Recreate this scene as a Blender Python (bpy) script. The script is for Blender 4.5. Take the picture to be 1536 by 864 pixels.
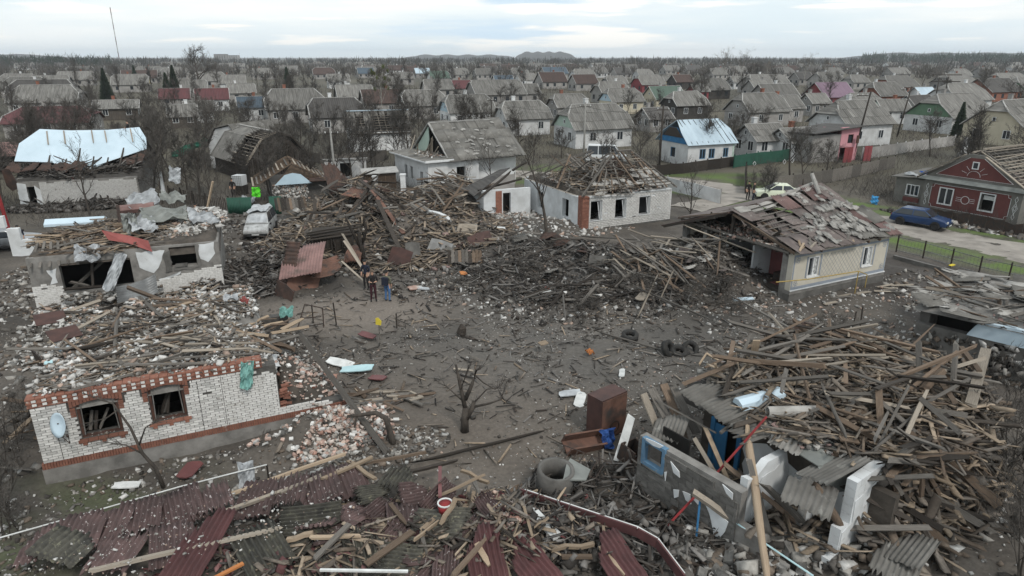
import bpy, math, random
import numpy as np
from mathutils import Vector, Matrix, Euler, Quaternion
random.seed(7); RNG = np.random.default_rng(11)
sc = bpy.context.scene
for o in list(bpy.data.objects): bpy.data.objects.remove(o)
C = sc.collection
R = math.radians
U = random.uniform
# ---------------------------------------------------------------- camera
FPX, CAMH = 1000.0, 12.6
PITCH = math.atan(347 / FPX)
cam = bpy.data.objects.new('camera', bpy.data.cameras.new('camera')); C.objects.link(cam)
cam.location = (0, 0, CAMH); cam.rotation_euler = (math.pi / 2 - PITCH, 0, 0)
cam.data.sensor_width = 36; cam.data.lens = FPX / 1536 * 36; cam.data.clip_end = 20000; cam.data.clip_start = .1
sc.camera = cam
# ---------------------------------------------------------------- daylight
SUN_EL, SUN_AZ = R(48), R(150)        # azimuth measured from +Y clockwise
w = bpy.data.worlds.new('World'); sc.world = w; w.use_nodes = True
nt = w.node_tree; N = nt.nodes; L = nt.links; N.clear()
out = N.new('ShaderNodeOutputWorld'); bg = N.new('ShaderNodeBackground'); bg.inputs[1].default_value = .1
sky = N.new('ShaderNodeTexSky'); sky.sky_type = 'NISHITA'; sky.sun_disc = False
sky.sun_elevation = SUN_EL; sky.sun_rotation = SUN_AZ; sky.air_density = 1.2; sky.dust_density = 2.0
tc = N.new('ShaderNodeTexCoord')
def wnoise(scl, loc, nscale, detail, lo, hi, rough=.55):
 mp = N.new('ShaderNodeMapping'); mp.inputs['Scale'].default_value = scl; mp.inputs['Location'].default_value = loc
 no = N.new('ShaderNodeTexNoise'); no.inputs['Scale'].default_value = nscale; no.inputs['Detail'].default_value = detail; no.inputs['Roughness'].default_value = rough
 mr = N.new('ShaderNodeMapRange'); mr.interpolation_type = 'SMOOTHSTEP'; mr.inputs[1].default_value = lo; mr.inputs[2].default_value = hi
 L.new(tc.outputs['Generated'], mp.inputs[0]); L.new(mp.outputs[0], no.inputs['Vector']); L.new(no.outputs[0], mr.inputs[0])
 return mr.outputs[0]
def wmix(f, a, b):
 m = N.new('ShaderNodeMix'); m.data_type = 'RGBA'
 if isinstance(f, (int, float)): m.inputs[0].default_value = f
 else: L.new(f, m.inputs[0])
 for s, v in ((6, a), (7, b)):
  if isinstance(v, tuple): m.inputs[s].default_value = (*v, 1)
  else: L.new(v, m.inputs[s])
 return m.outputs[2]
deck = wmix(wnoise((1, 1, 9), (.3, .1, .2), 2.2, 5, .35, .7), (6.3, 7.2, 7.7), (8.2, 8.35, 8.25))      # cloud deck (x 0.1 strength)
base = wmix(.88, sky.outputs[0], deck)
gap = wnoise((1, 1, 14), (2.3, .4, 1.05), 1.5, 6, .56, .68)                                             # thinner, bluer gaps
base = wmix(gap, base, (5.0, 6.2, 7.2))
puff = wnoise((1, 1, 11), (.9, 3.6, .1), 4.2, 6, .55, .64, .5)
base = wmix(puff, base, (8.4, 8.2, 7.7))
L.new(base, bg.inputs[0]); L.new(bg.outputs[0], out.inputs[0])
sd = bpy.data.lights.new('sun', 'SUN'); sd.energy = 1.4; sd.angle = R(11); sd.color = (1, .96, .9)
sun = bpy.data.objects.new('sun', sd); C.objects.link(sun)
sdir = Vector((math.sin(SUN_AZ) * math.cos(SUN_EL), math.cos(SUN_AZ) * math.cos(SUN_EL), math.sin(SUN_EL)))
sun.rotation_euler = sdir.to_track_quat('Z', 'Y').to_euler()
sc.view_settings.view_transform = 'Standard'; sc.view_settings.look = 'None'; sc.view_settings.gamma = 1
sc.view_settings.use_curve_mapping = False; sc.view_settings.exposure = 0.5
sc.cycles.max_bounces = 4; sc.cycles.diffuse_bounces = 3; sc.cycles.volume_bounces = 1; sc.cycles.transparent_max_bounces = 4
sc.cycles.use_denoising = True; sc.cycles.caustics_reflective = False; sc.cycles.caustics_refractive = False
# ---------------------------------------------------------------- helpers
def at(px, py, z=0.0):
 """survey: the place on the level z that the photograph shows at this picture point"""
 u = (px - 768) / FPX; v = (432 - py) / FPX
 d = Vector((u, math.cos(PITCH) + v * math.sin(PITCH), -math.sin(PITCH) + v * math.cos(PITCH)))
 t = (z - CAMH) / d.z
 return Vector((d.x * t, d.y * t, z))
def atd(px, py, dist):
 """the place at that picture point at ground distance dist"""
 u = (px - 768) / FPX; v = (432 - py) / FPX
 d = Vector((u, math.cos(PITCH) + v * math.sin(PITCH), -math.sin(PITCH) + v * math.cos(PITCH)))
 t = dist / d.y
 return Vector((d.x * t, d.y * t, CAMH + d.z * t))
def project(p):
 z = p[2] - CAMH; ww = p[1] * math.cos(PITCH) - z * math.sin(PITCH); v = p[1] * math.sin(PITCH) + z * math.cos(PITCH)
 return 768 + FPX * p[0] / ww, 432 - FPX * v / ww
class MB:
 """collects shapes for one mesh object"""
 def __init__(s): s.v = []; s.f = []
 def add(s, vs, fs):
  n = len(s.v); s.v += [tuple(v) for v in vs]; s.f += [tuple(i + n for i in f) for f in fs]; return s
 def bx(s, x0, x1, y0, y1, z0, z1):
  vs = [(x, y, z) for x in (x0, x1) for y in (y0, y1) for z in (z0, z1)]
  return s.add(vs, [(0, 1, 3, 2), (4, 6, 7, 5), (0, 4, 5, 1), (2, 3, 7, 6), (0, 2, 6, 4), (1, 5, 7, 3)])
 def bar(s, p, q, w=.1, h=.1, roll=0.0, jag=0.0):
  p, q = Vector(p), Vector(q); d = (q - p)
  if d.length < 1e-6: return s
  d.normalize(); up = Vector((0, 0, 1)) if abs(d.z) < .95 else Vector((1, 0, 0))
  a = d.cross(up).normalized(); b = a.cross(d)
  if roll:
   a, b = a * math.cos(roll) + b * math.sin(roll), b * math.cos(roll) - a * math.sin(roll)
  a = a * w / 2; b = b * h / 2
  vs = [p - a - b, p + a - b, p + a + b, p - a + b, q - a - b, q + a - b, q + a + b, q - a + b]
  if jag: vs = [v + d * U(-jag, jag) for v in vs]
  return s.add(vs, [(3, 2, 1, 0), (4, 5, 6, 7), (0, 1, 5, 4), (1, 2, 6, 5), (2, 3, 7, 6), (3, 0, 4, 7)])
 def tube(s, pts, rad, n=6, cap=True):
  pts = [Vector(p) for p in pts]; rings = []; vs = []; fs = []
  for i, p in enumerate(pts):
   d = (pts[min(i + 1, len(pts) - 1)] - pts[max(i - 1, 0)]); d.normalize()
   up = Vector((0, 0, 1)) if abs(d.z) < .9 else Vector((1, 0, 0))
   a = d.cross(up).normalized(); b = a.cross(d); r = rad[i] if isinstance(rad, (list, tuple)) else rad
   for k in range(n):
    t = 2 * math.pi * k / n; vs.append(p + a * (r * math.cos(t)) + b * (r * math.sin(t)))
  for i in range(len(pts) - 1):
   for k in range(n):
    fs.append((i * n + k, i * n + (k + 1) % n, (i + 1) * n + (k + 1) % n, (i + 1) * n + k))
  if cap: fs.append(tuple(range(n))[::-1]); fs.append(tuple((len(pts) - 1) * n + k for k in range(n)))
  return s.add(vs, fs)
 def ring(s, c, ax, r0, r1, h, n=16):
  """hollow ring (tyre, well ring): inner r0, outer r1, length h along ax"""
  c = Vector(c); ax = Vector(ax).normalized(); up = Vector((0, 0, 1)) if abs(ax.z) < .9 else Vector((1, 0, 0))
  a = ax.cross(up).normalized(); b = a.cross(ax); vs = []; fs = []
  for r, z in ((r1, -h / 2), (r1, h / 2), (r0, h / 2), (r0, -h / 2)):
   for k in range(n):
    t = 2 * math.pi * k / n; vs.append(c + (a * math.cos(t) + b * math.sin(t)) * r + ax * z)
  for j in range(4):
   for k in range(n): fs.append((j * n + k, j * n + (k + 1) % n, ((j + 1) % 4) * n + (k + 1) % n, ((j + 1) % 4) * n + k))
  return s.add(vs, fs)
 def slab(s, poly, n, t):
  """a polygon given thickness t along direction n"""
  n = Vector(n).normalized() * t; k = len(poly); a = [Vector(p) for p in poly]; b = [p + n for p in a]
  return s.add(a + b, [tuple(range(k))[::-1], tuple(range(k, 2 * k))] + [(i, (i + 1) % k, k + (i + 1) % k, k + i) for i in range(k)])
 def mesh(s, name, m=None, smooth=False):
  me = bpy.data.meshes.new(name); me.from_pydata([tuple(v) for v in s.v], [], s.f)
  if m: me.materials.append(m)
  if smooth: me.polygons.foreach_set('use_smooth', [True] * len(me.polygons))
  me.update(); return me
 def build(s, name, m, parent=None, smooth=False, **k):
  return link(name, s.mesh(name, m, smooth), parent, **k)
def props(o, label=None, cat=None, group=None, kind=None, category=None):
 cat = cat or category
 if label: o['label'] = label
 if cat: o['category'] = cat
 if group: o['group'] = group
 if kind: o['kind'] = kind
 return o
def link(name, me, parent=None, loc=None, rot=None, scale=None, **k):
 o = bpy.data.objects.new(name, me); C.objects.link(o)
 if parent is not None: o.parent = parent
 if loc is not None: o.location = loc
 if rot is not None: o.rotation_euler = rot
 if scale is not None: o.scale = scale
 return props(o, **k)
def thing(name, label, cat, loc=(0, 0, 0), rz=0.0, group=None):
 o = bpy.data.objects.new(name, None); C.objects.link(o); o.empty_display_size = .2
 o.location = loc; o.rotation_euler = (0, 0, rz); return props(o, label, cat, group)
def copy_tree(o, parent=None):
 c = o.copy(); C.objects.link(c)
 if parent is not None: c.parent = parent
 for ch in KIDS.get(o.name, ()): copy_tree(ch, c)
 return c
KIDS = {}
def kids(o):
 KIDS[o.name] = [c for c in C.objects if c.parent == o]
 for c in KIDS[o.name]: kids(c)
 return o
# ---------------------------------------------------------------- materials
def lin(r, g, b):
 f = lambda c: (c / 255 / 12.92) if c <= 10 else ((c / 255 + .055) / 1.055) ** 2.4
 return (f(r), f(g), f(b))
def mk(name, c1, c2=None, scale=3.0, detail=5, rough=.9, bump=.15, bscale=None, rnd=.0, stretch=(1, 1, 1), metal=0.0,
 spots=None, sscale=8, slo=.6, shi=.66, attr=None, spec=.25, lo=.35, hi=.65, wave=None):
 m = bpy.data.materials.new(name); m.use_nodes = True; n = m.node_tree.nodes; l = m.node_tree.links
 b = n['Principled BSDF']; b.inputs['Roughness'].default_value = rough; b.inputs['Metallic'].default_value = metal
 b.inputs['Specular IOR Level'].default_value = spec
 t = n.new('ShaderNodeTexCoord'); mp = n.new('ShaderNodeMapping'); mp.inputs['Scale'].default_value = stretch
 l.new(t.outputs['Object'], mp.inputs[0]); vec = mp.outputs[0]
 def noise(s, d=5, ro=.6):
  x = n.new('ShaderNodeTexNoise'); x.inputs['Scale'].default_value = s; x.inputs['Detail'].default_value = d; x.inputs['Roughness'].default_value = ro
  l.new(vec, x.inputs['Vector']); return x.outputs[0]
 def rng(x, a, c):
  r = n.new('ShaderNodeMapRange'); r.inputs[1].default_value = a; r.inputs[2].default_value = c; l.new(x, r.inputs[0]); return r.outputs[0]
 def mix(f, a, c):
  x = n.new('ShaderNodeMix'); x.data_type = 'RGBA'; l.new(f, x.inputs[0])
  for s, v in ((6, a), (7, c)):
   if isinstance(v, tuple): x.inputs[s].default_value = (*v, 1)
   else: l.new(v, x.inputs[s])
  return x.outputs[2]
 if rnd or True:
  oi = n.new('ShaderNodeObjectInfo')
 if rnd:                                             # every object cuts its own piece out of the pattern
  ad = n.new('ShaderNodeVectorMath'); ad.operation = 'MULTIPLY_ADD'
  l.new(oi.outputs['Random'], ad.inputs[0]); ad.inputs[1].default_value = (37, 53, 71); l.new(mp.outputs[0], ad.inputs[2]); vec = ad.outputs[0]
 nz = noise(scale, detail)
 if attr:
  at_ = n.new('ShaderNodeAttribute'); at_.attribute_name = attr
  hv = n.new('ShaderNodeHueSaturation'); l.new(at_.outputs['Color'], hv.inputs['Color']); l.new(rng(nz, .2, .8), hv.inputs['Value'])
  r = n.nodes if False else None
  mr = n.new('ShaderNodeMapRange'); mr.inputs[1].default_value = .25; mr.inputs[2].default_value = .75; mr.inputs[3].default_value = .7; mr.inputs[4].default_value = 1.25
  l.new(nz, mr.inputs[0]); l.new(mr.outputs[0], hv.inputs['Value']); col = hv.outputs[0]
 else:
  col = mix(rng(nz, lo, hi), c1, c2 or tuple(c * .7 for c in c1))
 if spots: col = mix(rng(noise(sscale, 4), slo, shi), col, spots)
 if rnd:
  hv = n.new('ShaderNodeHueSaturation'); mr = n.new('ShaderNodeMapRange'); mr.inputs[3].default_value = 1 - rnd; mr.inputs[4].default_value = 1 + rnd
  l.new(oi.outputs['Random'], mr.inputs[0]); l.new(mr.outputs[0], hv.inputs['Value']); l.new(col, hv.inputs['Color']); col = hv.outputs[0]
 l.new(col, b.inputs['Base Color'])
 if bump:
  bp = n.new('ShaderNodeBump'); bp.inputs['Strength'].default_value = bump; bp.inputs['Distance'].default_value = .05
  l.new(noise(bscale or scale * 4, 4), bp.inputs['Height']); nrm = bp.outputs[0]
  if wave:                                        # far slate: the corrugation as fine relief
   wv = n.new('ShaderNodeTexWave'); wv.bands_direction = wave[0]; wv.inputs['Scale'].default_value = wave[1]; l.new(t.outputs['Object'], wv.inputs['Vector'])
   b2 = n.new('ShaderNodeBump'); b2.inputs['Strength'].default_value = .5; b2.inputs['Distance'].default_value = .05
   l.new(wv.outputs[1], b2.inputs['Height']); l.new(nrm, b2.inputs['Normal']); nrm = b2.outputs[0]
  l.new(nrm, b.inputs['Normal'])
 return m
M = {}
def addm(name, *a, **k): M[name] = mk(name, *a, **k)
g = lambda v: (v, v, v)
addm('wood_grey', (.165, .152, .136), (.066, .059, .052), scale=2, stretch=(2, 14, 14), rnd=.35, bump=.3)
addm('wood_brown', (.175, .130, .095), (.075, .054, .040), scale=2, stretch=(2, 14, 14), rnd=.35, bump=.3)
addm('wood_fresh', (.36, .285, .205), (.21, .155, .11), scale=2, stretch=(2, 14, 14), rnd=.3, bump=.2)
addm('wood_dark', (.055, .046, .038), (.02, .017, .015), scale=2, stretch=(2, 14, 14), rnd=.35, bump=.3)
addm('wood_pale', (.33, .29, .24), (.17, .145, .117), scale=2, stretch=(2, 14, 14), rnd=.25, bump=.25)
addm('brick_white', (.60, .59, .57), (.45, .44, .42), scale=5, rnd=.24, bump=.25, spots=(.20, .18, .16), sscale=3, slo=.63, shi=.75)
addm('brick_red', (.245, .112, .078), (.165, .075, .055), scale=5, rnd=.22, bump=.25, spots=(.36, .30, .26), sscale=4, slo=.62, shi=.72)
addm('brick_pink', (.42, .30, .25), (.31, .19, .15), scale=5, rnd=.25, bump=.25, spots=(.5, .45, .41), sscale=3, slo=.5, shi=.62)
addm('mortar', (.10, .095, .088), (.06, .056, .052), scale=6, bump=.3)
addm('concrete', (.155, .149, .139), (.085, .081, .075), scale=1.4, rnd=.18, bump=.25, bscale=14)
addm('plaster_white', (.62, .64, .65), (.47, .48, .48), scale=1.1, rnd=.05, bump=.08, bscale=12, spots=(.24, .22, .2), sscale=1.7, slo=.66, shi=.78)
addm('plaster_grey', (.24, .23, .215), (.13, .124, .115), scale=1.6, bump=.35, bscale=8)
addm('plaster_cream', (.50, .47, .40), (.44, .41, .345), scale=1.5, bump=.05, spots=(.3, .28, .24), sscale=1.2, slo=.66, shi=.8)
addm('adobe', (.088, .075, .063), (.042, .037, .032), scale=1.8, bump=.6, bscale=7)
addm('dark_shade', (.022, .02, .018), (.01, .01, .009), scale=1)  # near black: shade of interiors and openings put into the colour; settling joints too
addm('glass', (.03, .036, .042), (.02, .023, .028), scale=.6, rough=.12, bump=0, spec=.5)
addm('frame_white', (.66, .67, .67), (.55, .56, .56), scale=4, rough=.5, bump=0)
addm('frame_brown', (.09, .045, .033), (.05, .03, .025), scale=4, bump=.1)
addm('frame_blue', (.11, .21, .31), (.085, .155, .235), scale=4, bump=.2, spots=(.25, .25, .24), sscale=5, slo=.6, shi=.66)
addm('slate', (.165, .158, .145), (.095, .09, .082), scale=.9, detail=8, rnd=.16, bump=.3, spots=(.26, .255, .235), sscale=2.2, slo=.6, shi=.75)
addm('slate_pale', (.34, .33, .31), (.22, .21, .195), scale=2.0, detail=8, rnd=.2, bump=.3)
addm('slate_pink', (.168, .141, .132), (.11, .093, .087), scale=1.5, detail=8, rnd=.22, bump=.3, spots=(.29, .26, .235), sscale=2.5, slo=.58, shi=.75)
addm('slate_red', (.165, .108, .10), (.12, .08, .075), scale=1.5, detail=8, rnd=.2, bump=.3)
addm('slate_maroon', (.108, .072, .069), (.066, .048, .046), scale=2.2, detail=8, rnd=.22, bump=.3, spots=(.40, .36, .35), sscale=9, slo=.635, shi=.66)
addm('slate_red_wet', (.10, .044, .044), (.07, .034, .034), scale=2.2, detail=8, rnd=.12, bump=.2, rough=.7)
addm('slate_moss', (.092, .088, .072), (.042, .041, .037), scale=3, detail=8, rnd=.25, bump=.4, spots=(.17, .165, .12), sscale=5, slo=.58, shi=.72)
addm('rust', (.16, .085, .062), (.08, .05, .04), scale=2.0, detail=8, rnd=.2, bump=.3, rough=.8, spots=(.05, .045, .042), sscale=1.0, slo=.55, shi=.7)
addm('rust_pink', (.24, .145, .132), (.15, .09, .082), scale=1.2, detail=8, rnd=.1, bump=.2, rough=.7, spots=(.10, .075, .065), sscale=.8, slo=.56, shi=.7)
addm('rust_dark', (.075, .045, .035), (.035, .027, .024), scale=2.0, rnd=.2, bump=.3, rough=.75)
addm('metal_grey', (.21, .215, .215), (.13, .13, .128), scale=2, rough=.5, metal=.3, rnd=.15, bump=.1)
addm('metal_blue', (.50, .62, .70), (.42, .54, .62), scale=.9, rough=.45, metal=.0, bump=.05, spec=.4)
addm('metal_brown', (.085, .045, .038), (.05, .03, .027), scale=2, rough=.6, bump=.1)
addm('iron', (.03, .028, .027), (.055, .035, .026), scale=6, rough=.7, bump=.1)
addm('pipe_yellow', (.40, .29, .08), (.28, .2, .07), scale=6, rough=.6, bump=0)
addm('paint_red', (.25, .028, .03), (.17, .022, .023), scale=3, rough=.6, bump=.05)
addm('tarp_blue', (.50, .60, .67), (.42, .52, .585), scale=.5, rough=.5, bump=.25, bscale=.9)
addm('tarp_grey', (.225, .235, .22), (.14, .148, .14), scale=1.2, rough=.6, bump=.3, bscale=3, rnd=.1)
addm('film', (.42, .44, .455), (.25, .26, .27), scale=2.2, rough=.4, bump=.5, bscale=4, rnd=.12)
addm('cloth_red', (.28, .085, .075), (.2, .06, .055), scale=1.2, rough=.7, bump=.3, bscale=4)
addm('cloth_teal', (.20, .38, .34), (.13, .28, .26), scale=3, bump=.3)
addm('cloth_blue', (.04, .11, .33), (.03, .07, .22), scale=3, bump=.3)
addm('green_net', (.035, .15, .10), (.025, .10, .07), scale=6, bump=.3)
addm('green_paint', (.025, .085, .06), (.02, .065, .046), scale=1.2, bump=.05, rough=.6)
addm('green_bright', (.10, .55, .03), (.08, .45, .03), scale=3, bump=.2)
addm('orange', (.45, .18, .06), (.33, .13, .05), scale=4)
addm('yellow', (.62, .50, .05), (.5, .4, .05), scale=4)
addm('sky_panel', (.44, .62, .65), (.36, .52, .55), scale=2, rough=.6, bump=.05)
addm('door_red', (.16, .062, .06), (.12, .05, .05), scale=2, rough=.5, bump=.05, rnd=.2)
addm('white_board', (.62, .63, .62), (.47, .48, .47), scale=3, rnd=.12, bump=.05)
addm('blue_paint', (.04, .16, .32), (.03, .12, .24), scale=2, bump=.15)
addm('bark', (.075, .064, .054), (.036, .031, .027), scale=5, stretch=(1, 1, .35), bump=.5)
addm('twig', (.085, .076, .068), (.05, .046, .041), scale=2, bump=0, rnd=.28)
addm('twig_light', (.14, .12, .095), (.085, .073, .06), scale=2, bump=0, rnd=.25)
addm('birch', (.36, .34, .31), (.2, .19, .17), scale=3, bump=.1)
addm('needles', (.035, .05, .03), (.018, .026, .018), scale=2, bump=0, rnd=.2)
addm('mistletoe', (.10, .115, .035), (.06, .075, .025), scale=2, bump=0)
addm('reed', (.24, .21, .12), (.15, .135, .08), scale=2, bump=0)
addm('grass', (.075, .10, .035), (.052, .07, .03), scale=2, bump=0)
addm('car_wreck', (.42, .43, .43), (.20, .20, .195), scale=1.6, rough=.5, bump=.3, bscale=3, spots=(.10, .095, .09), sscale=2.2, slo=.55, shi=.68)
addm('tyre', (.02, .02, .02), (.035, .033, .03), scale=6, rough=.8)
addm('haze_wood', (.07, .067, .06), (.05, .048, .044), scale=.02, bump=0)
addm('rubble', g(.3), attr='Col', scale=9, bump=.3)
addm('car_blue', (.012, .036, .10), (.010, .031, .09), scale=1, rough=.25, bump=0, spec=.5)
addm('car_white', (.60, .62, .63), (.55, .57, .58), scale=1, rough=.35, bump=0, spec=.5, spots=(.42, .42, .40), sscale=3, slo=.62, shi=.8)
addm('car_green', (.62, .66, .52), (.57, .61, .47), scale=1, rough=.3, bump=0, spec=.5)
addm('rubber', (.018, .018, .018), (.025, .025, .025), scale=3)
addm('chrome', (.4, .41, .42), (.3, .31, .32), scale=3, rough=.35, metal=.6, bump=0)
addm('lamp_glass', (.5, .5, .5), (.42, .42, .42), scale=3, rough=.15, bump=0)
addm('skin', (.42, .26, .19), (.38, .23, .165), scale=5, bump=0)
addm('pole_concrete', (.26, .255, .24), (.19, .185, .175), scale=2, bump=.1)
# ---------------------------------------------------------------- terrain
_ph = RNG.uniform(0, 6.28, (40,)); _an = RNG.uniform(0, 6.28, (40,))
def wob(x, y, k0, n=6, s=0):
 """smooth random relief, about -1..1"""
 z = 0
 for i in range(n):
  k = k0 * 1.75 ** (i * .5); a = _an[(i * 3 + s) % 40]
  z = z + np.sin(k * (x * np.cos(a) + y * np.sin(a)) + _ph[(i * 7 + s) % 40]) / (1 + .45 * i)
 return z / 2.4
MOUNDS = [  # x, y, rx, ry, turn, height
 (8.6, 38.2, 5.0, 4.0, .3, 1.25), (5.0, 41, 4, 3, 0, .8), (12.2, 37.0, 3.0, 2.6, .5, 1.1), (12.6, 41.0, 2.2, 3.2, .4, 1.5), (1.0, 43.5, 4, 3, 0, .7),
 (1.8, 38.0, 2.6, 1.8, .1, -.5), (4.3, 34.2, 3.2, 1.1, .2, .55), (-9.0, 45.5, 5.5, 3.5, .1, 1.8), (-12.0, 52.5, 5.2, 4.2, -.2, 2.9), (-5.4, 57.5, 4.6, 3.8, .3, 2.1),
 (-3.5, 46.5, 5, 3, .2, .8), (-13.5, 41.0, 3.5, 2.5, 0, .7), (-6.3, 20.6, 2.6, 1.6, .35, .75), (-8.4, 19.0, 2.2, .9, .45, .4), (-4.4, 13.6, 7.5, 2.2, .22, .75), (1.0, 14.4, 2.6, 2.0, 0, .7),
 (2.6, 16.2, 1.8, 1.2, 0, -.3), (6.9, 14.2, 2.6, 2.0, 0, .45), (12.0, 14.0, 4, 2.6, -.4, .6), (-16.6, 27.5, 1.6, 5, .4, .6), (-27, 29, 4, 4, 0, .7), (15.5, 29.5, 3.0, 1.2, .4, .3),
 (-17.8, 36.5, 1.6, 3.5, .4, .8), (-0.6, 30.3, 5.0, 4.0, 0, -.22), (-19, 23, 3, 4, .3, .5), (-14, 46, 3, 3, 0, .6), (2.5, 50.5, 3.5, 3.0, .4, .6)]
def h(x, y):
 x = np.asarray(x, float); y = np.asarray(y, float)
 d = np.hypot(x - 2, (y - 36) * .8); near = np.clip(1 - (d - 30) / 25, 0, 1)
 z = near * (.09 * wob(x, y, .9, 6, 2) + .05 * wob(x, y, 2.6, 6, 9) + .025 * wob(x, y, 7., 5, 5))
 for mx, my, rx, ry, a, hh in MOUNDS:
  c, s = math.cos(a), math.sin(a); u = ((x - mx) * c + (y - my) * s) / rx; v = (-(x - mx) * s + (y - my) * c) / ry
  r = u * u + v * v
  z = z + hh * np.exp(-1.6 * r) * (1 + .28 * wob(x, y, 2.2, 6, 4))
 far = np.clip((y - 150) / 700, 0, 1); z = z + far * 1.2 * wob(x, y, .012, 4, 7)
 # garden beds: furrows east of the cream house
 gd = ((x > 21) & (x < 32) & (y > 26) & (y < 43)); z = z + np.where(gd, .05 * np.sin(2.6 * (x * .85 + y * .53)), 0)
 return z
def hz(x, y): return float(h(x, y))
def axis(a, b, st, lo, hi):
 v = list(np.arange(a, b + 1e-6, st)); s = st; p = b; t = []
 while p < hi: s *= 1.22; p += s; t.append(p)
 s = st; p = a; u = []
 while p > lo: s *= 1.22; p -= s; u.append(p)
 return np.array(u[::-1] + v + t)
gx = axis(-32, 36, .26, -7000, 7000); gy = axis(11, 66, .26, -40, 9000)
X, Y = np.meshgrid(gx, gy); Z = h(X, Y)
ny, nx = X.shape
vs = np.stack([X, Y, Z], -1).reshape(-1, 3)
ii = (np.arange(ny - 1)[:, None] * nx + np.arange(nx - 1)[None]).reshape(-1)
fs = np.stack([ii, ii + 1, ii + nx + 1, ii + nx], 1)
def np_mesh(name, vs, fs, m, smooth=False, col=None):
 me = bpy.data.meshes.new(name); nv = len(vs); k = fs.shape[1]
 me.vertices.add(nv); me.vertices.foreach_set('co', vs.astype(np.float32).ravel())
 me.loops.add(fs.size); me.loops.foreach_set('vertex_index', fs.astype(np.int32).ravel())
 me.polygons.add(len(fs)); me.polygons.foreach_set('loop_start', (np.arange(len(fs)) * k).astype(np.int32))
 try: me.polygons.foreach_set('loop_total', np.full(len(fs), k, np.int32))
 except Exception: pass
 if smooth: me.polygons.foreach_set('use_smooth', np.ones(len(fs), bool))
 me.materials.append(m); me.update(calc_edges=True)
 if col is not None:
  ca = me.color_attributes.new('Col', 'FLOAT_COLOR', 'POINT')
  c4 = np.ones((nv, 4), np.float32); c4[:, :3] = col; ca.data.foreach_set('color', c4.ravel())
 return me
def segd(x, y, pts):
 d = np.full(np.shape(x), 1e9)
 for (ax, ay), (bx, by) in zip(pts[:-1], pts[1:]):
  dx, dy = bx - ax, by - ay; t = np.clip(((x - ax) * dx + (y - ay) * dy) / (dx * dx + dy * dy), 0, 1)
  d = np.minimum(d, np.hypot(x - ax - t * dx, y - ay - t * dy))
 return d
ROAD = [(46, 26), (39, 37), (34.6, 43.6), (30.6, 51.0), (26.5, 58.5), (22.5, 66), (18.5, 71.0), (12, 73.5), (2, 75), (-8, 79)]
SPUR = [(23.5, 64.5), (18.5, 60.5), (15.2, 57.5)]
def ell(x, y, cx, cy, rx, ry, a=0, soft=.35):
 c, s = math.cos(a), math.sin(a); u = ((x - cx) * c + (y - cy) * s) / rx; v = (-(x - cx) * s + (y - cy) * c) / ry
 r = np.hypot(u, v); return np.clip((1 - r) / soft + .5, 0, 1)
def ground_colour(x, y):
 n1 = wob(x, y, .55, 6, 3); n2 = wob(x, y, 1.9, 6, 8)
 a = np.array([.114, .100, .086]); b = np.array([.055, .049, .043])
 f = np.clip(.5 + .5 * n1 + .3 * n2, 0, 1)[..., None]; c = a * f + b * (1 - f)
 def lay(c, m, k): return c * (1 - m[..., None]) + np.array(k) * m[..., None]
 c = lay(c, ell(x, y, -8.0, 32.6, 5, 2.6, .1, .8) * .8, (.175, .150, .128))           # trodden yard by the people
 c = lay(c, ell(x, y, -2.5, 22.5, 4.5, 4.5, .2, 1.) * .55, (.135, .113, .094))
 c = lay(c, ell(x, y, 3.5, 28, 9, 5, .1, 1.) * .4, (.125, .12, .112))                   # ash grey
 c = lay(c, ell(x, y, 4, 39, 10, 5, .1, .8) * .6, (.078, .073, .068))
 c = lay(c, ell(x, y, -13.5, 15.4, 4, 2.6, .45, .8) * np.clip(.5 + n2, 0, .8), (.062, .072, .038))
 far = np.clip((np.hypot(x, y - 30) - 38) / 25, 0, 1)
 fv = np.clip(.5 + .7 * wob(x, y, .09, 5, 12), 0, 1)[..., None]
 fc = np.array([.10, .088, .064]) * fv + np.array([.062, .058, .045]) * (1 - fv)
 c = c * (1 - far[..., None]) + fc * far[..., None]
 rd = segd(x, y, ROAD); gr = np.clip(1 - np.abs(rd - 4.2) / 2.8, 0, 1) * np.clip(.75 + .8 * n2, 0, 1)
 c = lay(c, np.clip(gr * 1.25, 0, 1), (.088, .128, .036))
 c = lay(c, ell(x, y, 21.5, 62.5, 1.9, 2.6, .5, .4) * 0 + ell(x, y, 20.4, 66.3, 2.6, 1.6, .2, .3), (.07, .105, .03))
 c = lay(c, ell(x, y, 23.0, 75.5, 7.5, 1.3, .1, .4), (.075, .105, .032))
 bed = ((x > 20.5) & (segd(x, y, [(26.2, 45), (31.5, 36.4), (40, 22)]) > 1.2) & (x < 33) & (y > 25) & (y < 44)).astype(float) * (rd > 5.2)
 c = lay(c, bed * .8, (.062, .055, .05))
 return c
addm('soil', g(.1), attr='Col', scale=7, detail=9, bump=.75, bscale=5)
ground = link('ground', np_mesh('ground', vs, fs, M['soil'], True, ground_colour(X, Y).reshape(-1, 3)), kind='structure')
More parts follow.
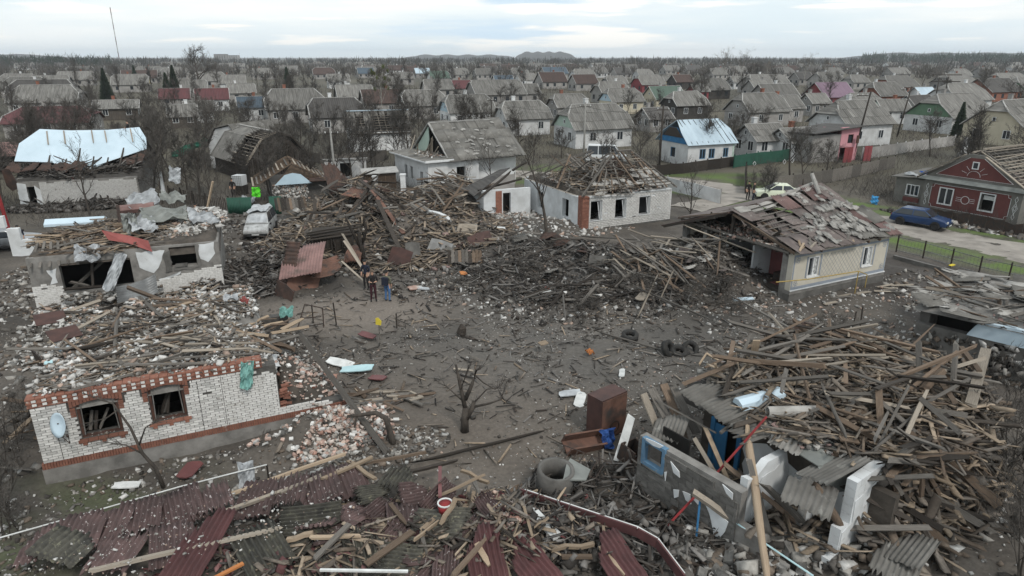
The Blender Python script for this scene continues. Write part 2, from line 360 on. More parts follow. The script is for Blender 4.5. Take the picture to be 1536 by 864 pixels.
# roads: sheets following the ground 3 cm above it
addm('gravel', (.30, .275, .245), (.20, .182, .162), scale=.7, detail=9, bump=.4, bscale=9, spots=(.15, .137, .12), sscale=.35, slo=.55, shi=.75)
def ribbon(pts, wd, step=1.2):
 vs = []; fs = []; P = [Vector((*p, 0)) for p in pts]; k = 0; path = []
 for a, b in zip(P[:-1], P[1:]):
  n = max(1, int((b - a).length / step)); path += [a.lerp(b, i / n) for i in range(n)]
 path.append(P[-1])
 for _ in range(8): path = [path[0]] + [(path[i - 1] + path[i] * 2 + path[i + 1]) / 4 for i in range(1, len(path) - 1)] + [path[-1]]
 cs = 6
 for i, p in enumerate(path):
  d = (path[min(i + 1, len(path) - 1)] - path[max(i - 1, 0)]).normalized(); nrm = Vector((-d.y, d.x, 0))
  ww = wd * (1 + .07 * math.sin(i * .9) + .05 * math.sin(i * 2.3))
  for j in range(cs + 1):
   q = p + nrm * ww * (j / cs - .5); e = .5 - abs(j / cs - .5)
   vs.append((q.x, q.y, hz(q.x, q.y) + .01 + .05 * min(1, e * 5) - (.03 if j in (2, 4) else 0)))
 for i in range(len(path) - 1):
  for j in range(cs): a = i * (cs + 1) + j; fs.append((a, a + 1, a + cs + 2, a + cs + 1))
 return np.array(vs), np.array(fs)
v_, f_ = ribbon(ROAD, 5.0); link('road', np_mesh('road', v_, f_, M['gravel'], True), kind='structure')
v_, f_ = ribbon(SPUR, 3.4); v_[:, 2] += .012; link('dirt_track', np_mesh('track', v_, f_, M['gravel'], True), kind='structure')
# ---------------------------------------------------------------- loose small pieces (nobody could count them)
PAL = {'ash': [(.31, .295, .27), (.20, .19, .175), (.11, .10, .09), (.46, .45, .43), (.06, .054, .048), (.15, .12, .095)],
 'white': [(.56, .55, .53), (.48, .47, .45), (.40, .39, .37), (.28, .27, .25), (.2, .19, .175), (.36, .27, .22)],
 'pink': [(.48, .37, .31), (.44, .30, .25), (.54, .47, .42), (.5, .47, .43), (.32, .19, .15), (.3, .27, .24)],
 'wood': [(.20, .17, .14), (.14, .11, .085), (.24, .19, .14), (.09, .075, .062), (.30, .24, .18), (.17, .15, .13)],
 'soil': [(.11, .10, .088), (.092, .083, .073), (.13, .118, .104), (.07, .063, .056)],
 'dark': [(.035, .031, .028), (.06, .054, .048), (.085, .077, .069), (.13, .12, .11), (.05, .04, .033), (.18, .17, .16)],  # dark debris tones; the near-black ones put gap shade into the colour
 'maroon': [(.15, .055, .055), (.10, .045, .045), (.07, .065, .06), (.19, .10, .095), (.24, .20, .18), (.06, .05, .045)],
 'roof': [(.30, .29, .27), (.2, .19, .18), (.4, .385, .36), (.16, .15, .14), (.24, .17, .155), (.12, .11, .10)]}
_bv = np.array([[x, y, z] for x in (-.5, .5) for y in (-.5, .5) for z in (-.5, .5)])
_bf = np.array([(0, 1, 3, 2), (4, 6, 7, 5), (0, 4, 5, 1), (2, 3, 7, 6), (0, 2, 6, 4), (1, 5, 7, 3)])
def pieces(name, pos, size, col, parent=None, jit=.28, flat=None, yaw=None, m='rubble', kind='stuff'):
 """a heap of small irregular solids as one mesh"""
 n = len(pos); B = np.repeat(_bv[None], n, 0) + RNG.uniform(-jit, jit, (n, 8, 3)); B = B * size[:, None, :]
 yw = RNG.uniform(0, 6.28, n) if yaw is None else yaw
 tl = RNG.normal(0, .35 if flat is None else flat, n); rl = RNG.normal(0, .35 if flat is None else flat, n)
 def rot(v, a, i, j):
  c, s = np.cos(a)[:, None], np.sin(a)[:, None]; p, q = v[..., i].copy(), v[..., j].copy(); v[..., i] = p * c - q * s; v[..., j] = p * s + q * c
 rot(B, tl, 0, 2); rot(B, rl, 1, 2); rot(B, yw, 0, 1)
 B += pos[:, None, :]
 F = (_bf[None] + (np.arange(n) * 8)[:, None, None]).reshape(-1, 4)
 return link(name, np_mesh(name, B.reshape(-1, 3), F, M[m], False, np.repeat(col, 8, 0)), parent, kind=kind)
def pick(pal, n, wts=None):
 p = np.array(PAL[pal]); return p[RNG.choice(len(p), n, p=wts)] * RNG.uniform(.7, 1.15, (n, 1))
def in_ell(n, cx, cy, rx, ry, a=0, p=.6):
 if p == 0: u, v = RNG.uniform(-rx, rx, n), RNG.uniform(-ry, ry, n); c, s = math.cos(a), math.sin(a); return cx + u * c - v * s, cy + u * s + v * c
 r = RNG.uniform(0, 1, n) ** p; t = RNG.uniform(0, 6.2832, n); u = r * np.cos(t) * rx; v = r * np.sin(t) * ry
 c, s = math.cos(a), math.sin(a); return cx + u * c - v * s, cy + u * s + v * c
def chips(name, n, e, pal, s0, s1, zf=h, dz=0., aspect=(1, .7, .5), parent=None, **k):
 x, y = in_ell(n, *e)
 if n >= 2500 and zf is h:                               # loose litter lies in drifts, with trodden bare soil between
  keep = (wob(x, y, .8, 5, 6) + .5 * wob(x, y, 2.3, 4, 1) > -.32) & (RNG.uniform(0, 1, n) > .9 * np.maximum(ell(x, y, -8, 32.6, 5, 2.6, .1, .8), ell(x, y, -2.2, 23.5, 3.2, 5.0, .2, .8))); x, y = x[keep], y[keep]; n = len(x)
 s = s0 * (s1 / s0) ** (RNG.uniform(0, 1, n) ** 1.8)
 size = np.stack([s * aspect[0], s * aspect[1], s * aspect[2]], 1) * RNG.uniform(.6, 1.3, (n, 3))
 z = zf(x, y) + size[:, 2] * .25 + dz * RNG.uniform(0, 1, n)
 return pieces(name, np.stack([x, y, z], 1), size, pick(pal, n), parent, **k)
def sticks(name, n, e, pal, l0, l1, zf=h, dz=0., parent=None, flat=.12, th=.045, **k):
 x, y = in_ell(n, *e); ln = RNG.uniform(l0, l1, n); t = th * RNG.uniform(.4, 1.6, n)
 size = np.stack([ln, t * RNG.uniform(1, 2.6, n), t * .7], 1)
 z = zf(x, y) + .03 + dz * RNG.uniform(0, 1, n)
 return pieces(name, np.stack([x, y, z], 1), size, pick(pal, n), parent, jit=.12, flat=flat, **k)
# ---------------------------------------------------------------- village houses
addm('roof_slate', (.175, .169, .157), (.092, .088, .081), scale=1.0, detail=9, rnd=.2, bump=.2, stretch=(2.6, .35, .35), spots=(.25, .245, .23), sscale=1.4, slo=.58, shi=.75, wave=('X', .9))
addm('roof_dark', (.085, .08, .075), (.055, .052, .05), scale=1.0, detail=8, rnd=.2, bump=.2, stretch=(2.6, .35, .35), wave=('X', .9))
addm('roof_brown', (.075, .05, .042), (.048, .036, .033), scale=1.0, detail=8, rnd=.15, bump=.2, stretch=(2.6, .35, .35), wave=('X', .9))
addm('roof_red', (.105, .044, .046), (.08, .037, .039), scale=1.0, detail=6, rnd=.1, bump=.15, stretch=(2.6, .35, .35), wave=('X', .9))
addm('roof_green', (.09, .125, .10), (.07, .10, .082), scale=1.0, detail=6, bump=.15, stretch=(2.6, .35, .35), wave=('X', .9))
addm('roof_blue', (.075, .10, .125), (.06, .08, .10), scale=1.0, detail=6, rnd=.15, bump=.15, stretch=(2.6, .35, .35), wave=('X', .9))
addm('roof_lilac', (.20, .14, .18), (.16, .11, .145), scale=1.0, detail=6, bump=.15, stretch=(2.6, .35, .35), wave=('X', .9))
addm('roof_metal', (.41, .50, .56), (.32, .40, .46), scale=1.0, rough=.45, bump=.05, stretch=(1, .3, .3), spec=.4)
addm('cap_pale', (.36, .355, .34), (.24, .235, .225), scale=2, rnd=.15, bump=.1)
addm('wall_white', (.60, .61, .61), (.45, .45, .445), scale=.8, rnd=.16, bump=.1, spots=(.33, .31, .28), sscale=1.1, slo=.62, shi=.8)
addm('wall_grey', (.30, .29, .275), (.22, .21, .20), scale=.8, rnd=.15, bump=.1)
addm('wall_cream', (.52, .47, .36), (.44, .40, .31), scale=.8, rnd=.08, bump=.1)
addm('wall_pink', (.52, .26, .29), (.46, .23, .255), scale=.8, bump=.1)
addm('wall_yellow', (.50, .40, .16), (.43, .34, .15), scale=.8, bump=.1)
addm('wall_brick', (.24, .105, .07), (.18, .08, .058), scale=1.5, rnd=.15, bump=.2)
addm('wall_red', (.22, .05, .055), (.17, .045, .05), scale=1.5, rnd=.1, bump=.1)
addm('wall_dark', (.06, .055, .05), (.04, .037, .034), scale=1.5, rnd=.1, bump=.2)
addm('wall_wood', (.11, .095, .08), (.06, .052, .045), scale=1.5, rnd=.1, bump=.2, stretch=(5, 5, .6))
addm('gable_mint', (.42, .52, .45), (.35, .44, .38), scale=1, bump=.1)
addm('gable_green', (.12, .20, .13), (.10, .165, .11), scale=1, bump=.1)
addm('gable_blue', (.44, .56, .63), (.38, .49, .56), scale=1, bump=.1)
def window_meshes(wd, ht, fm, bars=1):
 f = MB(); t = .07
 f.bx(-wd / 2, -wd / 2 + t, -.05, .05, 0, ht).bx(wd / 2 - t, wd / 2, -.05, .05, 0, ht)
 f.bx(-wd / 2 + t, wd / 2 - t, -.05, .05, 0, t).bx(-wd / 2 + t, wd / 2 - t, -.05, .05, ht - t, ht)
 for k in range(bars): x = -wd / 2 + wd * (k + 1) / (bars + 1); f.bx(x - .03, x + .03, -.04, .04, t, ht - t)
 s = MB().bx(-wd / 2 + t * .5, wd / 2 - t * .5, -.015, .015, t * .5, ht - t * .5)
 return f.mesh('window', M[fm]), s.mesh('pane', M['glass'])
WM = {k: window_meshes(1.05, 1.25, k) for k in ('frame_white', 'frame_brown', 'frame_blue')}
WM['attic'] = window_meshes(.5, .6, 'frame_white', 0)
WSIMPLE = MB().bx(-.5, .5, -.03, .03, 0, 1.2).mesh('window', M['glass'])
def add_window(parent, loc, rz, k='frame_white', simple=False):
 if simple: return link('window', WSIMPLE, parent, loc, (0, 0, rz))
 f, s = WM[k]; wdo = link('window', f, parent, loc, (0, 0, rz)); link('pane', s, wdo); return wdo
SHEET_FAR = {}
def far_sheet(mn):
 if mn not in SHEET_FAR:
  vs = []; fs = []; n = 9
  for z in (0, -.02):
   for i in range(n):
    for j in (0, 1): vs.append((i / (n - 1) - .5, j - .5, z + (.035 if i % 2 else 0)))
  for i in range(n - 1): a = i * 2; fs.append((a, a + 2, a + 3, a + 1)); b = n * 2 + a; fs.append((b, b + 1, b + 3, b + 2))
  for j in (0, 1):
   for i in range(n - 1): a = i * 2 + j; b = n * 2 + a; fs.append((a, b, b + 2, a + 2) if j == 0 else (a, a + 2, b + 2, b))
  SHEET_FAR[mn] = MB().add(vs, fs).mesh('roof_sheet', M[mn], False)
 return SHEET_FAR[mn]
HOUSES = []      # (nick, x, y, radius)
def roof_faces(Lr, D, wh, rh, hip, ov=.4):
 """eave/ridge points of a half-hipped roof; hip = height share where the end hip starts (1 = plain gable, 0 = full hip)"""
 xe = Lr / 2 + ov; ye = D / 2 + ov; ze = wh - ov * rh / (D / 2) * .6; zr = wh + rh
 yk = ye * (1 - hip); zk = ze + (zr - ze) * hip; xr = xe - (1 - hip) * D * .42
 front = [(-xe, -ye, ze), (xe, -ye, ze), (xe, -yk, zk), (xr, 0, zr), (-xr, 0, zr), (-xe, -yk, zk)]
 back = [(-x, -y, z) for x, y, z in front]
 ends = []
 if hip < 1:
  for sgn in (-1, 1): ends.append([(sgn * xe, sgn * yk, zk), (sgn * xe, -sgn * yk, zk), (sgn * xr, 0, zr)][::1])
 clean = lambda pl: [p for i, p in enumerate(pl) if (Vector(p) - Vector(pl[i - 1])).length > .02]
 return clean(front), clean(back), [clean(e[::-1]) for e in ends], (xe, ye, ze, yk, zk, xr, zr)
def house(x0, x1, py, nick, roof='roof_slate', wall='wall_white', gable=None, hip=.62, th=22, ratio=.78, wh=2.8, rh=None, frame='frame_white', chim=1, label=None, group='village houses behind the ruins', sheets=None, win=3, both=True):
 base = at((x0 + x1) / 2, py); dist = base.y; al = math.atan2(base.x, base.y); a = R(th + U(-2.5, 2.5)) + al
 wpx = (x1 - x0) / FPX * (math.hypot(base.length, CAMH) * .98)
 Lr = wpx / (abs(math.cos(a)) + ratio * abs(math.sin(a))) - .8; Lr = max(4.5, min(Lr, 16)); D = max(4.5, Lr * ratio)
 if D > 10: D = 10
 rh = rh or min(3.6, D * .43)
 c = base + Vector((math.sin(al), math.cos(al), 0)) * (.36 * (Lr * abs(math.sin(a)) + D * abs(math.cos(a))))
 zc = hz(c.x, c.y); far = dist > 175
 if py < 170 and wall == 'wall_white' and random.random() < .45: wall = 'wall_grey'; nick = nick.replace('white house', 'pale house').replace('white gabled', 'pale gabled'); label = label and label.replace('white', 'pale')
 o = thing('house', label or nick, 'house', (c.x, c.y, zc), R(th), group)
 HOUSES.append((nick, c.x, c.y, max(Lr, D) * .62))
 front, back, ends, (xe, ye, ze, yk, zk, xr, zr) = roof_faces(Lr, D, wh, rh, hip)
 # walls with gable tops, a solid prism under the roof
 zt = wh + rh * hip; yt = D / 2 * (1 - hip)
 prof = [(-D / 2, 0), (D / 2, 0), (D / 2, wh), (yt, zt - .12), (-yt, zt - .12), (-D / 2, wh)] if hip > .02 else [(-D / 2, 0), (D / 2, 0), (D / 2, wh), (-D / 2, wh)]
 MB().slab([(-Lr / 2, y, z) for y, z in prof], (1, 0, 0), Lr).build('wall', M[wall], o)
 if gable and hip > .02:
  for sx in (-1, 1):
   gp = [(sx * (Lr / 2 + .004), y, z) for y, z in ((-D / 2, wh + .02), (D / 2, wh + .02), (yt, zt - .15), (-yt, zt - .15))]
   MB().slab(gp, (sx, 0, 0), .05).build('gable', M[gable], o)
 if hip > .02:                                       # plinth skirt
  pass
 rb = MB()
 for pl in [front, back] + ends:
  n = (Vector(pl[1]) - Vector(pl[0])).cross(Vector(pl[2]) - Vector(pl[0])); n = n if n.z > 0 else -n
  rb.slab(pl, n, .07)
 rf = rb.build('roof', M[roof], o)
 cp = MB(); lift = Vector((0, 0, .09))
 cp.bar(Vector((-xr, 0, zr)) + lift, Vector((xr, 0, zr)) + lift, .26, .08)
 for sx in (-1, 1):
  if hip < 1:
   for sy in (-1, 1): cp.bar(Vector((sx * xe, sy * yk, zk)) + lift, Vector((sx * xr, 0, zr)) + lift, .2, .07)
  for sy in (-1, 1): cp.bar(Vector((sx * xe, sy * ye, ze)) + lift * .6, Vector((sx * xe, sy * yk, zk)) + lift * .6, .16, .1)
 cp.build('ridge_cap', M['cap_pale'], o)
 if chim:
  x = U(-.25, .25) * Lr; MB().bx(x - .28, x + .28, .5, 1.05, zr - 1.4, zr + .75).bx(x - .34, x + .34, .44, 1.11, zr + .752, zr + .85).build('chimney', M[random.choice(['wall_brick', 'wall_grey', 'wall_white'])], rf)
 nw = max(2, int(Lr / 3.2)) if win else 0
 for k in range(nw):
  x = -Lr / 2 + Lr * (k + .5 + U(-.1, .1)) / nw; add_window(o, (x, -D / 2 - .03, 1.0), 0, frame, far)
 for sx in ((-1, 1) if both else (-1,)):
  for k in range(2): add_window(o, (sx * (Lr / 2 + .03), D * (k - .5) * .5, 1.0), R(90), frame, far)
  if hip > .4 and not far: add_window(o, (sx * (Lr / 2 + .07), 0, wh + rh * hip * .3), R(90), 'attic')
 if sheets is None: sheets = dist < 118
 if sheets and roof not in ('roof_metal',):         # corrugated sheets, each its own piece, on the slope one sees
  a0, a1 = Vector((-xe, -ye, ze)), Vector((xe, -ye, ze)); up = Vector((0, ye, zr - ze)); sl = up.length; upn = up.normalized()
  rows = max(3, round(sl / 1.6)); cols = max(4, round(2 * xe / 1.13)); nrm = Vector((1, 0, 0)).cross(upn)
  q0 = Matrix((Vector((1, 0, 0)), upn, nrm)).transposed()
  me = far_sheet(roof)
  for r in range(rows):
   for cc in range(cols):
    f = (r + .5) / rows; x = -xe + 2 * xe * (cc + .5) / cols
    lim = xe if f < hip else xe - (xe - xr) * (f - hip) / max(1e-3, 1 - hip)
    if abs(x) > lim - .25: continue
    p = a0 + upn * (sl * f); p.x = x
    s = link('roof_sheet', me, o); s.matrix_local = Matrix.Translation(p + nrm * (.085 + .02 * ((r + cc) % 2) + U(0, .012))) @ q0.to_4x4() @ Euler((R(-1.2), R(U(-.6, .6)), R(U(-1.2, 1.2)))).to_matrix().to_4x4() @ Matrix.Diagonal((2 * xe / cols * 1.04, sl / rows * 1.06, 1, 1))
 return o
H = house
far = dict(sheets=False)
# centre, front rows first
H(737, 829, 203, 'white house with three dark windows left of the tall concrete pole', hip=.6)
H(823, 952, 222, 'white house with a mint green half hipped gable beside the concrete pole', gable='gable_mint', hip=.55)
H(816, 886, 181, 'plain grey half hipped house peeking over the mint gabled one', wall='wall_grey')
H(895, 966, 171, 'pale house with one light patch on its slate roof', wall='wall_cream', gable='gable_blue')
H(952, 1008, 198, 'low dark roofed annexe joined to the left of the metal roofed house', roof='roof_dark', wall='wall_grey', hip=1, rh=1.7, wh=2.3)
H(988, 1062, 178, 'dark half hipped house directly behind the light blue metal roof', wall='wall_dark', hip=.5)
H(1085, 1180, 190, 'big slate house rising right of the light blue metal roof', hip=.62, wall='wall_grey')
H(1098, 1176, 238, 'long low white house behind the green fence with diamonds', hip=1, rh=1.8, wh=2.4)
H(1150, 1222, 240, 'low white shed with sagging slate roof beside the pink house', hip=1, rh=1.5, wh=2.3)
H(1214, 1326, 219, 'tall white house with pale hipped slate roof behind the pink wall', hip=.45, wh=3.2)
H(1136, 1202, 184, 'steep dark slate house left of the slim white chimney', hip=1, wall='wall_grey')
H(1248, 1322, 184, 'grey hipped house behind the white house of the pink wall', hip=.5)
H(1303, 1358, 186, 'small white house with turquoise gable facing right', gable='gable_mint', hip=1, th=8, wh=2.6)
H(1345, 1396, 180, 'dark grey barn roofed house right of the turquoise gable', roof='roof_dark', hip=1, wall='wall_grey')
H(1366, 1472, 200, 'white house with broad dark green gable', gable='gable_green', hip=.6, th=24, wh=2.8)
H(1392, 1472, 168, 'house with a bright blue attic window under grey slate', hip=.6, frame='frame_blue')
H(1458, 1560, 218, 'pale broad gabled house at the right edge above the red house', hip=.6, wall='wall_cream', th=30)
H(656, 746, 191, 'white house with pale blue gable and patched slate roof', gable='gable_blue', hip=.6)
H(596, 672, 178, 'grey house with dark wooden gable beside the mistletoe birch', gable='wall_wood', wall='wall_grey', hip=.62)
H(540, 604, 173, 'house under a dark brown roof left of the mistletoe birch', roof='roof_brown', wall='wall_grey', hip=1)
H(503, 562, 163, 'small white gabled house next to the dark brown roof', hip=.9)
H(401, 488, 184, 'house with sunken damaged half hipped roof and pale sagging eave', hip=.5, wall='wall_grey')
H(463, 547, 199, 'dull grey house with one pinkish roof patch among bare trees', roof='roof_dark', wall='wall_grey', hip=.6)
H(360, 402, 181, 'white house under a blue grey metal roof', roof='roof_blue', hip=1)
# second rows
H(884, 946, 155, 'grey house with white gable right of the plain half hipped one', hip=.6)
H(960, 1028, 166, 'cream house under a dull green roof', roof='roof_green', wall='wall_cream', hip=1, gable='wall_cream')
H(1033, 1094, 149, 'slate house with a black wooden gable and white chimney', wall='wall_dark', hip=.6)
H(1028, 1062, 152, 'small dark red walled house under a slate roof', wall='wall_red', hip=1)
H(1112, 1162, 148, 'white house with a green door in its gable', hip=1)
H(1120, 1196, 166, 'open gabled slate house behind the big slate house', hip=1, wall='wall_grey')
H(1196, 1240, 174, 'narrow grey house left of the lilac roof', hip=1, wall='wall_grey')
H(1204, 1276, 162, 'long house under a faded lilac metal roof', roof='roof_lilac', wall='wall_red', hip=1)
H(1288, 1352, 160, 'house with a red brick gable and rounded slate roof', wall='wall_brick', hip=.6)
H(1308, 1370, 143, 'house with orange brick walls under patchy slate', wall='wall_brick', gable='wall_brick', hip=.65)
H(1360, 1400, 156, 'white shed with a light blue metal roof among slate roofs', roof='roof_metal', hip=1, wh=2.3)
H(1448, 1518, 152, 'long low dark slate house with brick end', roof='roof_dark', wall='wall_brick', hip=1)
H(1504, 1560, 148, 'house with green gable at the right edge', gable='gable_green', hip=.6)
H(945, 998, 139, 'slate house with a dark red gable', gable='wall_red', wall='wall_red', hip=.62)
H(988, 1012, 132, 'yellow walled house left of the dark brown barn', wall='wall_yellow', gable='wall_yellow', hip=1)
H(1000, 1040, 134, 'dark brown roofed barn in the middle rows', roof='roof_brown', wall='wall_dark', hip=1)
H(760, 812, 156, 'long grey slate roofed house left of the plain half hipped one', hip=1, wall='wall_grey')
H(694, 792, 158, 'long low slate house with white end gable behind the blue gabled one', hip=.8)
H(630, 682, 148, 'grey house with dark barge boards under its gable', hip=.8, wall='wall_grey')
H(668, 710, 146, 'little house under a bright red roof', roof='roof_red', wall='wall_grey', hip=1)
H(735, 773, 135, 'house with blue grey roof left of the dark blue gable', roof='roof_blue', hip=1)
H(491, 525, 133, 'white gabled slate house left of the bright blue roof', hip=1)
H(800, 852, 134, 'brown roofed house with two white gables', roof='roof_brown', hip=1)
H(850, 898, 137, 'dark brown house right of the two white gables', roof='roof_brown', hip=1)
H(900, 942, 137, 'slate half hip house left of the dark red gable', hip=.6, wall='wall_grey')
H(806, 854, 118, 'white house with a dark blue metal gable roof', roof='roof_blue', hip=1, **far)
H(1100, 1190, 140, 'long slate roof behind the white house with the green door', hip=.7, wall='wall_grey', **far)
H(1088, 1120, 134, 'small slate house left of the long slate roof', hip=1, **far)
H(1212, 1262, 132, 'pale gabled house behind the lilac roof', hip=.8, **far)
H(1262, 1300, 134, 'round shouldered slate house behind the brick gables', hip=.5, wall='wall_grey', **far)
H(1400, 1455, 136, 'grey house behind the blue attic window house', hip=.6, **far)
H(1468, 1545, 134, 'wide slate house with a white satellite dish near the right edge', hip=.7, wall='wall_grey', **far)
H(1183, 1218, 128, 'small dark gabled house at the far centre right', roof='roof_dark', hip=1, **far)
H(1153, 1190, 117, 'pale half hip house far back at centre right', hip=.6, **far)
H(1322, 1362, 118, 'white gabled house far back behind the orange brick walls', hip=1, **far)
H(1455, 1500, 116, 'long grey house far back at the right edge', hip=1, **far)
H(1085, 1122, 114, 'white gabled house far back below the birches', hip=.8, **far)
H(1057, 1090, 120, 'slate house far back beside the birches', hip=.7, **far)
H(988, 1020, 112, 'tall pale gabled house far back above the yellow walls', hip=1, **far)
H(948, 980, 121, 'half hip slate house far back left of the yellow walls', hip=.6, **far)
H(852, 894, 124, 'grey half hip house far back right of the dark blue roof', hip=.6, **far)
H(770, 808, 131, 'low pale roofed house left of the two white gables', hip=.6, **far)
H(640, 676, 127, 'dark green grey roofed house far back beyond the mistletoe birch', roof='roof_green', hip=.7, **far)
H(708, 740, 120, 'slate half hip house far back left of the blue grey roof', hip=.6, **far)
H(672, 704, 120, 'slate house far back beyond the bright red roof', hip=.7, **far)
H(620, 646, 117, 'house with faded blue roof far back beyond the birch', roof='roof_metal', hip=1, **far)
H(535, 562, 117, 'house with deep blue roof far back left of the birch', roof='roof_blue', hip=1, **far)
H(472, 490, 112, 'white gabled house far back left of the deep blue roof', hip=1, **far)
H(560, 600, 139, 'slate house half hidden behind the birch trunk', hip=.7, wall='wall_grey', **far)
# left rows
H(30, 146, 206, 'maroon roofed house right behind the tarpaulined roof', roof='roof_red', wall='wall_grey', hip=.45, th=17, rh=2.3, wh=2.4, sheets=False)
H(32, 124, 172, 'grey roofed house with pale verge behind the maroon roof', hip=.5, th=17, wall='wall_grey')
H(28, 114, 155, 'house with stripped roof laths behind the maroon roof', roof='roof_dark', hip=.5, th=17, wall='wall_grey', **far)
H(16, 74, 147, 'pale edged slate house third behind the maroon roof', hip=.5, th=17, wall='wall_grey', **far)
H(56, 107, 142, 'long slate house beyond the stripped laths', hip=.8, th=17, wall='wall_grey', **far)
H(10, 56, 136, 'farthest slate house of the left edge row', hip=.6, th=17, wall='wall_grey', **far)
H(176, 223, 138, 'white house with a yellow cornice among trees', roof='roof_slate', gable='wall_yellow', hip=.7)
H(182, 242, 124, 'long brown roofed hall behind the yellow cornice', roof='roof_brown', wall='wall_grey', hip=1, **far)
H(267, 312, 150, 'slate house left of the white house with red roof', hip=.8, wall='wall_grey')
H(299, 344, 166, 'white house under a bright red roof at left', roof='roof_red', hip=1)
H(244, 286, 160, 'low shed under a pinkish red roof', roof='roof_red', wall='wall_grey', hip=1, wh=2.2)
H(282, 322, 184, 'small white hut with open grey gable behind the half collapsed barn', hip=1, wh=2.2)
H(262, 294, 192, 'little grey gabled hut left of the white hut', hip=1, wall='wall_wood', wh=2.2)
H(296, 338, 131, 'slate house under the big bare oak', hip=.6, **far)
H(333, 368, 136, 'white gabled house right of the big bare oak', hip=1, **far)
H(345, 384, 154, 'grey slate house behind the blue grey metal roof', hip=.8, wall='wall_grey')
H(150, 210, 180, 'long open fronted shed right of the maroon roof', roof='roof_slate', wall='wall_wood', hip=1, wh=2.4, rh=1.5)
H(1420, 1452, 121, 'grey house far back behind the utility pylons', hip=.7, **far)
H(1524, 1560, 124, 'small slate house far back at the right corner', hip=.8, **far)
H(96, 140, 128, 'low slate house far back at left among trees', hip=.8, **far)
H(1228, 1262, 118, 'small slate house far back left of the dark poplar clump', hip=.8, **far)
H(876, 912, 117, 'low slate house far back at the centre', hip=.8, **far)
H(590, 622, 128, 'pale slate house far back left of the red roof', hip=.8, **far)
NF = len(HOUSES)
for k in range(70):
 px, py = U(0, 1536), U(101, 119); wv_ = 3400 / (py - 84) * U(.25, .36); c_ = at(px, py)
 if any(abs(q[1] - c_.x) < q[3] + 9 and abs(q[2] - c_.y) < q[3] + 14 for q in HOUSES): continue
 H(px - wv_ / 2, px + wv_ / 2, py, 'tiny grey house', random.choice(('roof_slate', 'roof_slate', 'roof_dark', 'roof_brown')), random.choice(('wall_grey', 'wall_white', 'wall_grey')), hip=random.choice((.6, 1, .8)), label='tiny grey roofed house in the farthest rows just below the woods', group='farthest houses below the woods', sheets=False)
del HOUSES[NF:]
# ---------------------------------------------------------------- bare trees, shrubs, woods
def cone3(mb, p, d, ln, r):
 """a twig: three sided spike"""
 d = d.normalized(); up = Vector((0, 0, 1)) if abs(d.z) < .9 else Vector((1, 0, 0)); a = d.cross(up).normalized() * r; b = a.cross(d)
 mb.add([p + a, p - a * .5 + b * .87, p - a * .5 - b * .87, p + d * ln], [(0, 1, 3), (1, 2, 3), (2, 0, 3)])
def rdir(d, ang):
 d = d.normalized(); up = Vector((0, 0, 1)) if abs(d.z) < .9 else Vector((1, 0, 0)); a = d.cross(up).normalized(); b = a.cross(d)
 t = U(0, 6.2832); return (d * math.cos(ang) + (a * math.cos(t) + b * math.sin(t)) * math.sin(ang)).normalized()
def bare_tree(ht=7., spread=.8, limbs=8, sub=5, tw=6, fine=4, tr=.14, stems=1, upw=.35, r_tw=.017, base=.25, lean=0.):
 T = MB(); K = MB()
 for s_ in range(stems):
  th = U(0, 6.28); off = Vector((math.cos(th), math.sin(th), 0)) * (.35 if stems > 1 else 0)
  d = Vector((lean + U(-.12, .12), U(-.12, .12), 1)) if stems == 1 else rdir(Vector((0, 0, 1)), U(.1, .5))
  pts = [off]; dd = d.normalized(); th_ = ht * U(.75, .9)
  for k in range(5): dd = (dd + Vector((U(-.12, .12), U(-.12, .12), .06))).normalized(); pts.append(pts[-1] + dd * th_ / 5)
  T.tube(pts, [tr * (1 - .17 * k) for k in range(6)], 6, False)
  for i in range(limbs):
   f = base + (1 - base) * (i + U(0, 1)) / limbs; k = min(4, int(f * 5)); p = pts[k].lerp(pts[k + 1], f * 5 - k)
   ld = rdir(Vector((0, 0, 1)), U(.55, 1.25) * spread + .1); ld = (ld + Vector((0, 0, upw))).normalized(); ll = ht * U(.28, .5) * (1.15 - .6 * f)
   bp = [p]; bd = ld
   for q in range(3): bd = (bd + Vector((U(-.25, .25), U(-.25, .25), U(-.05, .22)))).normalized(); bp.append(bp[-1] + bd * ll / 3)
   rr = tr * .5 * (1.1 - .7 * f); T.tube(bp, [rr, rr * .7, rr * .45, rr * .2], 4, False)
   for j in range(sub):
    g_ = .25 + .75 * (j + U(0, 1)) / sub; q = min(2, int(g_ * 3)); p2 = bp[q].lerp(bp[q + 1], g_ * 3 - q)
    sd_ = (rdir(bp[q + 1] - bp[q], U(.4, 1.0)) + Vector((0, 0, upw * .7))).normalized(); sl = ll * U(.35, .65); e = p2 + sd_ * sl
    K.tube([p2, p2.lerp(e, .5) + Vector((U(-.1, .1), U(-.1, .1), U(-.05, .1))) * sl, e], [rr * .35 + r_tw * .5, rr * .2 + r_tw * .4, r_tw * .5], 3, False)
    for t_ in range(tw):
     p3 = p2.lerp(e, U(.15, 1)); td = (rdir(sd_, U(.3, 1.1)) + Vector((0, 0, upw * .6))).normalized(); tl = sl * U(.35, .8)
     cone3(K, p3, td, tl, r_tw)
     for y_ in range(fine): cone3(K, p3 + td * tl * U(.2, .85), rdir(td, U(.3, .9)), tl * U(.3, .65), r_tw * .7)
 return T.mesh('trunk', M['bark'], True), K.mesh('crown', M['twig'])
random.seed(21)
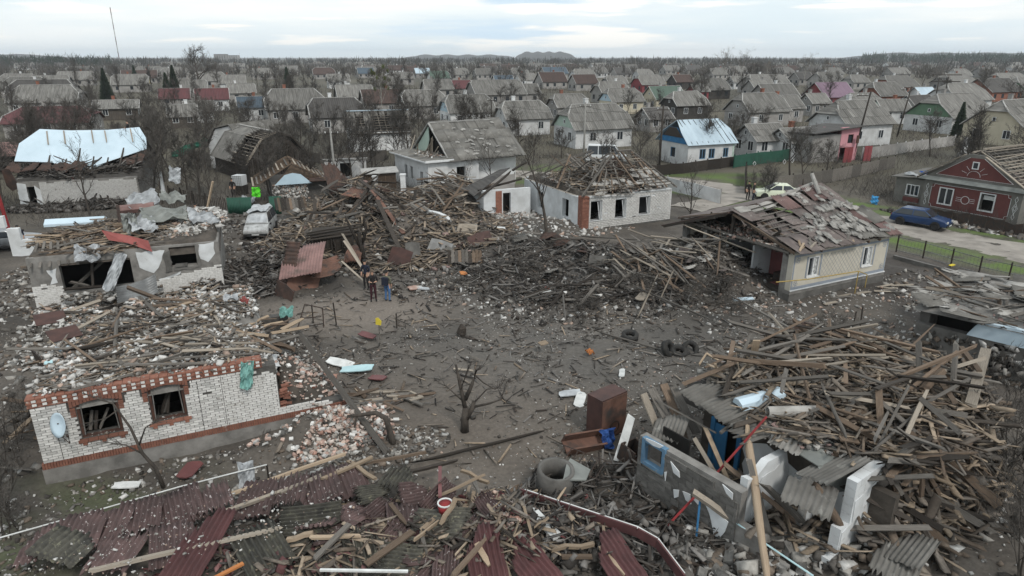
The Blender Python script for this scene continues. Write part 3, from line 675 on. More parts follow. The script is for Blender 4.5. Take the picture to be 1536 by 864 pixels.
TREES = [bare_tree(7.5, .85, 11, 6, 7, 5, .11), bare_tree(6.2, 1.0, 10, 6, 7, 5, .1), bare_tree(8.6, .65, 13, 6, 7, 4, .12), bare_tree(5.2, 1.1, 8, 5, 7, 5, stems=2, tr=.08), bare_tree(8.0, .9, 12, 6, 7, 5, .12), bare_tree(4.6, 1.15, 10, 6, 7, 5, tr=.09, base=.2), bare_tree(7.6, .75, 9, 3, 4, 2, .14, r_tw=.012), bare_tree(6.5, .95, 9, 4, 4, 2, .12, r_tw=.012)]
POPLAR = bare_tree(14, .28, limbs=16, sub=4, tw=5, fine=3, tr=.2, upw=1.0, r_tw=.02, base=.1)
OAK = bare_tree(14, 1.25, limbs=15, sub=7, tw=7, fine=5, tr=.4, r_tw=.022, base=.28)
BIRCH = bare_tree(12, .5, limbs=13, sub=5, tw=6, fine=4, tr=.13, upw=.2, r_tw=.014, base=.3); BIRCH[0].materials[0] = M['birch']; BIRCH[1].materials[0] = M['twig_light']
SHRUB = [bare_tree(2.6, .9, limbs=5, sub=4, tw=5, fine=3, tr=.024, stems=7, r_tw=.007, base=.15) for _ in range(3)]
def conifer(ht):
 T = MB().tube([(0, 0, 0), (0, 0, ht)], [.16, .03], 6); K = MB()
 for i in range(2500):
  f = U(.1, 1); r = (1 - f) * ht * .24 + .1; t = U(0, 6.28); p = Vector((0, 0, f * ht)); d = Vector((math.cos(t), math.sin(t), U(-.35, .1))); q = U(.25, 1)
  cone3(K, p + d * r * q * .7, Vector((d.x, d.y, U(-.6, .4))), r * .45 + .15, .09)
 return T.mesh('trunk', M['bark']), K.mesh('crown', M['needles'])
CONIFER = conifer(7.5)
USED = {}
def near_house(x, y):
 best = min(HOUSES, key=lambda hh: (hh[1] - x) ** 2 + (hh[2] - y) ** 2)
 al = math.atan2(x, y) - math.atan2(best[1], best[2]); dd = math.hypot(x, y) - math.hypot(best[1], best[2]); lat = al * math.hypot(x, y)
 if abs(lat) > abs(dd) * .45: rel = 'just right of' if lat > 0 else 'just left of'
 else: rel = 'behind' if dd > 0 else 'in front of'
 return rel, best[0]
def tree_label(kind, x, y, s):
 rel, nick = near_house(x, y)
 return (kind, rel, nick), None
def tree(tpl, x, y, s=1., rz=None, name='bare_tree', kind='bare tree', label=None, group='bare village trees', whole=True, z=None):
 rz = U(0, 6.28) if rz is None else rz; z = hz(x, y) - .05 if z is None else z
 if label is None: label, rep = tree_label(kind, x, y, s)
 if whole:
  o = thing(name, label if isinstance(label, str) else None, 'tree', (x, y, z), rz, group); o.scale = (s, s, s * U(.92, 1.1))
  link('trunk', tpl[0], o); link('crown', tpl[1], o)
 if o and isinstance(label, tuple): PENDING.append((o, label, project((x, y, 0))[0]))
 return o
PENDING = []
def free(x, y, m=1.0):
 for hh in HOUSES:
  if (hh[1] - x) ** 2 + (hh[2] - y) ** 2 < (hh[3] * .9 + m) ** 2: return False
 return float(segd(np.array([x]), np.array([y]), ROAD)[0]) > 3.8 and float(segd(np.array([x]), np.array([y]), SPUR)[0]) > 3
HOUSES += [('white house with torn open gable', -4, 68.5, 7), ('dark barn with bare laths', -27, 77, 6), ('burnt house under the tarpaulin', -39, 62, 7), ('white brick house with stripped roof', 7, 56, 7)]
# trees the photograph singles out
p = atd(300, 135, 255); tree(OAK, p.x, p.y, 1.25, label='largest bare oak standing above the rooftops on the skyline', name='oak_tree')
p = at(585, 180); o = tree(BIRCH, p.x - 1.5, p.y, 1.0, label='white trunked birch hung with yellow green mistletoe', name='birch_tree')
mis = MB()
for i in range(16):
 c = Vector((U(-3.2, 3.2), U(-2, 2), U(6.0, 11.4)))
 for k in range(90): cone3(mis, c + rdir(Vector((0, 0, 1)), U(0, 3.14)) * U(.05, .42), rdir(Vector((0, 0, 1)), U(0, 3.14)), U(.12, .3), .05)
mis.build('mistletoe', M['mistletoe'], o)
for px, dist, s, lab in [(1085, 330, 1.25, 'left birch of the tall pair on the right hand skyline'), (1112, 335, 1.35, 'tallest birch of the pair on the right hand skyline'), (1208, 320, 1.2, 'lone tall birch on the skyline right of the pair'), (1238, 330, 1.0, 'shorter birch on the skyline beside the lone tall one'), (1152, 360, .95, 'thin birch between the skyline pair and the lone one')]:
 p = atd(px, 100, dist); tree(BIRCH, p.x, p.y, s, label=lab, name='birch_tree', group='birches on the skyline')
for px, dist, s, lab in [(118, 210, .8, 'broad poplar left of the white house with yellow cornice'), (100 + 320, 165, .72, 'slim poplar above the sunken damaged roof'), (178, 235, .7, 'second poplar behind the brown roofed hall')]:
 p = atd(px, 130, dist); tree(POPLAR, p.x, p.y, s, label=lab, name='poplar_tree', group='poplars among the houses')
for px, dist, s, lab in [(262, 190, 1.3, 'broad dark conifer left of the big bare oak'), (250, 196, 1.15, 'second dark conifer crowding the broad one'), (432, 260, 1.3, 'narrow dark conifer on the left hand skyline'), (1452, 112, .75, 'small dark conifer beside the broad dark green gable'), (158, 205, 1.3, 'tall ragged conifer beside the yellow cornice house'), (205, 330, 1.2, 'far dark conifer above the brown hall')]:
 p = atd(px, 130, dist); tree(CONIFER, p.x, p.y, s, label=lab, name='conifer_tree', kind='dark conifer', group='conifers among the houses')
HERO_TREES = [  # px, py of the foot, template, scale, label
 (820, 357, 6, 1.0, 'dark bare tree standing before the corner of the white brick house'), (135, 322, 7, .85, 'bare fruit tree growing before the white brick wall of the tarpaulined house'),
 (232, 300, 6, .95, 'tall bare tree right of the tarpaulined roof'), (258, 268, 4, .9, 'wide bare tree behind the torn hanging sheet'), (205, 285, 7, .9, 'low bare tree between the tarpaulin and the torn sheet'),
 (735, 288, 7, .75, 'bare garden tree in front of the white house with torn gable'), (700, 300, 7, .5, 'small bare tree by the iron gate of the white house'), (500, 285, 4, .75, 'dark tree beside the concrete post behind the fallen roof'),
 (545, 268, 0, .85, 'bushy bare tree left of the white house with torn gable'), (470, 255, 1, .95, 'bare tree behind the barn with stripped laths'), (640, 225, 4, .75, 'bare tree right behind the torn gable'), (520, 232, 0, .8, 'bare tree in front of the stripped lath roof'), (575, 222, 1, .85, 'dense bare tree half hiding the stripped lath roof'),
 (1032, 345, 7, .7, 'bare fruit tree with whitewashed trunk beside the white fence'), (960, 252, 1, .85, 'dark bare tree at the left corner of the metal roofed house'), (1100, 235, 3, 1.0, 'leafless tree at the right corner of the metal roofed house'),
 (1185, 268, 6, .85, 'thin bare tree between the road and the pink house'), (1205, 282, 4, .8, 'taller bare tree right of the pale cream car'), (1150, 300, 3, .55, 'shrubby tree by the two people on the track'), (775, 235, 0, .8, 'bare tree behind the left end of the white brick house'), (800, 245, 1, .7, 'low bare tree left of the white minibus'), (842, 238, 5, .8, 'bare tree by the concrete pole and minibus'),
 (1500, 205, 3, 1.0, 'twiggy tree before the pale broad gable'), (1440, 190, 1, .85, 'bare tree at the right end of the dark green gable'), (355, 262, 5, .7, 'bare tree between the barn and white tank'), (300, 290, 1, .75, 'bare tree among canes behind the damaged van'), (60, 250, 0, .8, 'bare tree before the burnt house front'), (20, 190, 4, 1.0, 'bare tree at the left edge behind the pink roof'), (160, 250, 7, .8, 'bare branches across the burnt roof'), (105, 255, 7, .7, 'scrubby tree before the burnt rafters')]
for px, py, k, s, lab in HERO_TREES:
 p = at(px, py); tree(TREES[k], p.x, p.y, s, label=lab, group='bare garden trees around the ruins')
# the rest of the gardens: trees between the houses
random.seed(5); placed = 0; pts_ = []
while placed < 266:
 d = 66 + 360 * random.random() ** 1.35; a = U(-.72, .68) if random.random() < .6 else U(-.7, .05); x, y = d * math.sin(a), d * math.cos(a)
 if placed > 222: d = U(64, 130); a = U(-.66, -.04); x, y = d * math.sin(a), d * math.cos(a)
 px, py = project((x, y, 0))
 if not free(x, y, .6) or (18 < x < 34 and y < 82) or (x > 20 and y < 80 and x < 60 and y < 66): continue
 if any((x - q[0]) ** 2 + (y - q[1]) ** 2 < (2.2 + d / 110) ** 2 for q in pts_): continue
 pts_.append((x, y)); tree(random.choice(TREES[:6]), x, y, U(.58, .95) + d / 1800); placed += 1
for key in {q[1] for q in PENDING}:                         # tell trees near one house apart by their order
 grp = sorted((q for q in PENDING if q[1] == key), key=lambda q: q[2]); kind, rel, nick = key; nk = ' '.join(nick.split()[:7])
 for i, q in enumerate(grp): q[0]['label'] = f'{kind} {rel} the {nk}' if len(grp) == 1 else f"{('first', 'second', 'third', 'fourth', 'fifth', 'sixth', 'seventh', 'eighth', 'ninth', 'tenth', 'eleventh', 'twelfth', 'thirteenth', 'fourteenth', 'fifteenth', 'sixteenth', 'seventeenth', 'eighteenth', 'nineteenth', 'twentieth')[min(i, 19)]} {kind} from left, {rel} the {nk}"
# undergrowth: scrub, canes and hedges filling the gardens
K = MB(); random.seed(9); n = 0
for i in range(2500):
 d = 62 + 270 * random.random() ** 1.4; a = U(-.72, .66); x, y = d * math.sin(a), d * math.cos(a)
 if not free(x, y, .3) or (-2 < x < 34 and y < 82): continue
 z = hz(x, y); k = int(26 if d < 150 else 14)
 for j in range(k): q = Vector((x + random.gauss(0, 1.3), y + random.gauss(0, 1.0), z)); cone3(K, q, rdir(Vector((0, 0, 1)), U(.1, 1.15)), U(.5, 1.8) + d * .003, .012 + d * .00008)
K.build('undergrowth', M['twig'], kind='stuff')
# woods on the horizon, read as one mass
def woodland(name, n, d0, d1, a0, a1, hmin, hmax, m, fr=.55, dense=20):
 K = MB()
 for i in range(n):
  d = d0 + (d1 - d0) * random.random(); a = U(a0, a1); x, y = d * math.sin(a), d * math.cos(a); z = hz(x, y); t = U(hmin, hmax); r = t * .3
  for j in range(dense):
   q = Vector((x + random.gauss(0, r * .6), y + random.gauss(0, r * .6), z + t * U(.1, fr))); cone3(K, q, rdir(Vector((0, 0, 1)), U(0, .8)), t * U(.25, .5), r * .12)
 return K.build(name, M[m], kind='stuff')
random.seed(3)
woodland('woodland', 1200, 430, 800, -.74, .7, 5, 10, 'twig')
woodland('far_woodland', 1500, 760, 1900, -.74, .7, 9, 16, 'haze_wood', dense=14)
woodland('pine_wood', 520, 1300, 1800, .46, .74, 14, 20, 'needles', fr=.8, dense=12)
woodland('pine_wood', 300, 900, 1200, -.74, -.52, 10, 15, 'needles', fr=.8, dense=12)
def hill(px0, px1, pytop, dist, name):
 a = atd(px0, pytop, dist); b = atd(px1, pytop, dist); n = 40; m = 6; vs = []; fs = []; top = a.z
 for i in range(n + 1):
  f = i / n; e = min(1, 6 * f, 6 * (1 - f)) ** .6
  for j in range(m + 1):
   g_ = j / m; s_ = math.sin(math.pi * g_) ** .7
   vs.append((a.x + (b.x - a.x) * f, dist + (g_ - .5) * 500, -3 + (top + 3 + 2.5 * math.sin(i * .9)) * e * s_))
 for i in range(n):
  for j in range(m): q = i * (m + 1) + j; fs.append((q, q + m + 1, q + m + 2, q + 1))
 MB().add(vs, fs).build(name, M['haze_wood'], smooth=True, kind='structure')
hill(600, 780, 82.3, 3200, 'hill'); hill(770, 864, 78, 2900, 'hill'); hill(1270, 1640, 79.5, 2900, 'hill'); hill(-150, 90, 82, 2600, 'hill')
# ---------------------------------------------------------------- kit of planks, bricks, sheets
def plank_mesh(m, jag):
 vs = []; fs = []; ks = [-.5, -.17, .17, .5]; k_ = random.choice((.12, .3, .6)); zb = [0, U(-k_, k_), U(-k_, k_), 0]
 for i, x in enumerate(ks):
  for (y, z) in ((-.5, -.5), (.5, -.5), (.5, .5), (-.5, .5)):
   e = U(0, .07) * jag if i in (0, 3) else 0
   if i == 3 and jag > 1: y *= U(.25, .9); e = U(0, .12)
   vs.append((x - e if i == 3 else x + e, y, z + zb[i]))
 fs = [(3, 2, 1, 0), (12, 13, 14, 15)]
 for i in range(3):
  for k in range(4): a, b = i * 4 + k, i * 4 + (k + 1) % 4; fs.append((a, b, b + 4, a + 4))
 return MB().add(vs, fs).mesh('plank', M[m])
random.seed(31)
WOODS = ('wood_grey', 'wood_brown', 'wood_fresh', 'wood_dark', 'wood_pale')
PLANK = {wd: [plank_mesh(wd, j) for j in (0.2, 1, 1, 2, 2)] for wd in WOODS}
def log_mesh(m):
 n = 7; mb = MB(); mb.tube([(-.5, 0, 0), (-.15, .1, .06), (.2, -.08, .05), (.5, 0, 0)], [.5, .47, .44, .4], n); return mb.mesh('log', M[m], True)
LOG = {wd: [log_mesh(wd) for _ in range(2)] for wd in WOODS}
def brick_mesh(m, chip):
 vs = [Vector(v) for v in [(x, y, z) for x in (-.5, .5) for y in (-.5, .5) for z in (-.5, .5)]]
 vs = [v + Vector((U(-chip, chip), U(-chip, chip), U(-chip, chip))) for v in vs]
 return MB().add(vs, [(0, 1, 3, 2), (4, 6, 7, 5), (0, 4, 5, 1), (2, 3, 7, 6), (0, 2, 6, 4), (1, 5, 7, 3)]).mesh('brick', M[m])
BRICK = {m: [brick_mesh(m, c) for c in (.015, .02, .12, .18)] for m in ('brick_white', 'brick_red', 'brick_pink', 'concrete', 'mortar')}
def corr(m, W=1.0, Ln=1.0, waves=8, seg=4, rows=3, bend=0., jag=0., amp=.028, skew=0., th=.012, name='roof_sheet', warp=0.):
 """corrugated sheet, waves across x, length along y, real thickness"""
 nx = waves * seg; vs = []; fs = []; w1, w2 = U(0, 6), U(0, 6)
 e0 = [-.5 * Ln + (U(0, jag) if jag else 0) for _ in range(nx + 1)]; e1 = [.5 * Ln - (U(0, jag) if jag else 0) for _ in range(nx + 1)]
 if jag:
  cut = U(.0, .5); side = random.choice((-1, 1))
  for i in range(nx + 1):
   f = i / nx if side > 0 else 1 - i / nx
   e1[i] -= max(0, f - (1 - cut)) * Ln * U(.8, 1.3)
 for lay in (0, 1):
  for i in range(nx + 1):
   x = (i / nx - .5) * W
   for r in range(rows + 1):
    y = e0[i] + (e1[i] - e0[i]) * r / rows
    z = amp * math.sin(2 * math.pi * i / seg) + bend * (y / Ln) ** 2 * Ln + skew * x * y - lay * th + warp * (math.sin(3.1 * x + w1) + math.sin(3.7 * y + w2) + .6 * math.sin(7 * y + 4 * x + w1))
    vs.append((x, y, z))
 k = rows + 1; o = (nx + 1) * k
 for i in range(nx):
  for r in range(rows):
   a = i * k + r; fs.append((a, a + k, a + k + 1, a + 1)); fs.append((o + a, o + a + 1, o + a + k + 1, o + a + k))
  a = i * k; fs.append((a, o + a, o + a + k, a + k)); a += rows; fs.append((a, a + k, o + a + k, o + a))
 for r in range(rows):
  a = r; fs.append((a, a + 1, o + a + 1, o + a)); a = nx * k + r; fs.append((a, o + a, o + a + 1, a + 1))
 return MB().add(vs, fs).mesh(name, M[m], True)
def basis(p, q, nrm):
 """frame with y from p to q and z near nrm"""
 y = (Vector(q) - Vector(p)).normalized(); x = y.cross(Vector(nrm)).normalized(); z = x.cross(y)
 return Matrix((x, y, z)).transposed().to_4x4()
def put_sheet(me, p, q, nrm=(0, 0, 1), parent=None, sx=1., sy=1., name=None, **k):
 o = link(name or me.name.split('.')[0], me, parent, **k)
 o.matrix_local = Matrix.Translation((Vector(p) + Vector(q)) / 2) @ basis(p, q, nrm) @ Matrix.Diagonal((sx, sy, 1, 1)); return o
def plank(p, q, wd=.13, th=.035, wood='wood_grey', parent=None, roll=0., name='plank', mesh=None, **k):
 p, q = Vector(p), Vector(q); d = q - p; ln = d.length
 if ln < 1e-4: return None
 x = d / ln; up = Vector((0, 0, 1)) if abs(x.z) < .97 else Vector((1, 0, 0)); y = up.cross(x).normalized(); z = x.cross(y)
 m = Matrix((x, y, z)).transposed().to_4x4()
 o = link(name, mesh or random.choice(PLANK[wood]), parent, **k)
 o.matrix_local = Matrix.Translation((p + q) / 2) @ m @ Matrix.Rotation(roll, 4, 'X') @ Matrix.Diagonal((ln, wd, th, 1)); return o
def beam(p, q, t=.12, wood='wood_brown', parent=None, name='beam', **k): return plank(p, q, t, t * U(.8, 1.1), wood, parent, U(0, 1), name, **k)
def log(p, q, t=.14, wood='wood_grey', parent=None, name='log', **k): return plank(p, q, t, t, wood, parent, 0, name, mesh=random.choice(LOG[wood]), **k)
def brick(p, m='brick_white', parent=None, s=(.25, .12, .075), rot=None, whole=None, name='brick', **k):
 o = link(name, random.choice(BRICK[m][:2] if whole else BRICK[m]), parent, p, rot or (U(-.5, .5), U(-.5, .5), U(0, 6.28)), s, **k); return o
def zat(zf, x, y): return float(zf(np.array(x), np.array(y)))
def strew_planks(n, area, zf, woods, ln=(.8, 3), wd=(.08, .16), th=(.025, .05), yaw=(0, 3), tilt=.08, lift=.25, parent=None, rot=0., name='plank', logs=0., **k):
 x, y = in_ell(n, *area); ws = list(woods)
 for i in range(n):
  a = random.gauss(yaw[0], yaw[1]); l_ = U(*ln); d = Vector((math.cos(a), math.sin(a), 0)) * l_ / 2
  p, q = Vector((x[i], y[i], 0)) - d, Vector((x[i], y[i], 0)) + d
  s = (zat(zf, q.x, q.y) - zat(zf, p.x, p.y)); mid = zat(zf, x[i], y[i]); zb = max(mid, (zat(zf, q.x, q.y) + zat(zf, p.x, p.y)) / 2)
  t_ = max(-.6, min(.6, s / l_)) + random.gauss(0, tilt); z = zb + U(.02, lift)
  p.z = z - t_ * l_ / 2; q.z = z + t_ * l_ / 2
  if random.random() < logs: log(p, q, U(.08, .15), random.choice(ws), parent, name='log', **k)
  else: plank(p, q, U(*wd), U(*th), random.choice(ws), parent, random.gauss(0, .5), name, **k)
def strew_bricks(n, area, zf, mats, parent=None, s=(.25, .12, .075), lift=.05, **k):
 x, y = in_ell(n, *area)
 for i in range(n):
  f = U(.55, 1.05); brick((x[i], y[i], zat(zf, x[i], y[i]) + U(0, lift) + .03), random.choice(mats), parent, (s[0] * f, s[1], s[2] * U(.9, 1.1)), **k)
class Frame:
 """a building's own axes: x along its front, y into its depth"""
 def __init__(s, name, label, cat, O, deg, group=None, z=0.):
  s.o = thing(name, label, cat, (O[0], O[1], z), R(deg), group); s.c, s.s = math.cos(R(deg)), math.sin(R(deg)); s.O = Vector((O[0], O[1], z))
 def W(s, x, y, z=0.): return Vector((s.O.x + x * s.c - y * s.s, s.O.y + x * s.s + y * s.c, s.O.z + z))
 def Lc(s, p): d = Vector(p) - s.O; return Vector((d.x * s.c + d.y * s.s, -d.x * s.s + d.y * s.c, d.z))
 def px(s, px, py, z): return s.Lc(at(px, py, z))
 def hl(s, x, y):
  """ground height in local axes"""
  x = np.asarray(x, float); y = np.asarray(y, float); return h(s.O.x + x * s.c - y * s.s, s.O.y + x * s.s + y * s.c) - s.O.z
def wall_boxes(mb, x0, x1, z0, z1, y0, y1, holes=(), flip=False):
 """a straight wall with rectangular openings as butted blocks; flip swaps x and y"""
 xs = sorted({x0, x1} | {v for hh in holes for v in hh[:2]})
 for a, b in zip(xs[:-1], xs[1:]):
  cuts = sorted((hh[2], hh[3]) for hh in holes if hh[0] <= a + 1e-6 and hh[1] >= b - 1e-6); z = z0
  for c, d in cuts + [(z1, z1)]:
   if c > z + 1e-4: mb.bx(*((y0, y1, a, b) if flip else (a, b, y0, y1)), z, c)
   z = max(z, d)
 return mb
def lay_bricks(parent, x0, x1, z0, z1, y, holes, top, mat, parts, bl=.25, bh=.065, j=.011, dep=.06, name='brick', flip=False, key=None, right=None):
 """courses of single bricks, face at y; the first `parts` are own objects, the rest one joined mesh"""
 spots = []; r = 0; z = z0
 while z + bh < z1:
  x = x0 - (bl / 2 if r % 2 else 0)
  while x < x1:
   a, b = max(x, x0), min(x + bl, x1 if right is None else right(z)); x += bl + j
   if b - a < .05: continue
   segs = [(a, b)]
   for hx0, hx1, hz0, hz1 in holes:
    if z + bh > hz0 and z < hz1:
     ns = []
     for s0, s1 in segs:
      if s1 <= hx0 or s0 >= hx1: ns.append((s0, s1))
      else:
       if hx0 - s0 > .05: ns.append((s0, hx0))
       if s1 - hx1 > .05: ns.append((hx1, s1))
     segs = ns
   for s0, s1 in segs:
    if z + bh <= top((s0 + s1) / 2) and random.random() > .006: spots.append(((s0 + s1) / 2, s1 - s0, z + bh / 2))
  z += bh + j; r += 1
 if key: spots.sort(key=key)
 rest = MB()
 for i, (x, ln, z) in enumerate(spots):
  yy = y + U(-.006, .004)
  if i < parts:
   link(name, random.choice(BRICK[mat][:2]), parent, (yy, x, z) if flip else (x, yy, z), (0, 0, 0), (dep, ln, bh) if flip else (ln, dep, bh))
  else:
   if flip: rest.bx(yy - dep / 2, yy + dep / 2, x - ln / 2, x + ln / 2, z - bh / 2, z + bh / 2)
   else: rest.bx(x - ln / 2, x + ln / 2, yy - dep / 2, yy + dep / 2, z - bh / 2, z + bh / 2)
 if rest.v: rest.build('brick_courses', M[mat], parent, kind='stuff')
def surface(parent, x0, x1, y0, y1, zf, m, name='rubble_bed', n=.25, mask=None, zbot=None):
 """a lumpy bed of debris on top of a ruin, closed down its sides"""
 nx, ny = int((x1 - x0) / n) + 2, int((y1 - y0) / n) + 2
 xs = np.linspace(x0, x1, nx); ys = np.linspace(y0, y1, ny); X, Y = np.meshgrid(xs, ys); Z = zf(X, Y)
 edge = (np.arange(nx)[None] == 0) | (np.arange(nx)[None] == nx - 1) | (np.arange(ny)[:, None] == 0) | (np.arange(ny)[:, None] == ny - 1)
 if zbot is not None: Z = np.where(edge, zbot, Z)
 v = np.stack([X, Y, Z], -1).reshape(-1, 3); i = (np.arange(ny - 1)[:, None] * nx + np.arange(nx - 1)[None]).reshape(-1)
 f = np.stack([i, i + 1, i + nx + 1, i + nx], 1)
 if mask is not None:
  cx, cy = v[f, 0].mean(1), v[f, 1].mean(1); f = f[mask(cx, cy)]
 return link(name, np_mesh(name, v, f, M[m], True), parent)
def crumpled(m, W, Ln, amp=.12, n=9, name='tarp', fold=2.5, th=.012, seed=0, edge=.12):
 """torn, creased sheet material with thickness"""
 rr = random.Random(seed); vs = []; fs = []; ph = [rr.uniform(0, 6.28) for _ in range(6)]
 for lay in (0, 1):
  for i in range(n + 1):
   for j in range(n + 1):
    u, v = i / n - .5, j / n - .5
    z = amp * (math.sin(fold * 5 * u + ph[0] + 3 * v) + .7 * math.sin(fold * 7 * v + ph[1] - 4 * u) + .5 * math.sin(fold * 11 * (u + v) + ph[2]))
    e = 1 - edge * (.5 + .5 * math.sin(17 * v + ph[3] + 5 * u)) if abs(u) > .45 or abs(v) > .45 else 1
    vs.append((u * W * e, v * Ln * e, z - lay * th))
 k = n + 1; o = k * k
 for i in range(n):
  for j in range(n):
   a = i * k + j; fs.append((a, a + k, a + k + 1, a + 1)); fs.append((o + a, o + a + 1, o + a + k + 1, o + a + k))
 for i in range(n):
  for a, b in ((i, i + 1), (n * k + i + 1, n * k + i), ((i + 1) * k, i * k), (i * k + n, (i + 1) * k + n)): fs.append((a, b, o + b, o + a))
 return MB().add(vs, fs).mesh(name, M[m], False)
def blast_shape(pts, m, th=.05, name='plaster_patch'):
 pass
def patch(parent, pts, nrm, m='plaster_white', th=.02, name='plaster_patch', n=4):
 """a ragged flake of plaster left on a wall"""
 out = []; P = [Vector(p) for p in pts]
 for a, b in zip(P, P[1:] + P[:1]):
  L_ = (b - a).length; k = max(1, int(L_ / .22))
  for i in range(k): q = a.lerp(b, i / k); w_ = U(-.07, .07); ctr = sum(P, Vector()) / len(P); out.append(q + (q - ctr).normalized() * w_)
 nv = Vector(nrm).normalized()
 if (out[1] - out[0]).cross(out[2] - out[0]).dot(nv) < 0: out = out[::-1]
 return MB().slab(out, nv, th).build(name, M[m], parent)
# ---------------------------------------------------------------- A: white brick ruin with orange trim, nearest on the left
random.seed(41)
A = Frame('brick_ruin', 'roofless white brick house with orange brick window arches and a satellite dish', 'house', (-14.5, 17.75), 25.5)
ao = A.o; AH = 2.62
hA = [(1.14, 2.26, 1.28, 2.5), (3.12, 4.14, 1.36, 2.56)]
pl = MB().bx(-.08, 9.4, -.09, .5, -.5, .5); pl.build('plinth', M['plaster_grey'], ao)
rb = MB(); xx = -.06
while xx < 9.3: rb.bx(xx, xx + .066, -.1, .06, .503, .50 + .2 + U(-.004, .004)); xx += .077
rb.build('brick_band', M['brick_red'], ao)
bw = MB(); wall_boxes(bw, 0, 7.05, .5, AH, -.02, .4, hA); bw.bx(7.052, 9.2, -.02, .4, .5, .78)
bw.bx(0, .4, .402, 8, 0, AH).bx(.402, 7.2, 7.6, 8, 0, AH * .9).bx(7.202, 8.4, 7.6, 8, 0, 1.5).bx(6.65, 7.05, .402, 4.2, 0, 2.2).bx(.402, 6.64, .402, 7.59, 0, .3)
bw.build('wall', M['mortar'], ao)
MB().bx(.402, 6.64, .42, 7.55, 2.4, 2.52).build('ceiling', M['dark_shade'], ao)
MB().bx(.42, 6.6, 3.4, 3.5, .31, 2.39).build('partition', M['dark_shade'], ao)
arch = [(a - .22, b + .22, d - .22, d + .34) for a, b, c, d in hA]
topA = lambda x: AH if x < 6.2 else AH - (x - 6.2) * .5 - .12 * math.sin(9 * x)
rightA = lambda z: 7.02 if z > .95 else 8.9 - (z - .7) * 3 + .2 * math.sin(40 * z)
lay_bricks(ao, .0, 8.9, .712, AH, -.04, [(a - .02, b + .02, c - .12, d) for a, b, c, d in hA] + arch, topA, 'brick_white', 300, bl=.25, bh=.068, j=.018, key=lambda s: s[0], right=rightA)
for (a, b, c, d) in hA:                                    # orange arch, sill and frame of each window
 wn = MB()
 n = 15
 for i in range(n):
  f = (i + .5) / n; x = a - .16 + (b - a + .32) * f; rise = .15 * math.sin(math.pi * f); wd = (b - a + .32) / n - .012
  wn.bx(x - wd / 2, x + wd / 2, -.085, .03, d - .10 + rise, d + .15 + rise)
 for sx, e in ((-1, a), (1, b)):
  for k in range(4): x0 = e - .16 if sx < 0 else e + .02; wn.bx(x0, x0 + .14, -.085, .03, d - .13 - .076 * (k + 1) + .02, d - .13 - .076 * k + .01)
 wo = wn.build('window_surround', M['brick_red'], ao); wn = MB()
 for k in range(5): x0 = a - .12 + k * (b - a + .24) / 5; wn.bx(x0, x0 + (b - a + .24) / 5 - .012, -.13, .03, c - .11, c - .02)
 for x0 in (a - .02, (a + b) / 2 - .06, b - .1): wn.bx(x0, x0 + .12, -.11, .03, c - .21, c - .12)
 wn.build('window_sill', M['brick_red'], wo)
 fr = MB(); t = .075; fr.bx(a, a + t, .02, .14, c, d + .05).bx(b - t, b, .02, .14, c, d + .05).bx(a + t, b - t, .02, .14, d - .02, d + .055).bx(a + t, b - t, .02, .14, c, c + .05)
 fr.build('window_frame', M['frame_brown'], wo)
 ws = MB(); ws.bar((a + .09, .0, c + .1), (a + .13, -.02, d - .1), .025, .03); ws.bar((b - .1, .0, c + .1), (b - .13, -.03, d - .12), .025, .03); ws.build('glazing_bead', M['concrete'], wo)
 for k in range(3): x = U(a + .15, b - .4); plank((x, .3, c + .05), (x + U(.1, .4), .5, c + U(.5, 1)), .1, .03, random.choice(('wood_dark', 'wood_grey')), ao)
 chips('rubble', 60, ((a + b) / 2, .08, (b - a) * .45, .12), 'ash', .03, .1, lambda x, y, c=c: np.full(np.shape(x), c + .01), parent=ao)
co = MB()                                                  # cornice: three projecting courses and a dentil row between them
for z, yf in ((AH + .003, -.085), (AH + .137, -.10), (AH + .27, -.115)):
 x = -.06
 while x < 6.6: ln = min(.245, 6.62 - x); co.bx(x, x + ln, yf + U(0, .015), .3, z, z + .05); x += .256
co.build('cornice', M['brick_red'], ao)
for z, yf in ((AH + .055, -.075), (AH + .189, -.09)):
 wh_, rd_ = MB(), MB(); x = -.04; i = 0
 while x < 6.5: (wh_ if i % 2 else rd_).bx(x, x + .115, yf - (.02 if i % 2 else 0), .3, z, z + .078); x += .132; i += 1
 wh_.build('dentil_row', M['brick_white'], ao); rd_.build('dentil_back', M['brick_red'], ao)
for x, z0, z1 in ((4.56, .75, 2.55), (5.28, .75, 2.6), (.52, .75, 1.6)): MB().bx(x, x + .012, -.082, -.07, z0, z1).build('settling_joint', M['dark_shade'], ao)
zA = lambda x, y: AH + .28 + .16 * wob(np.asarray(x) * 1., np.asarray(y), 1.6, 6, 1) + .12 * np.sin(np.asarray(y) * .8) - np.clip(np.asarray(x) - 5.6, 0, 4) * .42 * (np.asarray(y) < 4.5) + .05 * wob(np.asarray(x), np.asarray(y), 6, 4, 3)
surface(ao, -.05, 7.1, .0, 8.1, zA, 'plaster_grey', zbot=2.3)
chips('rubble', 5200, (3.5, 4.0, 3.55, 4.0, 0, 0), 'white', .04, .22, zA, dz=.1, parent=ao); chips('rubble', 1500, (3.5, 4.0, 3.55, 4.0, 0, 0), 'ash', .04, .2, zA, parent=ao)
sticks('splinters', 900, (3.5, 4.1, 3.4, 3.9, 0, 0), 'wood', .15, .9, zA, .12, ao, .2, .03)
strew_planks(80, (3.4, 4.0, 2.9, 3.7, 0, 0), zA, ['wood_grey'] * 4 + ['wood_brown', 'wood_pale', 'wood_dark'], (.9, 3.2), (.07, .14), yaw=(-.1, .55), parent=ao, lift=.22, logs=.12)
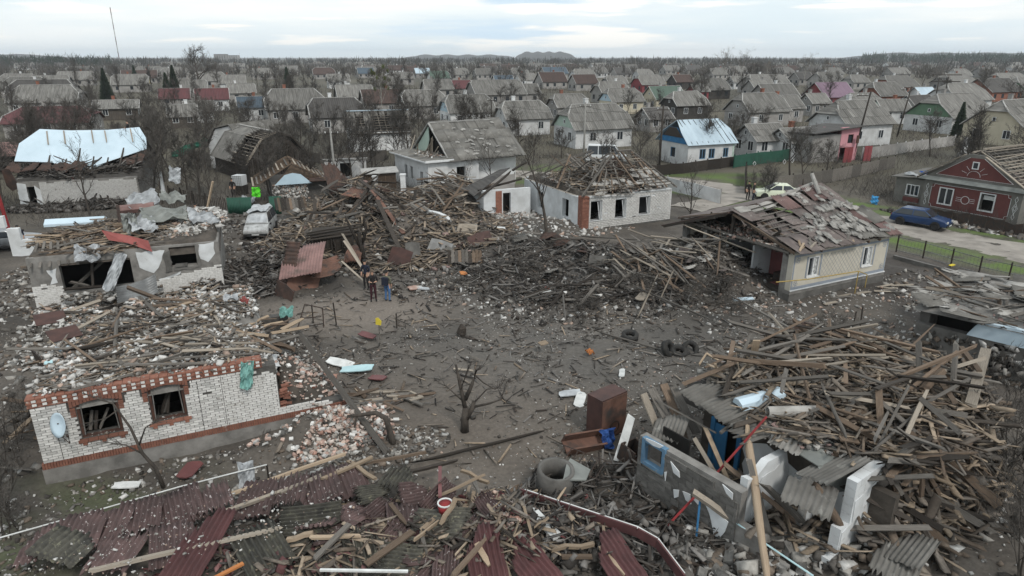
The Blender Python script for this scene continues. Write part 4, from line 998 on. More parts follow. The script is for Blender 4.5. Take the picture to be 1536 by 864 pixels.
strew_planks(22, (3.3, 1.0, 3.0, .9, 0, .5), zA, ['wood_grey', 'wood_pale', 'wood_grey'], (1.6, 3.2), (.06, .1), yaw=(.05, .16), parent=ao, lift=.12)
strew_bricks(190, (3.5, 4.0, 3.5, 3.9, 0, 0), zA, ['brick_white'], ao)
for px, py, px2, py2, wd in ((190, 430, 440, 487, 'wood_brown'), (205, 440, 245, 470, 'wood_grey'), (175, 455, 172, 540, 'wood_grey'), (130, 498, 230, 520, 'wood_pale'), (305, 440, 330, 480, 'wood_pale'), (240, 470, 435, 485, 'wood_brown'), (80, 470, 150, 447, 'wood_pale'), (250, 455, 290, 445, 'wood_fresh'), (340, 480, 420, 500, 'wood_brown'), (345, 490, 400, 478, 'wood_fresh')):
 a, b = A.px(px, py, 3.15), A.px(px2, py2, 3.2); a.z, b.z = zat(zA, a.x, a.y) + .12, zat(zA, b.x, b.y) + .2; beam(a, b, U(.09, .13), wd, ao)
for px, py, w_, l_, rz in ((75, 477, 1.0, .6, .3), (97, 503, 1.0, .6, .5)):
 q = A.px(px, py, 3.1); o = link('steel_plate', MB().bx(-.5, .5, -.5, .5, -.012, .012).mesh('steel_plate', M['metal_brown']), ao, (q.x, q.y, zat(zA, q.x, q.y) + .3), (.5, .05, rz), (w_, l_, 1))
q = A.Lc(at(37, 505, 2.6)); MB().bx(-.02, .02, -.5, .5, -.6, .9).build('steel_door', M['iron'], ao, loc=(-.1, 3.2, 2.3), rot=(0, -.15, .4))
# collapsed right end: earth fill, broken partition and the brick stump
zE = lambda x, y: .75 + 1.25 * np.exp(-((np.asarray(x) - 7.3) ** 2 * .5 + (np.asarray(y) - 1.9) ** 2 * .5)) - .2 * np.clip(np.asarray(x) - 8, 0, 3) + .1 * wob(np.asarray(x), np.asarray(y), 3, 6, 4)
surface(ao, 7.06, 9.3, .3, 7.6, zE, 'adobe', zbot=.2); chips('rubble', 420, (8.2, 2.2, 1.2, 2.4), 'pink', .04, .22, zE, parent=ao); chips('rubble', 500, (8.2, 4.6, 1.2, 3.0), 'ash', .04, .2, zE, parent=ao)
strew_bricks(24, (8.3, 1.0, 1.0, .7), zE, ['brick_pink', 'brick_pink', 'brick_red', 'brick_white'], ao)
for k in range(14): brick((7.1 + U(0, .25), .05 + U(-.05, .2), .8 + U(0, .9)), 'brick_red', ao, rot=(U(-.2, .2), U(-.2, .2), U(-.3, .3)))
strew_planks(16, (7.3, 3.8, 1.0, 1.2), lambda x, y: np.full(np.shape(x), 2.2), ['wood_brown', 'wood_fresh', 'wood_grey'], (.7, 1.8), yaw=(.2, .5), parent=ao, lift=.4, tilt=.2)
q = A.px(405, 543, 2.0); link('plaster_slab', crumpled('plaster_white', 1.0, .75, .015, 6, 'plaster_slab', seed=4), ao, (q.x, q.y, 2.05), (.3, .25, .3)); q = A.px(415, 520, 2.2); link('plaster_slab', crumpled('concrete', .8, .8, .02, 6, 'plaster_slab', seed=5), ao, (q.x, q.y, 2.2), (.5, .3, .8))
# things lying or hanging on the ruin
q = A.W(.62, -.3, 2.02); d_ = thing('satellite_dish', 'white satellite dish bolted to the white brick front wall', 'satellite dish', q, R(25.5))
vs = []; fs = []; n, m_ = 20, 4
for lay in (0, 1):
 for j in range(m_ + 1):
  for i in range(n): t = 2 * math.pi * i / n; r = j / m_; vs.append((.28 * r * math.cos(t), -.12 * r * r + .14 + lay * .015, .40 * r * math.sin(t)))
for lay in (0, 1):
 for j in range(m_):
  for i in range(n): a = lay * (m_ + 1) * n + j * n + i; b = lay * (m_ + 1) * n + j * n + (i + 1) % n; fs.append((a, b, b + n, a + n) if lay else (a, a + n, b + n, b))
for i in range(n): a = m_ * n + i; b = m_ * n + (i + 1) % n; o_ = (m_ + 1) * n; fs.append((a, o_ + a, o_ + b, b))
MB().add(vs, fs).build('dish', M['tarp_blue'], d_, True, rot=(R(-12), 0, R(-38))); MB().tube([(0, .12, 0), (.05, .3, -.1)], .02, 6).tube([(0.05, 0, -.38), (.28, -.35, -.5), (.3, -.42, -.2)], .012, 5).build('bracket', M['iron'], d_); MB().tube([(.3, -.47, -.2), (.27, -.38, -.17)], .035, 8).build('receiver', M['iron'], d_)
link('cloth', crumpled('cloth_teal', .35, 1.0, .05, 8, 'cloth', 1.5, seed=7), None, A.W(6.1, -.17, 2.35), (R(86), R(8), R(25)), label='torn teal cloth hanging over the orange brick cornice', category='cloth') if False else None
def rag(m, W_, L_, loc, rot, label, cat='cloth', amp=.06, seed=1, name='cloth', fold=1.8, parent=None):
 return props(link(name, crumpled(m, W_, L_, amp, 9, name, fold, seed=seed), parent, loc, rot), label, cat)
rag('cloth_teal', .42, 1.0, A.W(6.1, -.22, 2.5), (R(82), R(10), R(25)), 'torn teal cloth hanging over the orange brick cornice', seed=7)
rag('cloth_red', .35, .3, A.W(6.6, 5.6, 3.2), (.3, .2, 0), 'small bundle of red clothing on the white brick ruin', seed=8); rag('film', .6, .45, A.W(6.1, 6.0, 3.25), (.1, .1, .4), 'white crumpled cloth beside the red bundle on the ruin', seed=9)
rag('tarp_blue', .5, .35, A.W(.5, 3.2, 3.1), (.1, .1, .3), 'pale blue sheet of paper at the left edge of the brick ruin', 'sheet', seed=10); rag('sky_panel', .25, .16, A.W(.25, 2.3, 3.1), (.1, .1, .6), 'small bright blue scrap at the left edge of the brick ruin', 'scrap', .02, 11)
rag('cloth_teal', .6, .6, A.W(8.3, 7.0, 1.9), (.4, .2, .3), 'pale green mesh sack on the rubble behind the brick ruin', 'sack', .1, 12, 'sack')
p0, p1 = at(443, 492, 2.3), at(583, 682, .15); beam(p0, p1, .17, 'wood_grey', name='beam', label='long squared beam leaning down from the end of the white brick ruin', category='beam')
# ---------------------------------------------------------------- B: plaster stripped ruin behind it
random.seed(42)
B = Frame('plaster_ruin', 'roofless low house with white plaster blown off and two black openings', 'house', (-24.6, 32.3), 22); bo = B.o
hB = [(1.35, 4.6, 1.0, 2.5), (6.5, 7.8, 1.75, 2.85)]
wb = MB(); wall_boxes(wb, 0, 9, -.3, 2.95, 0, .4, hB); wb.bx(0, .4, .402, 8, -.3, 2.6).bx(8.6, 9, .402, 8, -.3, 2.9).bx(.402, 8.59, 7.6, 8, -.3, 2.8)
wb.build('wall', M['plaster_grey'], bo); MB().bx(.42, 8.58, .42, 7.58, 2.5, 2.62).bx(.42, 8.58, 3.2, 3.3, 0, 2.49).build('ceiling', M['dark_shade'], bo)
tB = lambda x: 1.55 - .25 * abs(x - .6) if x < 1.4 else (1.0 + .13 * max(0, x - 4.8) ** 1.2 if x > 4.6 else .7)
lay_bricks(bo, 0, 9.0, .0, 2.3, -.03, hB, tB, 'brick_white', 160, bl=.25, bh=.085)
lay_bricks(bo, 5.6, 9.0, .0, 2.0, -.03, hB, lambda x: .0, 'brick_white', 0)
for pts in ([(4.95, 2.75), (6.3, 2.72), (6.1, 2.2), (5.9, 1.75), (5.6, 1.5), (5.25, 1.75), (4.95, 1.9)], [(7.85, 2.85), (8.75, 2.9), (8.75, 2.3), (8.35, 1.85), (7.95, 2.1)], [(.75, 2.3), (1.2, 2.25), (1.15, 1.8), (1.15, 1.55), (.8, 1.45), (.95, 1.8)], [(5.8, 1.15), (6.8, 1.3), (6.9, 1.45), (5.9, .95)]):
 patch(bo, [(x, -.002, z) for x, z in pts], (0, -1, 0))
patch(bo, [(6.2, -.004, 2.6), (6.55, -.004, 2.7), (6.5, -.004, 1.6), (6.2, -.004, 1.5)], (0, -1, 0), 'concrete', .06, 'mortar_patch'); patch(bo, [(7.82, -.004, 2.9), (8.0, -.004, 2.8), (7.95, -.004, 1.6), (6.6, -.004, 1.55), (6.6, -.004, 1.7), (7.82, -.004, 1.72)], (0, -1, 0), 'concrete', .05, 'mortar_patch')
zB = lambda x, y: 2.95 + .3 * np.exp(-((np.asarray(x) - 6) ** 2 * .06 + (np.asarray(y) - 4) ** 2 * .1)) + .14 * wob(np.asarray(x), np.asarray(y), 1.8, 6, 6) + .5 * np.exp(-((np.asarray(x) - 8) ** 2 * .3 + (np.asarray(y) - 5) ** 2 * .1))
surface(bo, -.1, 9.05, .0, 8.1, zB, 'adobe', zbot=2.4)
chips('rubble', 1500, (7.2, 4.6, 2.4, 3.8), 'white', .05, .3, zB, parent=bo); chips('rubble', 900, (3.6, 3.6, 4.2, 4.0, 0, .5), 'wood', .05, .22, zB, parent=bo); sticks('splinters', 700, (3.2, 3.4, 3.4, 3.6, 0, .5), 'wood', .3, 1.3, zB, .15, bo, .15, .04)
strew_planks(60, (2.8, 3.0, 2.8, 2.8, 0, .5), zB, ['wood_brown', 'wood_grey', 'wood_brown', 'wood_fresh'], (1.2, 3.0), yaw=(0, .35), parent=bo, lift=.25)
for k in range(9): x = 1.0 + .45 * k; plank((x - .7, .1 + .12 * k % .5, 2.92 + .08 * (k % 3)), (x + 2.2, .15 + .1 * (k % 4), 2.95 + .06 * (k % 4)), .1, .08, random.choice(('wood_brown', 'wood_grey')), bo, name='joist')
for k in range(6): plank((.3 + .3 * k, 1.6, 3.4), (.2 + .42 * k, -.4, 2.5), .12, .05, 'wood_grey', bo)
strew_bricks(60, (7.6, 4.6, 1.6, 3.0), zB, ['brick_white'], bo)
for a, b in (((1.6, .3, 1.0), (3.4, .7, 2.4)), ((2.6, .1, .9), (2.8, .4, 2.5)), ((3.5, -.3, .6), (3.75, .3, 2.2)), ((1.4, -.2, 1.2), (3.2, .1, 1.05)), ((1.5, .5, 1.4), (2.5, .2, 1.1))): beam(a, b, .12, random.choice(('wood_grey', 'wood_dark')), bo)
zb2 = lambda x, y: .3 + .5 * np.exp(-((np.asarray(y) + .5) ** 2)) + .1 * wob(np.asarray(x), np.asarray(y), 2, 5, 2)
chips('rubble', 900, (4.5, -1.0, 4.6, 1.1), 'white', .05, .3, lambda x, y: B.hl(x, y) + .1, .2, parent=bo); sticks('splinters', 200, (4.5, -1.0, 4.6, 1.2), 'wood', .3, 1.4, B.hl, .3, bo); chips('rubble', 500, (3.5, -.3, 2.4, .9), 'ash', .05, .3, zb2, parent=bo); MB().bx(6.7, 7.3, -.12, .25, 1.752, 1.86).build('window_sill', M['concrete'], bo, rot=(0, 0, 0))
for m, W_, L_, (x, y, z), rot, lab, sd in (('tarp_grey', 2.6, 1.6, (6.2, 3.6, 4.0), (.35, .1, .2), 'grey tarpaulin draped over the middle of the plaster stripped ruin', 21), ('film', 1.5, 1.3, (5.2, 2.4, 3.75), (.5, .1, .5), 'translucent film crumpled beside the grey tarpaulin', 22), ('tarp_grey', 1.5, 1.1, (6.5, 6.6, 4.4), (.3, .1, -.2), 'second greenish tarpaulin at the back of the plaster stripped ruin', 23), ('film', 1.7, 1.2, (8.3, 2.8, 3.8), (.4, .3, .3), 'crumpled film at the right end of the plaster stripped ruin', 24), ('film', 1.8, 1.4, (4.9, 6.4, 4.4), (.5, -.2, .2), 'grey plastic film peaked up at the back of the ruin', 25), ('tarp_grey', .8, 1.4, (4.6, 2.2, 3.8), (1.1, 0, .2), 'narrow grey tarpaulin scrap hanging upright in the ruin', 26)):
 rag(m, W_, L_, B.W(x, y, z), (rot[0], rot[1], rot[2] + R(22)), lab, 'tarpaulin', .13, sd, 'tarpaulin', 2.2)
rs = MB(); rs.slab([(3.4, .9, 3.9), (4.7, .55, 3.55), (5.6, .1, 3.3), (5.75, -.25, 2.75), (5.3, -.1, 2.95), (4.6, .2, 3.25), (3.7, .6, 3.4)], (.1, -.6, 1), .02)
props(rs.build('roof_sheet', M['cloth_red'], None, loc=B.O, rot=(0, 0, R(22))), 'torn red metal sheet curling over the front of the plaster stripped ruin', 'metal sheet')
rag('film', 1.2, 1.2, B.W(2.75, -.1, 3.0), (.5, .2, .6), 'torn white film sagging from the broken lintel', 'plastic film', .12, 27, 'film'); rag('film', .55, 2.2, B.W(3.9, -.7, 2.0), (R(60), R(25), R(20)), 'twisted strip of white film trailing down to the rubble', 'plastic film', .09, 28, 'film')
sh = corr('metal_grey', 1.3, 2.0, 8, 4, 3, .3); q = B.W(4.9, -2.0, 1.1); props(put_sheet(sh, q + Vector((-.9, -.1, -.2)), q + Vector((.9, .5, .3)), (.2, -.6, 1)), 'light grey ribbed metal sheet bent before the plaster stripped ruin', 'metal sheet')
MB().add([(x, y, z) for x in (0, 3.2) for y, z in ((0, 0), (.4, .25), (.8, .1), (.8, -.1), (.4, .1), (0, -.15))], [(0, 1, 7, 6), (1, 2, 8, 7), (2, 3, 9, 8), (3, 4, 10, 9), (4, 5, 11, 10), (5, 0, 6, 11), (0, 5, 4, 1), (1, 4, 3, 2), (6, 7, 10, 11), (7, 8, 9, 10)]).build('ridge_flashing', M['tarp_blue'], None, loc=B.W(-.7, 7.4, 3.1), rot=(0, 0, R(16)), label='long pale blue sheet metal trough along the back of the plaster stripped ruin', category='sheet metal')
o = MB().bar((0, 0, 0), (.35, .1, 2.0), .22, .07).build('plank', M['wood_fresh'], None, loc=B.W(8.3, 6.6, 3.3), rot=(0, .15, 0)); props(o, 'bright yellowish plank standing upright behind the tarpaulins', 'plank')
sh = corr('rust_dark', 1.6, 1.0, 8, 4, 3, .25); props(put_sheet(sh, B.W(2.9, 5.9, 3.7), B.W(5.0, 6.2, 3.6), (0, -.7, 1)), 'curled black roofing sheet lying behind the joists', 'metal sheet')
MB().tube([(0, 0, 0), (1.8, .1, .05)], .28, 7).build('roll', M['rust_pink'], None, loc=B.W(3.7, 5.9, 3.95), rot=(0, 0, R(20)), label='pinkish rolled sheet lying on the black roofing', category='roll')
# ---------------------------------------------------------------- C: burnt house under the white tarpaulin
random.seed(43)
Cf = Frame('tarped_house', 'burnt house with white brick wall and a pale blue tarpaulin stretched over its roof', 'house', (-44, 57), 18); c_o = Cf.o
wc = MB(); wall_boxes(wc, 1.2, 10.6, 0, 2.35, 0, .35, [(1.9, 2.5, 0, 1.9)]); wc.bx(1.2, 1.55, .352, 9, 0, 2.6).bx(10.25, 10.6, .352, 9, 0, 2.2).bx(1.56, 10.2, 8.6, 9, 0, 3.0); wc.build('wall', M['plaster_grey'], c_o)
lay_bricks(c_o, 2.9, 10.5, .05, 2.32, -.02, [], lambda x: 2.3 + .12 * math.sin(3 * x), 'brick_white', 0, bl=.27, bh=.1, j=.016)
patch(c_o, [(1.2, -.002, .1), (1.9, -.002, .1), (1.9, -.002, 2.2), (1.2, -.002, 2.3)], (0, -1, 0)); patch(c_o, [(2.5, -.002, .1), (3.1, -.002, .1), (2.9, -.002, 1.6), (2.5, -.002, 2.0)], (0, -1, 0))
zC = lambda x, y: 2.45 + .12 * np.asarray(y) + .25 * wob(np.asarray(x), np.asarray(y), 1.5, 6, 3)
surface(c_o, .6, 10.8, .0, 8.8, zC, 'wall_dark', zbot=2.1); chips('rubble', 1500, (5.6, 3.4, 5, 3.2, 0, .5), 'dark', .06, .35, zC, parent=c_o); chips('rubble', 1100, (6, -1.3, 5.5, 1.6, 0, .5), 'dark', .08, .5, Cf.hl, .3, parent=c_o); sticks('splinters', 260, (6, -1.0, 5, 1.4), 'dark', .5, 2, Cf.hl, .6, c_o, .4, .05); sticks('splinters', 700, (5.6, 3.2, 5, 3.2, 0, .5), 'dark', .4, 1.6, zC, .4, c_o, .3, .05)
strew_planks(46, (5.8, 3.6, 4.6, 2.6, 0, .5), zC, ['wood_dark', 'wood_dark', 'wood_grey'], (1.5, 3.2), (.1, .18), yaw=(.2, 1.0), parent=c_o, lift=.8, tilt=.3)
tv = MB(); top = [(1.9, 6.6, 6.2), (4.5, 6.5, 6.0), (7.5, 6.6, 5.95), (10.2, 6.9, 6.1)]; mid = [(.5, 5.0, 5.1), (4.0, 4.6, 4.7), (7.3, 4.6, 4.7), (10.9, 5.4, 5.2)]; bot = [(.4, 3.2, 3.75), (3.4, 3.0, 3.55), (4.6, 2.2, 2.85), (6.6, 2.3, 2.95), (8.0, 2.9, 3.45), (11.0, 4.4, 4.3)]
for pl_ in ([top[0], mid[0], bot[0], bot[1], mid[1], top[1]], [top[1], mid[1], bot[1], bot[2], bot[3], mid[2], top[2]], [top[2], mid[2], bot[3], bot[4], bot[5], mid[3], top[3]]):
 tv.slab([Vector(p) for p in pl_][::1], (0, .5, -1), .04)
tv.build('tarpaulin', M['tarp_blue'], c_o)
for f in (.12, .27, .52, .64, .88): x = 1.4 + 9.2 * f; plank((x, 6.35, 6.03), (x + .35, 4.75, 4.92), .11, .05, 'wood_pale', c_o, name='batten')
bk = MB(); bk.slab([(.4, 9.2, 3.0), (11, 9.2, 3.0), (10.2, 6.9, 6.0), (1.9, 6.7, 6.05)], (0, -.5, -1), .06); bk.build('roof', M['roof_dark'], c_o)
for x in np.arange(.9, 11, 1.15): plank((x, .5 + U(0, 1.2), 2.6), (x + U(-.3, .3), 6.5, 5.7 - abs(x - 6) * .08), .12, .1, 'wood_dark', c_o, name='rafter')
for k in range(5): put_sheet(corr('rust_dark', 1.2, 1.6, 8, 3, 3, U(-.3, .3), .3), (.6 + 1.2 * k, 1.0, 3.0), (1.0 + 1.25 * k, 2.4, 3.7), (U(-.4, .4), -.6, 1), c_o)
MB().slab([(11.0, 4.4, 4.2), (9.0, 3.2, 3.5), (8.4, 2.8, 3.0), (10.6, 3.0, 3.2)], (0, .5, -1), .05).build('roof_felt', M['rust_dark'], c_o)
q = Cf.W(.9, .9, 3.0); MB().slab([(0, 0, 1.7), (.6, 0, 1.6), (1.0, .1, 0), (.45, 0, -.3), (.1, 0, .2)], (0, -1, 0), .04).build('roof_felt', M['rust_dark'], c_o, loc=(.4, -.05, 1.9))
props(MB().tube([(0, 0, 0), (.05, 0, 2.6)], .1, 8).build('post', M['paint_red'], None, loc=at(118, 308), rot=(.0, -.03, 0)), 'red painted steel post standing before the white brick wall', 'post')
# left edge: white rendered yard wall, red gate post, silver car
yw = thing('yard_wall', 'white rendered yard wall with stepped top and doorway at the left edge', 'wall', (-33.5, 42.5, 0), R(18))
W_ = MB(); W_.bx(-6, -1.2, 0, .35, 0, 3.6).bx(-1.198, -.6, 0, .35, 0, 2.9).bx(.302, 1.0, 0, .35, 0, 1.9).bx(-.598, .3, 0, .35, 2.0, 2.75).bx(1.002, 1.6, 0, .35, 0, 1.1); W_.build('wall', M['plaster_white'], yw)
props(MB().tube([(0, 0, 0), (-.25, 0, 4.4)], .12, 8).build('post', M['paint_red'], None, loc=at(22, 372), rot=(0, 0, 0)), 'thick red post leaning at the left edge before the yard wall', 'post')
# ---------------------------------------------------------------- white brick house in the centre, roof stripped to its timbers
random.seed(44)
W1 = Frame('white_brick_house', 'white brick house with its roof stripped to broken rafters and one bare red brick corner', 'house', (5.3, 49.5), 26); o1 = W1.o
h1 = [(.5, 1.5, .75, 2.25), (2.75, 3.75, .7, 2.2), (5.0, 6.05, .78, 2.2)]; WH = 2.62
wm = MB(); wall_boxes(wm, .62, 8.4, -.4, WH, 0, .35, [(a + .25, b + .25, c, d) for a, b, c, d in h1]); wm.bx(8.05, 8.4, .352, 10, -.4, WH).bx(.352, 8.04, 9.65, 10, -.4, WH)
wall_boxes(wm, .62, 9.64, -.4, WH - .1, 0, .35, [(2.0, 3.0, .6, 2.05), (6.2, 7.2, .5, 1.9)], flip=True); wm.build('wall', M['plaster_white'], o1)
lay_bricks(o1, .63, 8.35, .0, WH - .02, -.012, [(a + .23, b + .27, c, d) for a, b, c, d in h1], lambda x: 9, 'brick_white', 0, bl=.27, bh=.1, j=.028, dep=.05)
MB().bx(.3, 8.3, -.004, -.001, -.2, .0).bx(.63, 8.38, -.005, -.0005, .0, .7).build('joint_bed', M['mortar'], o1)
MB().bx(.0, .618, .0, .618, -.4, WH).build('brick_pier', M['brick_red'], o1)
lay_bricks(o1, .02, .6, .0, WH, -.014, [], lambda x: 9, 'brick_red', 60, bl=.25, bh=.08, j=.015, dep=.03)
MB().bx(.7, 8.0, .4, 9.6, 2.2, 2.3).bx(.7, 8.0, 4.9, 5.0, -.3, 2.19).build('ceiling', M['dark_shade'], o1); MB().bx(-.03, 8.46, -.05, -.001, -.5, .12).build('plinth', M['concrete'], o1)
for a, b, c, d in h1:
 a += .25; b += .25; f = MB(); f.bx(a, a + .07, .1, .2, c, d).bx(b - .07, b, .1, .2, c, d).bx(a + .07, b - .07, .1, .2, d - .07, d).bx(a - .05, b + .05, -.08, .2, c - .05, c).bar((b - .12, .08, c + .05), (b - .4, -.02, d - .1), .05, .05).build('window_frame', M['frame_white'], o1)
 MB().bx(b - .08, b - .02, .1, .34, c + .05, d - .05).build('reveal', M['plaster_white'], o1)
z1 = lambda x, y: WH + .15 + .12 * wob(np.asarray(x), np.asarray(y), 1.8, 6, 3) + .35 * np.exp(-((np.asarray(y) - 4.5) ** 2) * .12)
surface(o1, .2, 8.2, .3, 9.8, z1, 'adobe', zbot=2.3); chips('rubble', 1500, (4.2, 4.6, 4.4, 5, 0, .5), 'roof', .06, .3, z1, parent=o1); sticks('splinters', 600, (4.2, 4.2, 4.2, 4.6, 0, .5), 'wood', .3, 1.2, z1, .3, o1, .25, .05)
rx0, rx1, rz1, ry = 4.9, 7.0, 5.25, 4.0
E_ = lambda x: Vector((x, -.35, WH + .05)); Rg = lambda f: Vector((rx0 + (rx1 - rx0) * f, ry, rz1 + .0))
for i in range(11):                                         # rafters of the front slope, broken in the middle
 x = -.2 + 8.9 * i / 10; top_ = Vector((min(max(x, rx0), rx1), ry, rz1)); f = 1 if i > 5 else (U(.3, .62) if i in (2, 3, 5) else U(.7, .95)); a = E_(x); plank(a, a.lerp(top_, f), .11, .12, random.choice(('wood_grey', 'wood_brown')), o1, name='rafter')
for r in range(15):                                         # laths across the front
 f = (r + .3) / 15; a, b = E_(-.3).lerp(Rg(0), f), E_(8.8).lerp(Rg(1), f)
 for s0, s1 in ((U(0, .1), U(.22, .5)), (U(.55, .7), 1.0)) if r > 2 else ((0, .55), (.57, 1)):
  if random.random() < .9: p, q = a.lerp(b, s0), a.lerp(b, s1); q.z += U(-.25, .06) if s1 < 1 else 0; plank(p + Vector((0, -.02, .09)), q + Vector((0, -.02, .09)), .09, .04, random.choice(('wood_grey', 'wood_pale', 'wood_grey')), o1, U(-.1, .1), name='lath')
for sx, xe in ((0, -.35), (1, 8.75)):                        # hip rafters and their laths
 for y in (-.3, 2, 4, 6, 8, 10.2): plank((xe, y, WH + .05), (rx1 if sx else rx0, max(3.5, min(6.5, y)), rz1 - .15), .1, .11, 'wood_grey', o1, name='rafter')
 for r in range(9):
  f = r / 10; p, q = Vector((xe, -.3, WH + .1)).lerp(Vector((rx1 if sx else rx0, ry, rz1)), f), Vector((xe, 10.2, WH + .1)).lerp(Vector((rx1 if sx else rx0, ry, rz1)), f); e = U(.4, 1) if not sx else 1; plank(p, p.lerp(q, e), .09, .04, random.choice(('wood_grey', 'wood_pale')), o1, name='lath')
beam(Rg(.35), Rg(1.02), .14, 'wood_grey', o1, 'ridge_beam'); strew_planks(60, (3.6, 4.0, 3.0, 3.4, 0, .5), lambda x, y: z1(x, y) + .5, ['wood_grey', 'wood_dark', 'wood_brown'], (1.2, 3.2), yaw=(.8, 1.0), tilt=.35, lift=1.0, parent=o1)
for k in range(7): beam((3 + .25 * k, 3.0, 3.2), (1.6 + .6 * k, 5.4 - .2 * k, 5.2 - .25 * (k % 3)), .13, random.choice(('wood_grey', 'wood_brown')), o1)
MB().bx(2.6, 3.1, 4.4, 4.9, 2.6, 4.3).build('chimney', M['wood_brown'], o1)
MB().slab([(5.0, 4.2, 2.9), (6.9, 4.2, 2.9), (6.2, 4.6, 4.6), (5.2, 4.6, 4.5)], (0, 1, .2), .08).build('gable_board', M['rust_dark'], o1)
for k in range(64): x, f = (U(5.5, 8.5), U(.02, .5)) if k % 3 else (U(1, 6), U(.0, .3)); p = E_(x).lerp(Vector((min(x, rx1), ry, rz1)), f); put_sheet(corr('slate_pale', .5, .6, 4, 3, 2, 0, .2) if k < 3 else SHF, p, p + Vector((0, .35, .24)), (U(-.3, .3), -.55, 1), o1, name='roof_fragment') if k >= 3 else globals().__setitem__('SHF', corr('slate_pale', .5, .6, 4, 3, 2, 0, .2, name='roof_fragment'))
# its low annexe at the left
W2 = Frame('annexe', 'shell of the low white annexe left of the white brick house', 'house', W1.W(-2.2, 7.4)[:2], 22); o2 = W2.o
wa = MB(); wall_boxes(wa, -2.6, 1.6, -.3, 2.2, 0, .3, [(-.9, -.2, .1, 1.9)]); wa.bx(-2.6, -2.3, .302, 4, -.3, 2.0); wa.build('wall', M['plaster_white'], o2); MB().bx(-1.55, -1.0, -.03, .0, 0, 2.1).build('brick_pier', M['brick_red'], o2); MB().bx(-2.2, 1.5, .8, .9, 0, 2).build('partition', M['dark_shade'], o2)  # sheet behind the doorway coloured near black for the room's shade
for a, b in (((-3.4, -.5, 1.6), (.4, 1.2, 3.5)), ((.4, 1.2, 3.5), (2.2, 2.2, 4.0)), ((-2.8, .8, 2.1), (1.4, 1.5, 2.7))): plank(a, b, .2, .14, 'wood_dark', o2, name='rafter')
MB().slab([(-3.4, .2, 1.75), (.5, 1.9, 3.6), (.2, 3.6, 3.2), (-3.4, 3.0, 1.9)], (0, .3, 1), .06).build('roof', M['roof_dark'], o2); chips('rubble', 300, (-.4, -.6, 2.2, .8), 'white', .06, .3, W2.hl, parent=o2)
# ---------------------------------------------------------------- cream house with a broken pinkish slate roof
random.seed(45)
K1 = Frame('cream_house', 'cream plastered house with a broken pinkish slate roof and its left side blown open', 'house', (15.0, 34.0), 27); ko = K1.o
hk = [(1.2, 2.05, 1.22, 2.36), (5.7, 6.5, 1.2, 2.36)]; KL, KD, KH = 7.8, 8.8, 2.72
wk = MB(); wall_boxes(wk, 0, KL, .62, KH, 0, .35, hk); wk.build('wall', M['plaster_cream'], ko)
MB().bx(-.04, KL + .04, -.05, .4, -.4, .42).build('plinth', M['concrete'], ko); MB().bx(-.02, KL + .02, -.03, .36, .422, .6).build('plinth_band', M['plaster_grey'], ko); MB().bx(-.03, KL + .03, -.07, .0, .602, .65).build('plinth_ledge', M['frame_white'], ko)
addm('trim_blue', (.26, .29, .33), (.21, .235, .27), scale=2, bump=0)
tr = MB(); tr.bx(.03, KL - .03, -.012, -.001, .653, .82).bx(.03, .13, -.012, -.001, .823, KH - .1).bx(KL - .13, KL - .03, -.012, -.001, .823, KH - .1).bx(.132, KL - .132, -.012, -.001, KH - .22, KH - .1); tr.build('painted_border', M['trim_blue'], ko)
dm = MB()                                                   # raised diamond lattice on the render
for i in range(-12, 24):
 for s_ in (1, -1):
  x0, zb_, zt_ = i * .28, .95, 2.4; x1 = x0 + s_ * (zt_ - zb_) * .9
  a, b = Vector((x0, -.004, zb_)), Vector((x1, -.004, zt_))
  lo_, hi_ = 2.2, 5.55
  if max(a.x, b.x) < lo_ or min(a.x, b.x) > hi_: continue
  cl = lambda p, q, X: p.lerp(q, (X - p.x) / (q.x - p.x))
  if a.x > b.x: a, b = b, a
  if a.x < lo_: a = cl(a, b, lo_)
  if b.x > hi_: b = cl(a, b, hi_)
  dm.bar(a, b, .009, .008)
dm.build('lattice', M['trim_blue'], ko)
for cx_, cz_ in ((.35, .95), (.35, 2.35), (KL - .35, .95), (KL - .35, 2.35)):
 cr_ = MB()
 for k in range(5): t = k * 1.26; cr_.ring((cx_ + .1 * math.cos(t), -.006, cz_ + .14 * math.sin(t)), (0, 1, 0), .06, .085, .008, 10)
 cr_.build('scroll_ornament', M['trim_blue'], ko)
for a, b, c, d in hk:
 f = MB(); t = .07; f.bx(a, a + t, .02, .12, c, d).bx(b - t, b, .02, .12, c, d).bx(a + t, b - t, .02, .12, d - t, d).bx(a + t, b - t, .02, .12, c, c + t).bx((a + b) / 2 - .04, (a + b) / 2 + .04, .02, .12, c + t, d - t).bx(a - .06, b + .06, -.06, .019, c - .06, c - .002)
 wf = f.build('window', M['frame_white'], ko); MB().bx(a + t, b - t, .13, .15, c + t, d - t).build('pane', M['glass'], wf); rag_ = crumpled('white_board', .32, 1.0, .03, 8, 'curtain', 4, seed=int(a * 9)); link('curtain', rag_, wf, ((a + b) / 2 + .18, .1, (c + d) / 2), (R(90), 0, 0))
 MB().bx(a - .16, a - .062, -.02, -.001, c, d + .05).bx(b + .062, b + .16, -.02, -.001, c, d + .05).build('window_surround', M['trim_blue'], wf)
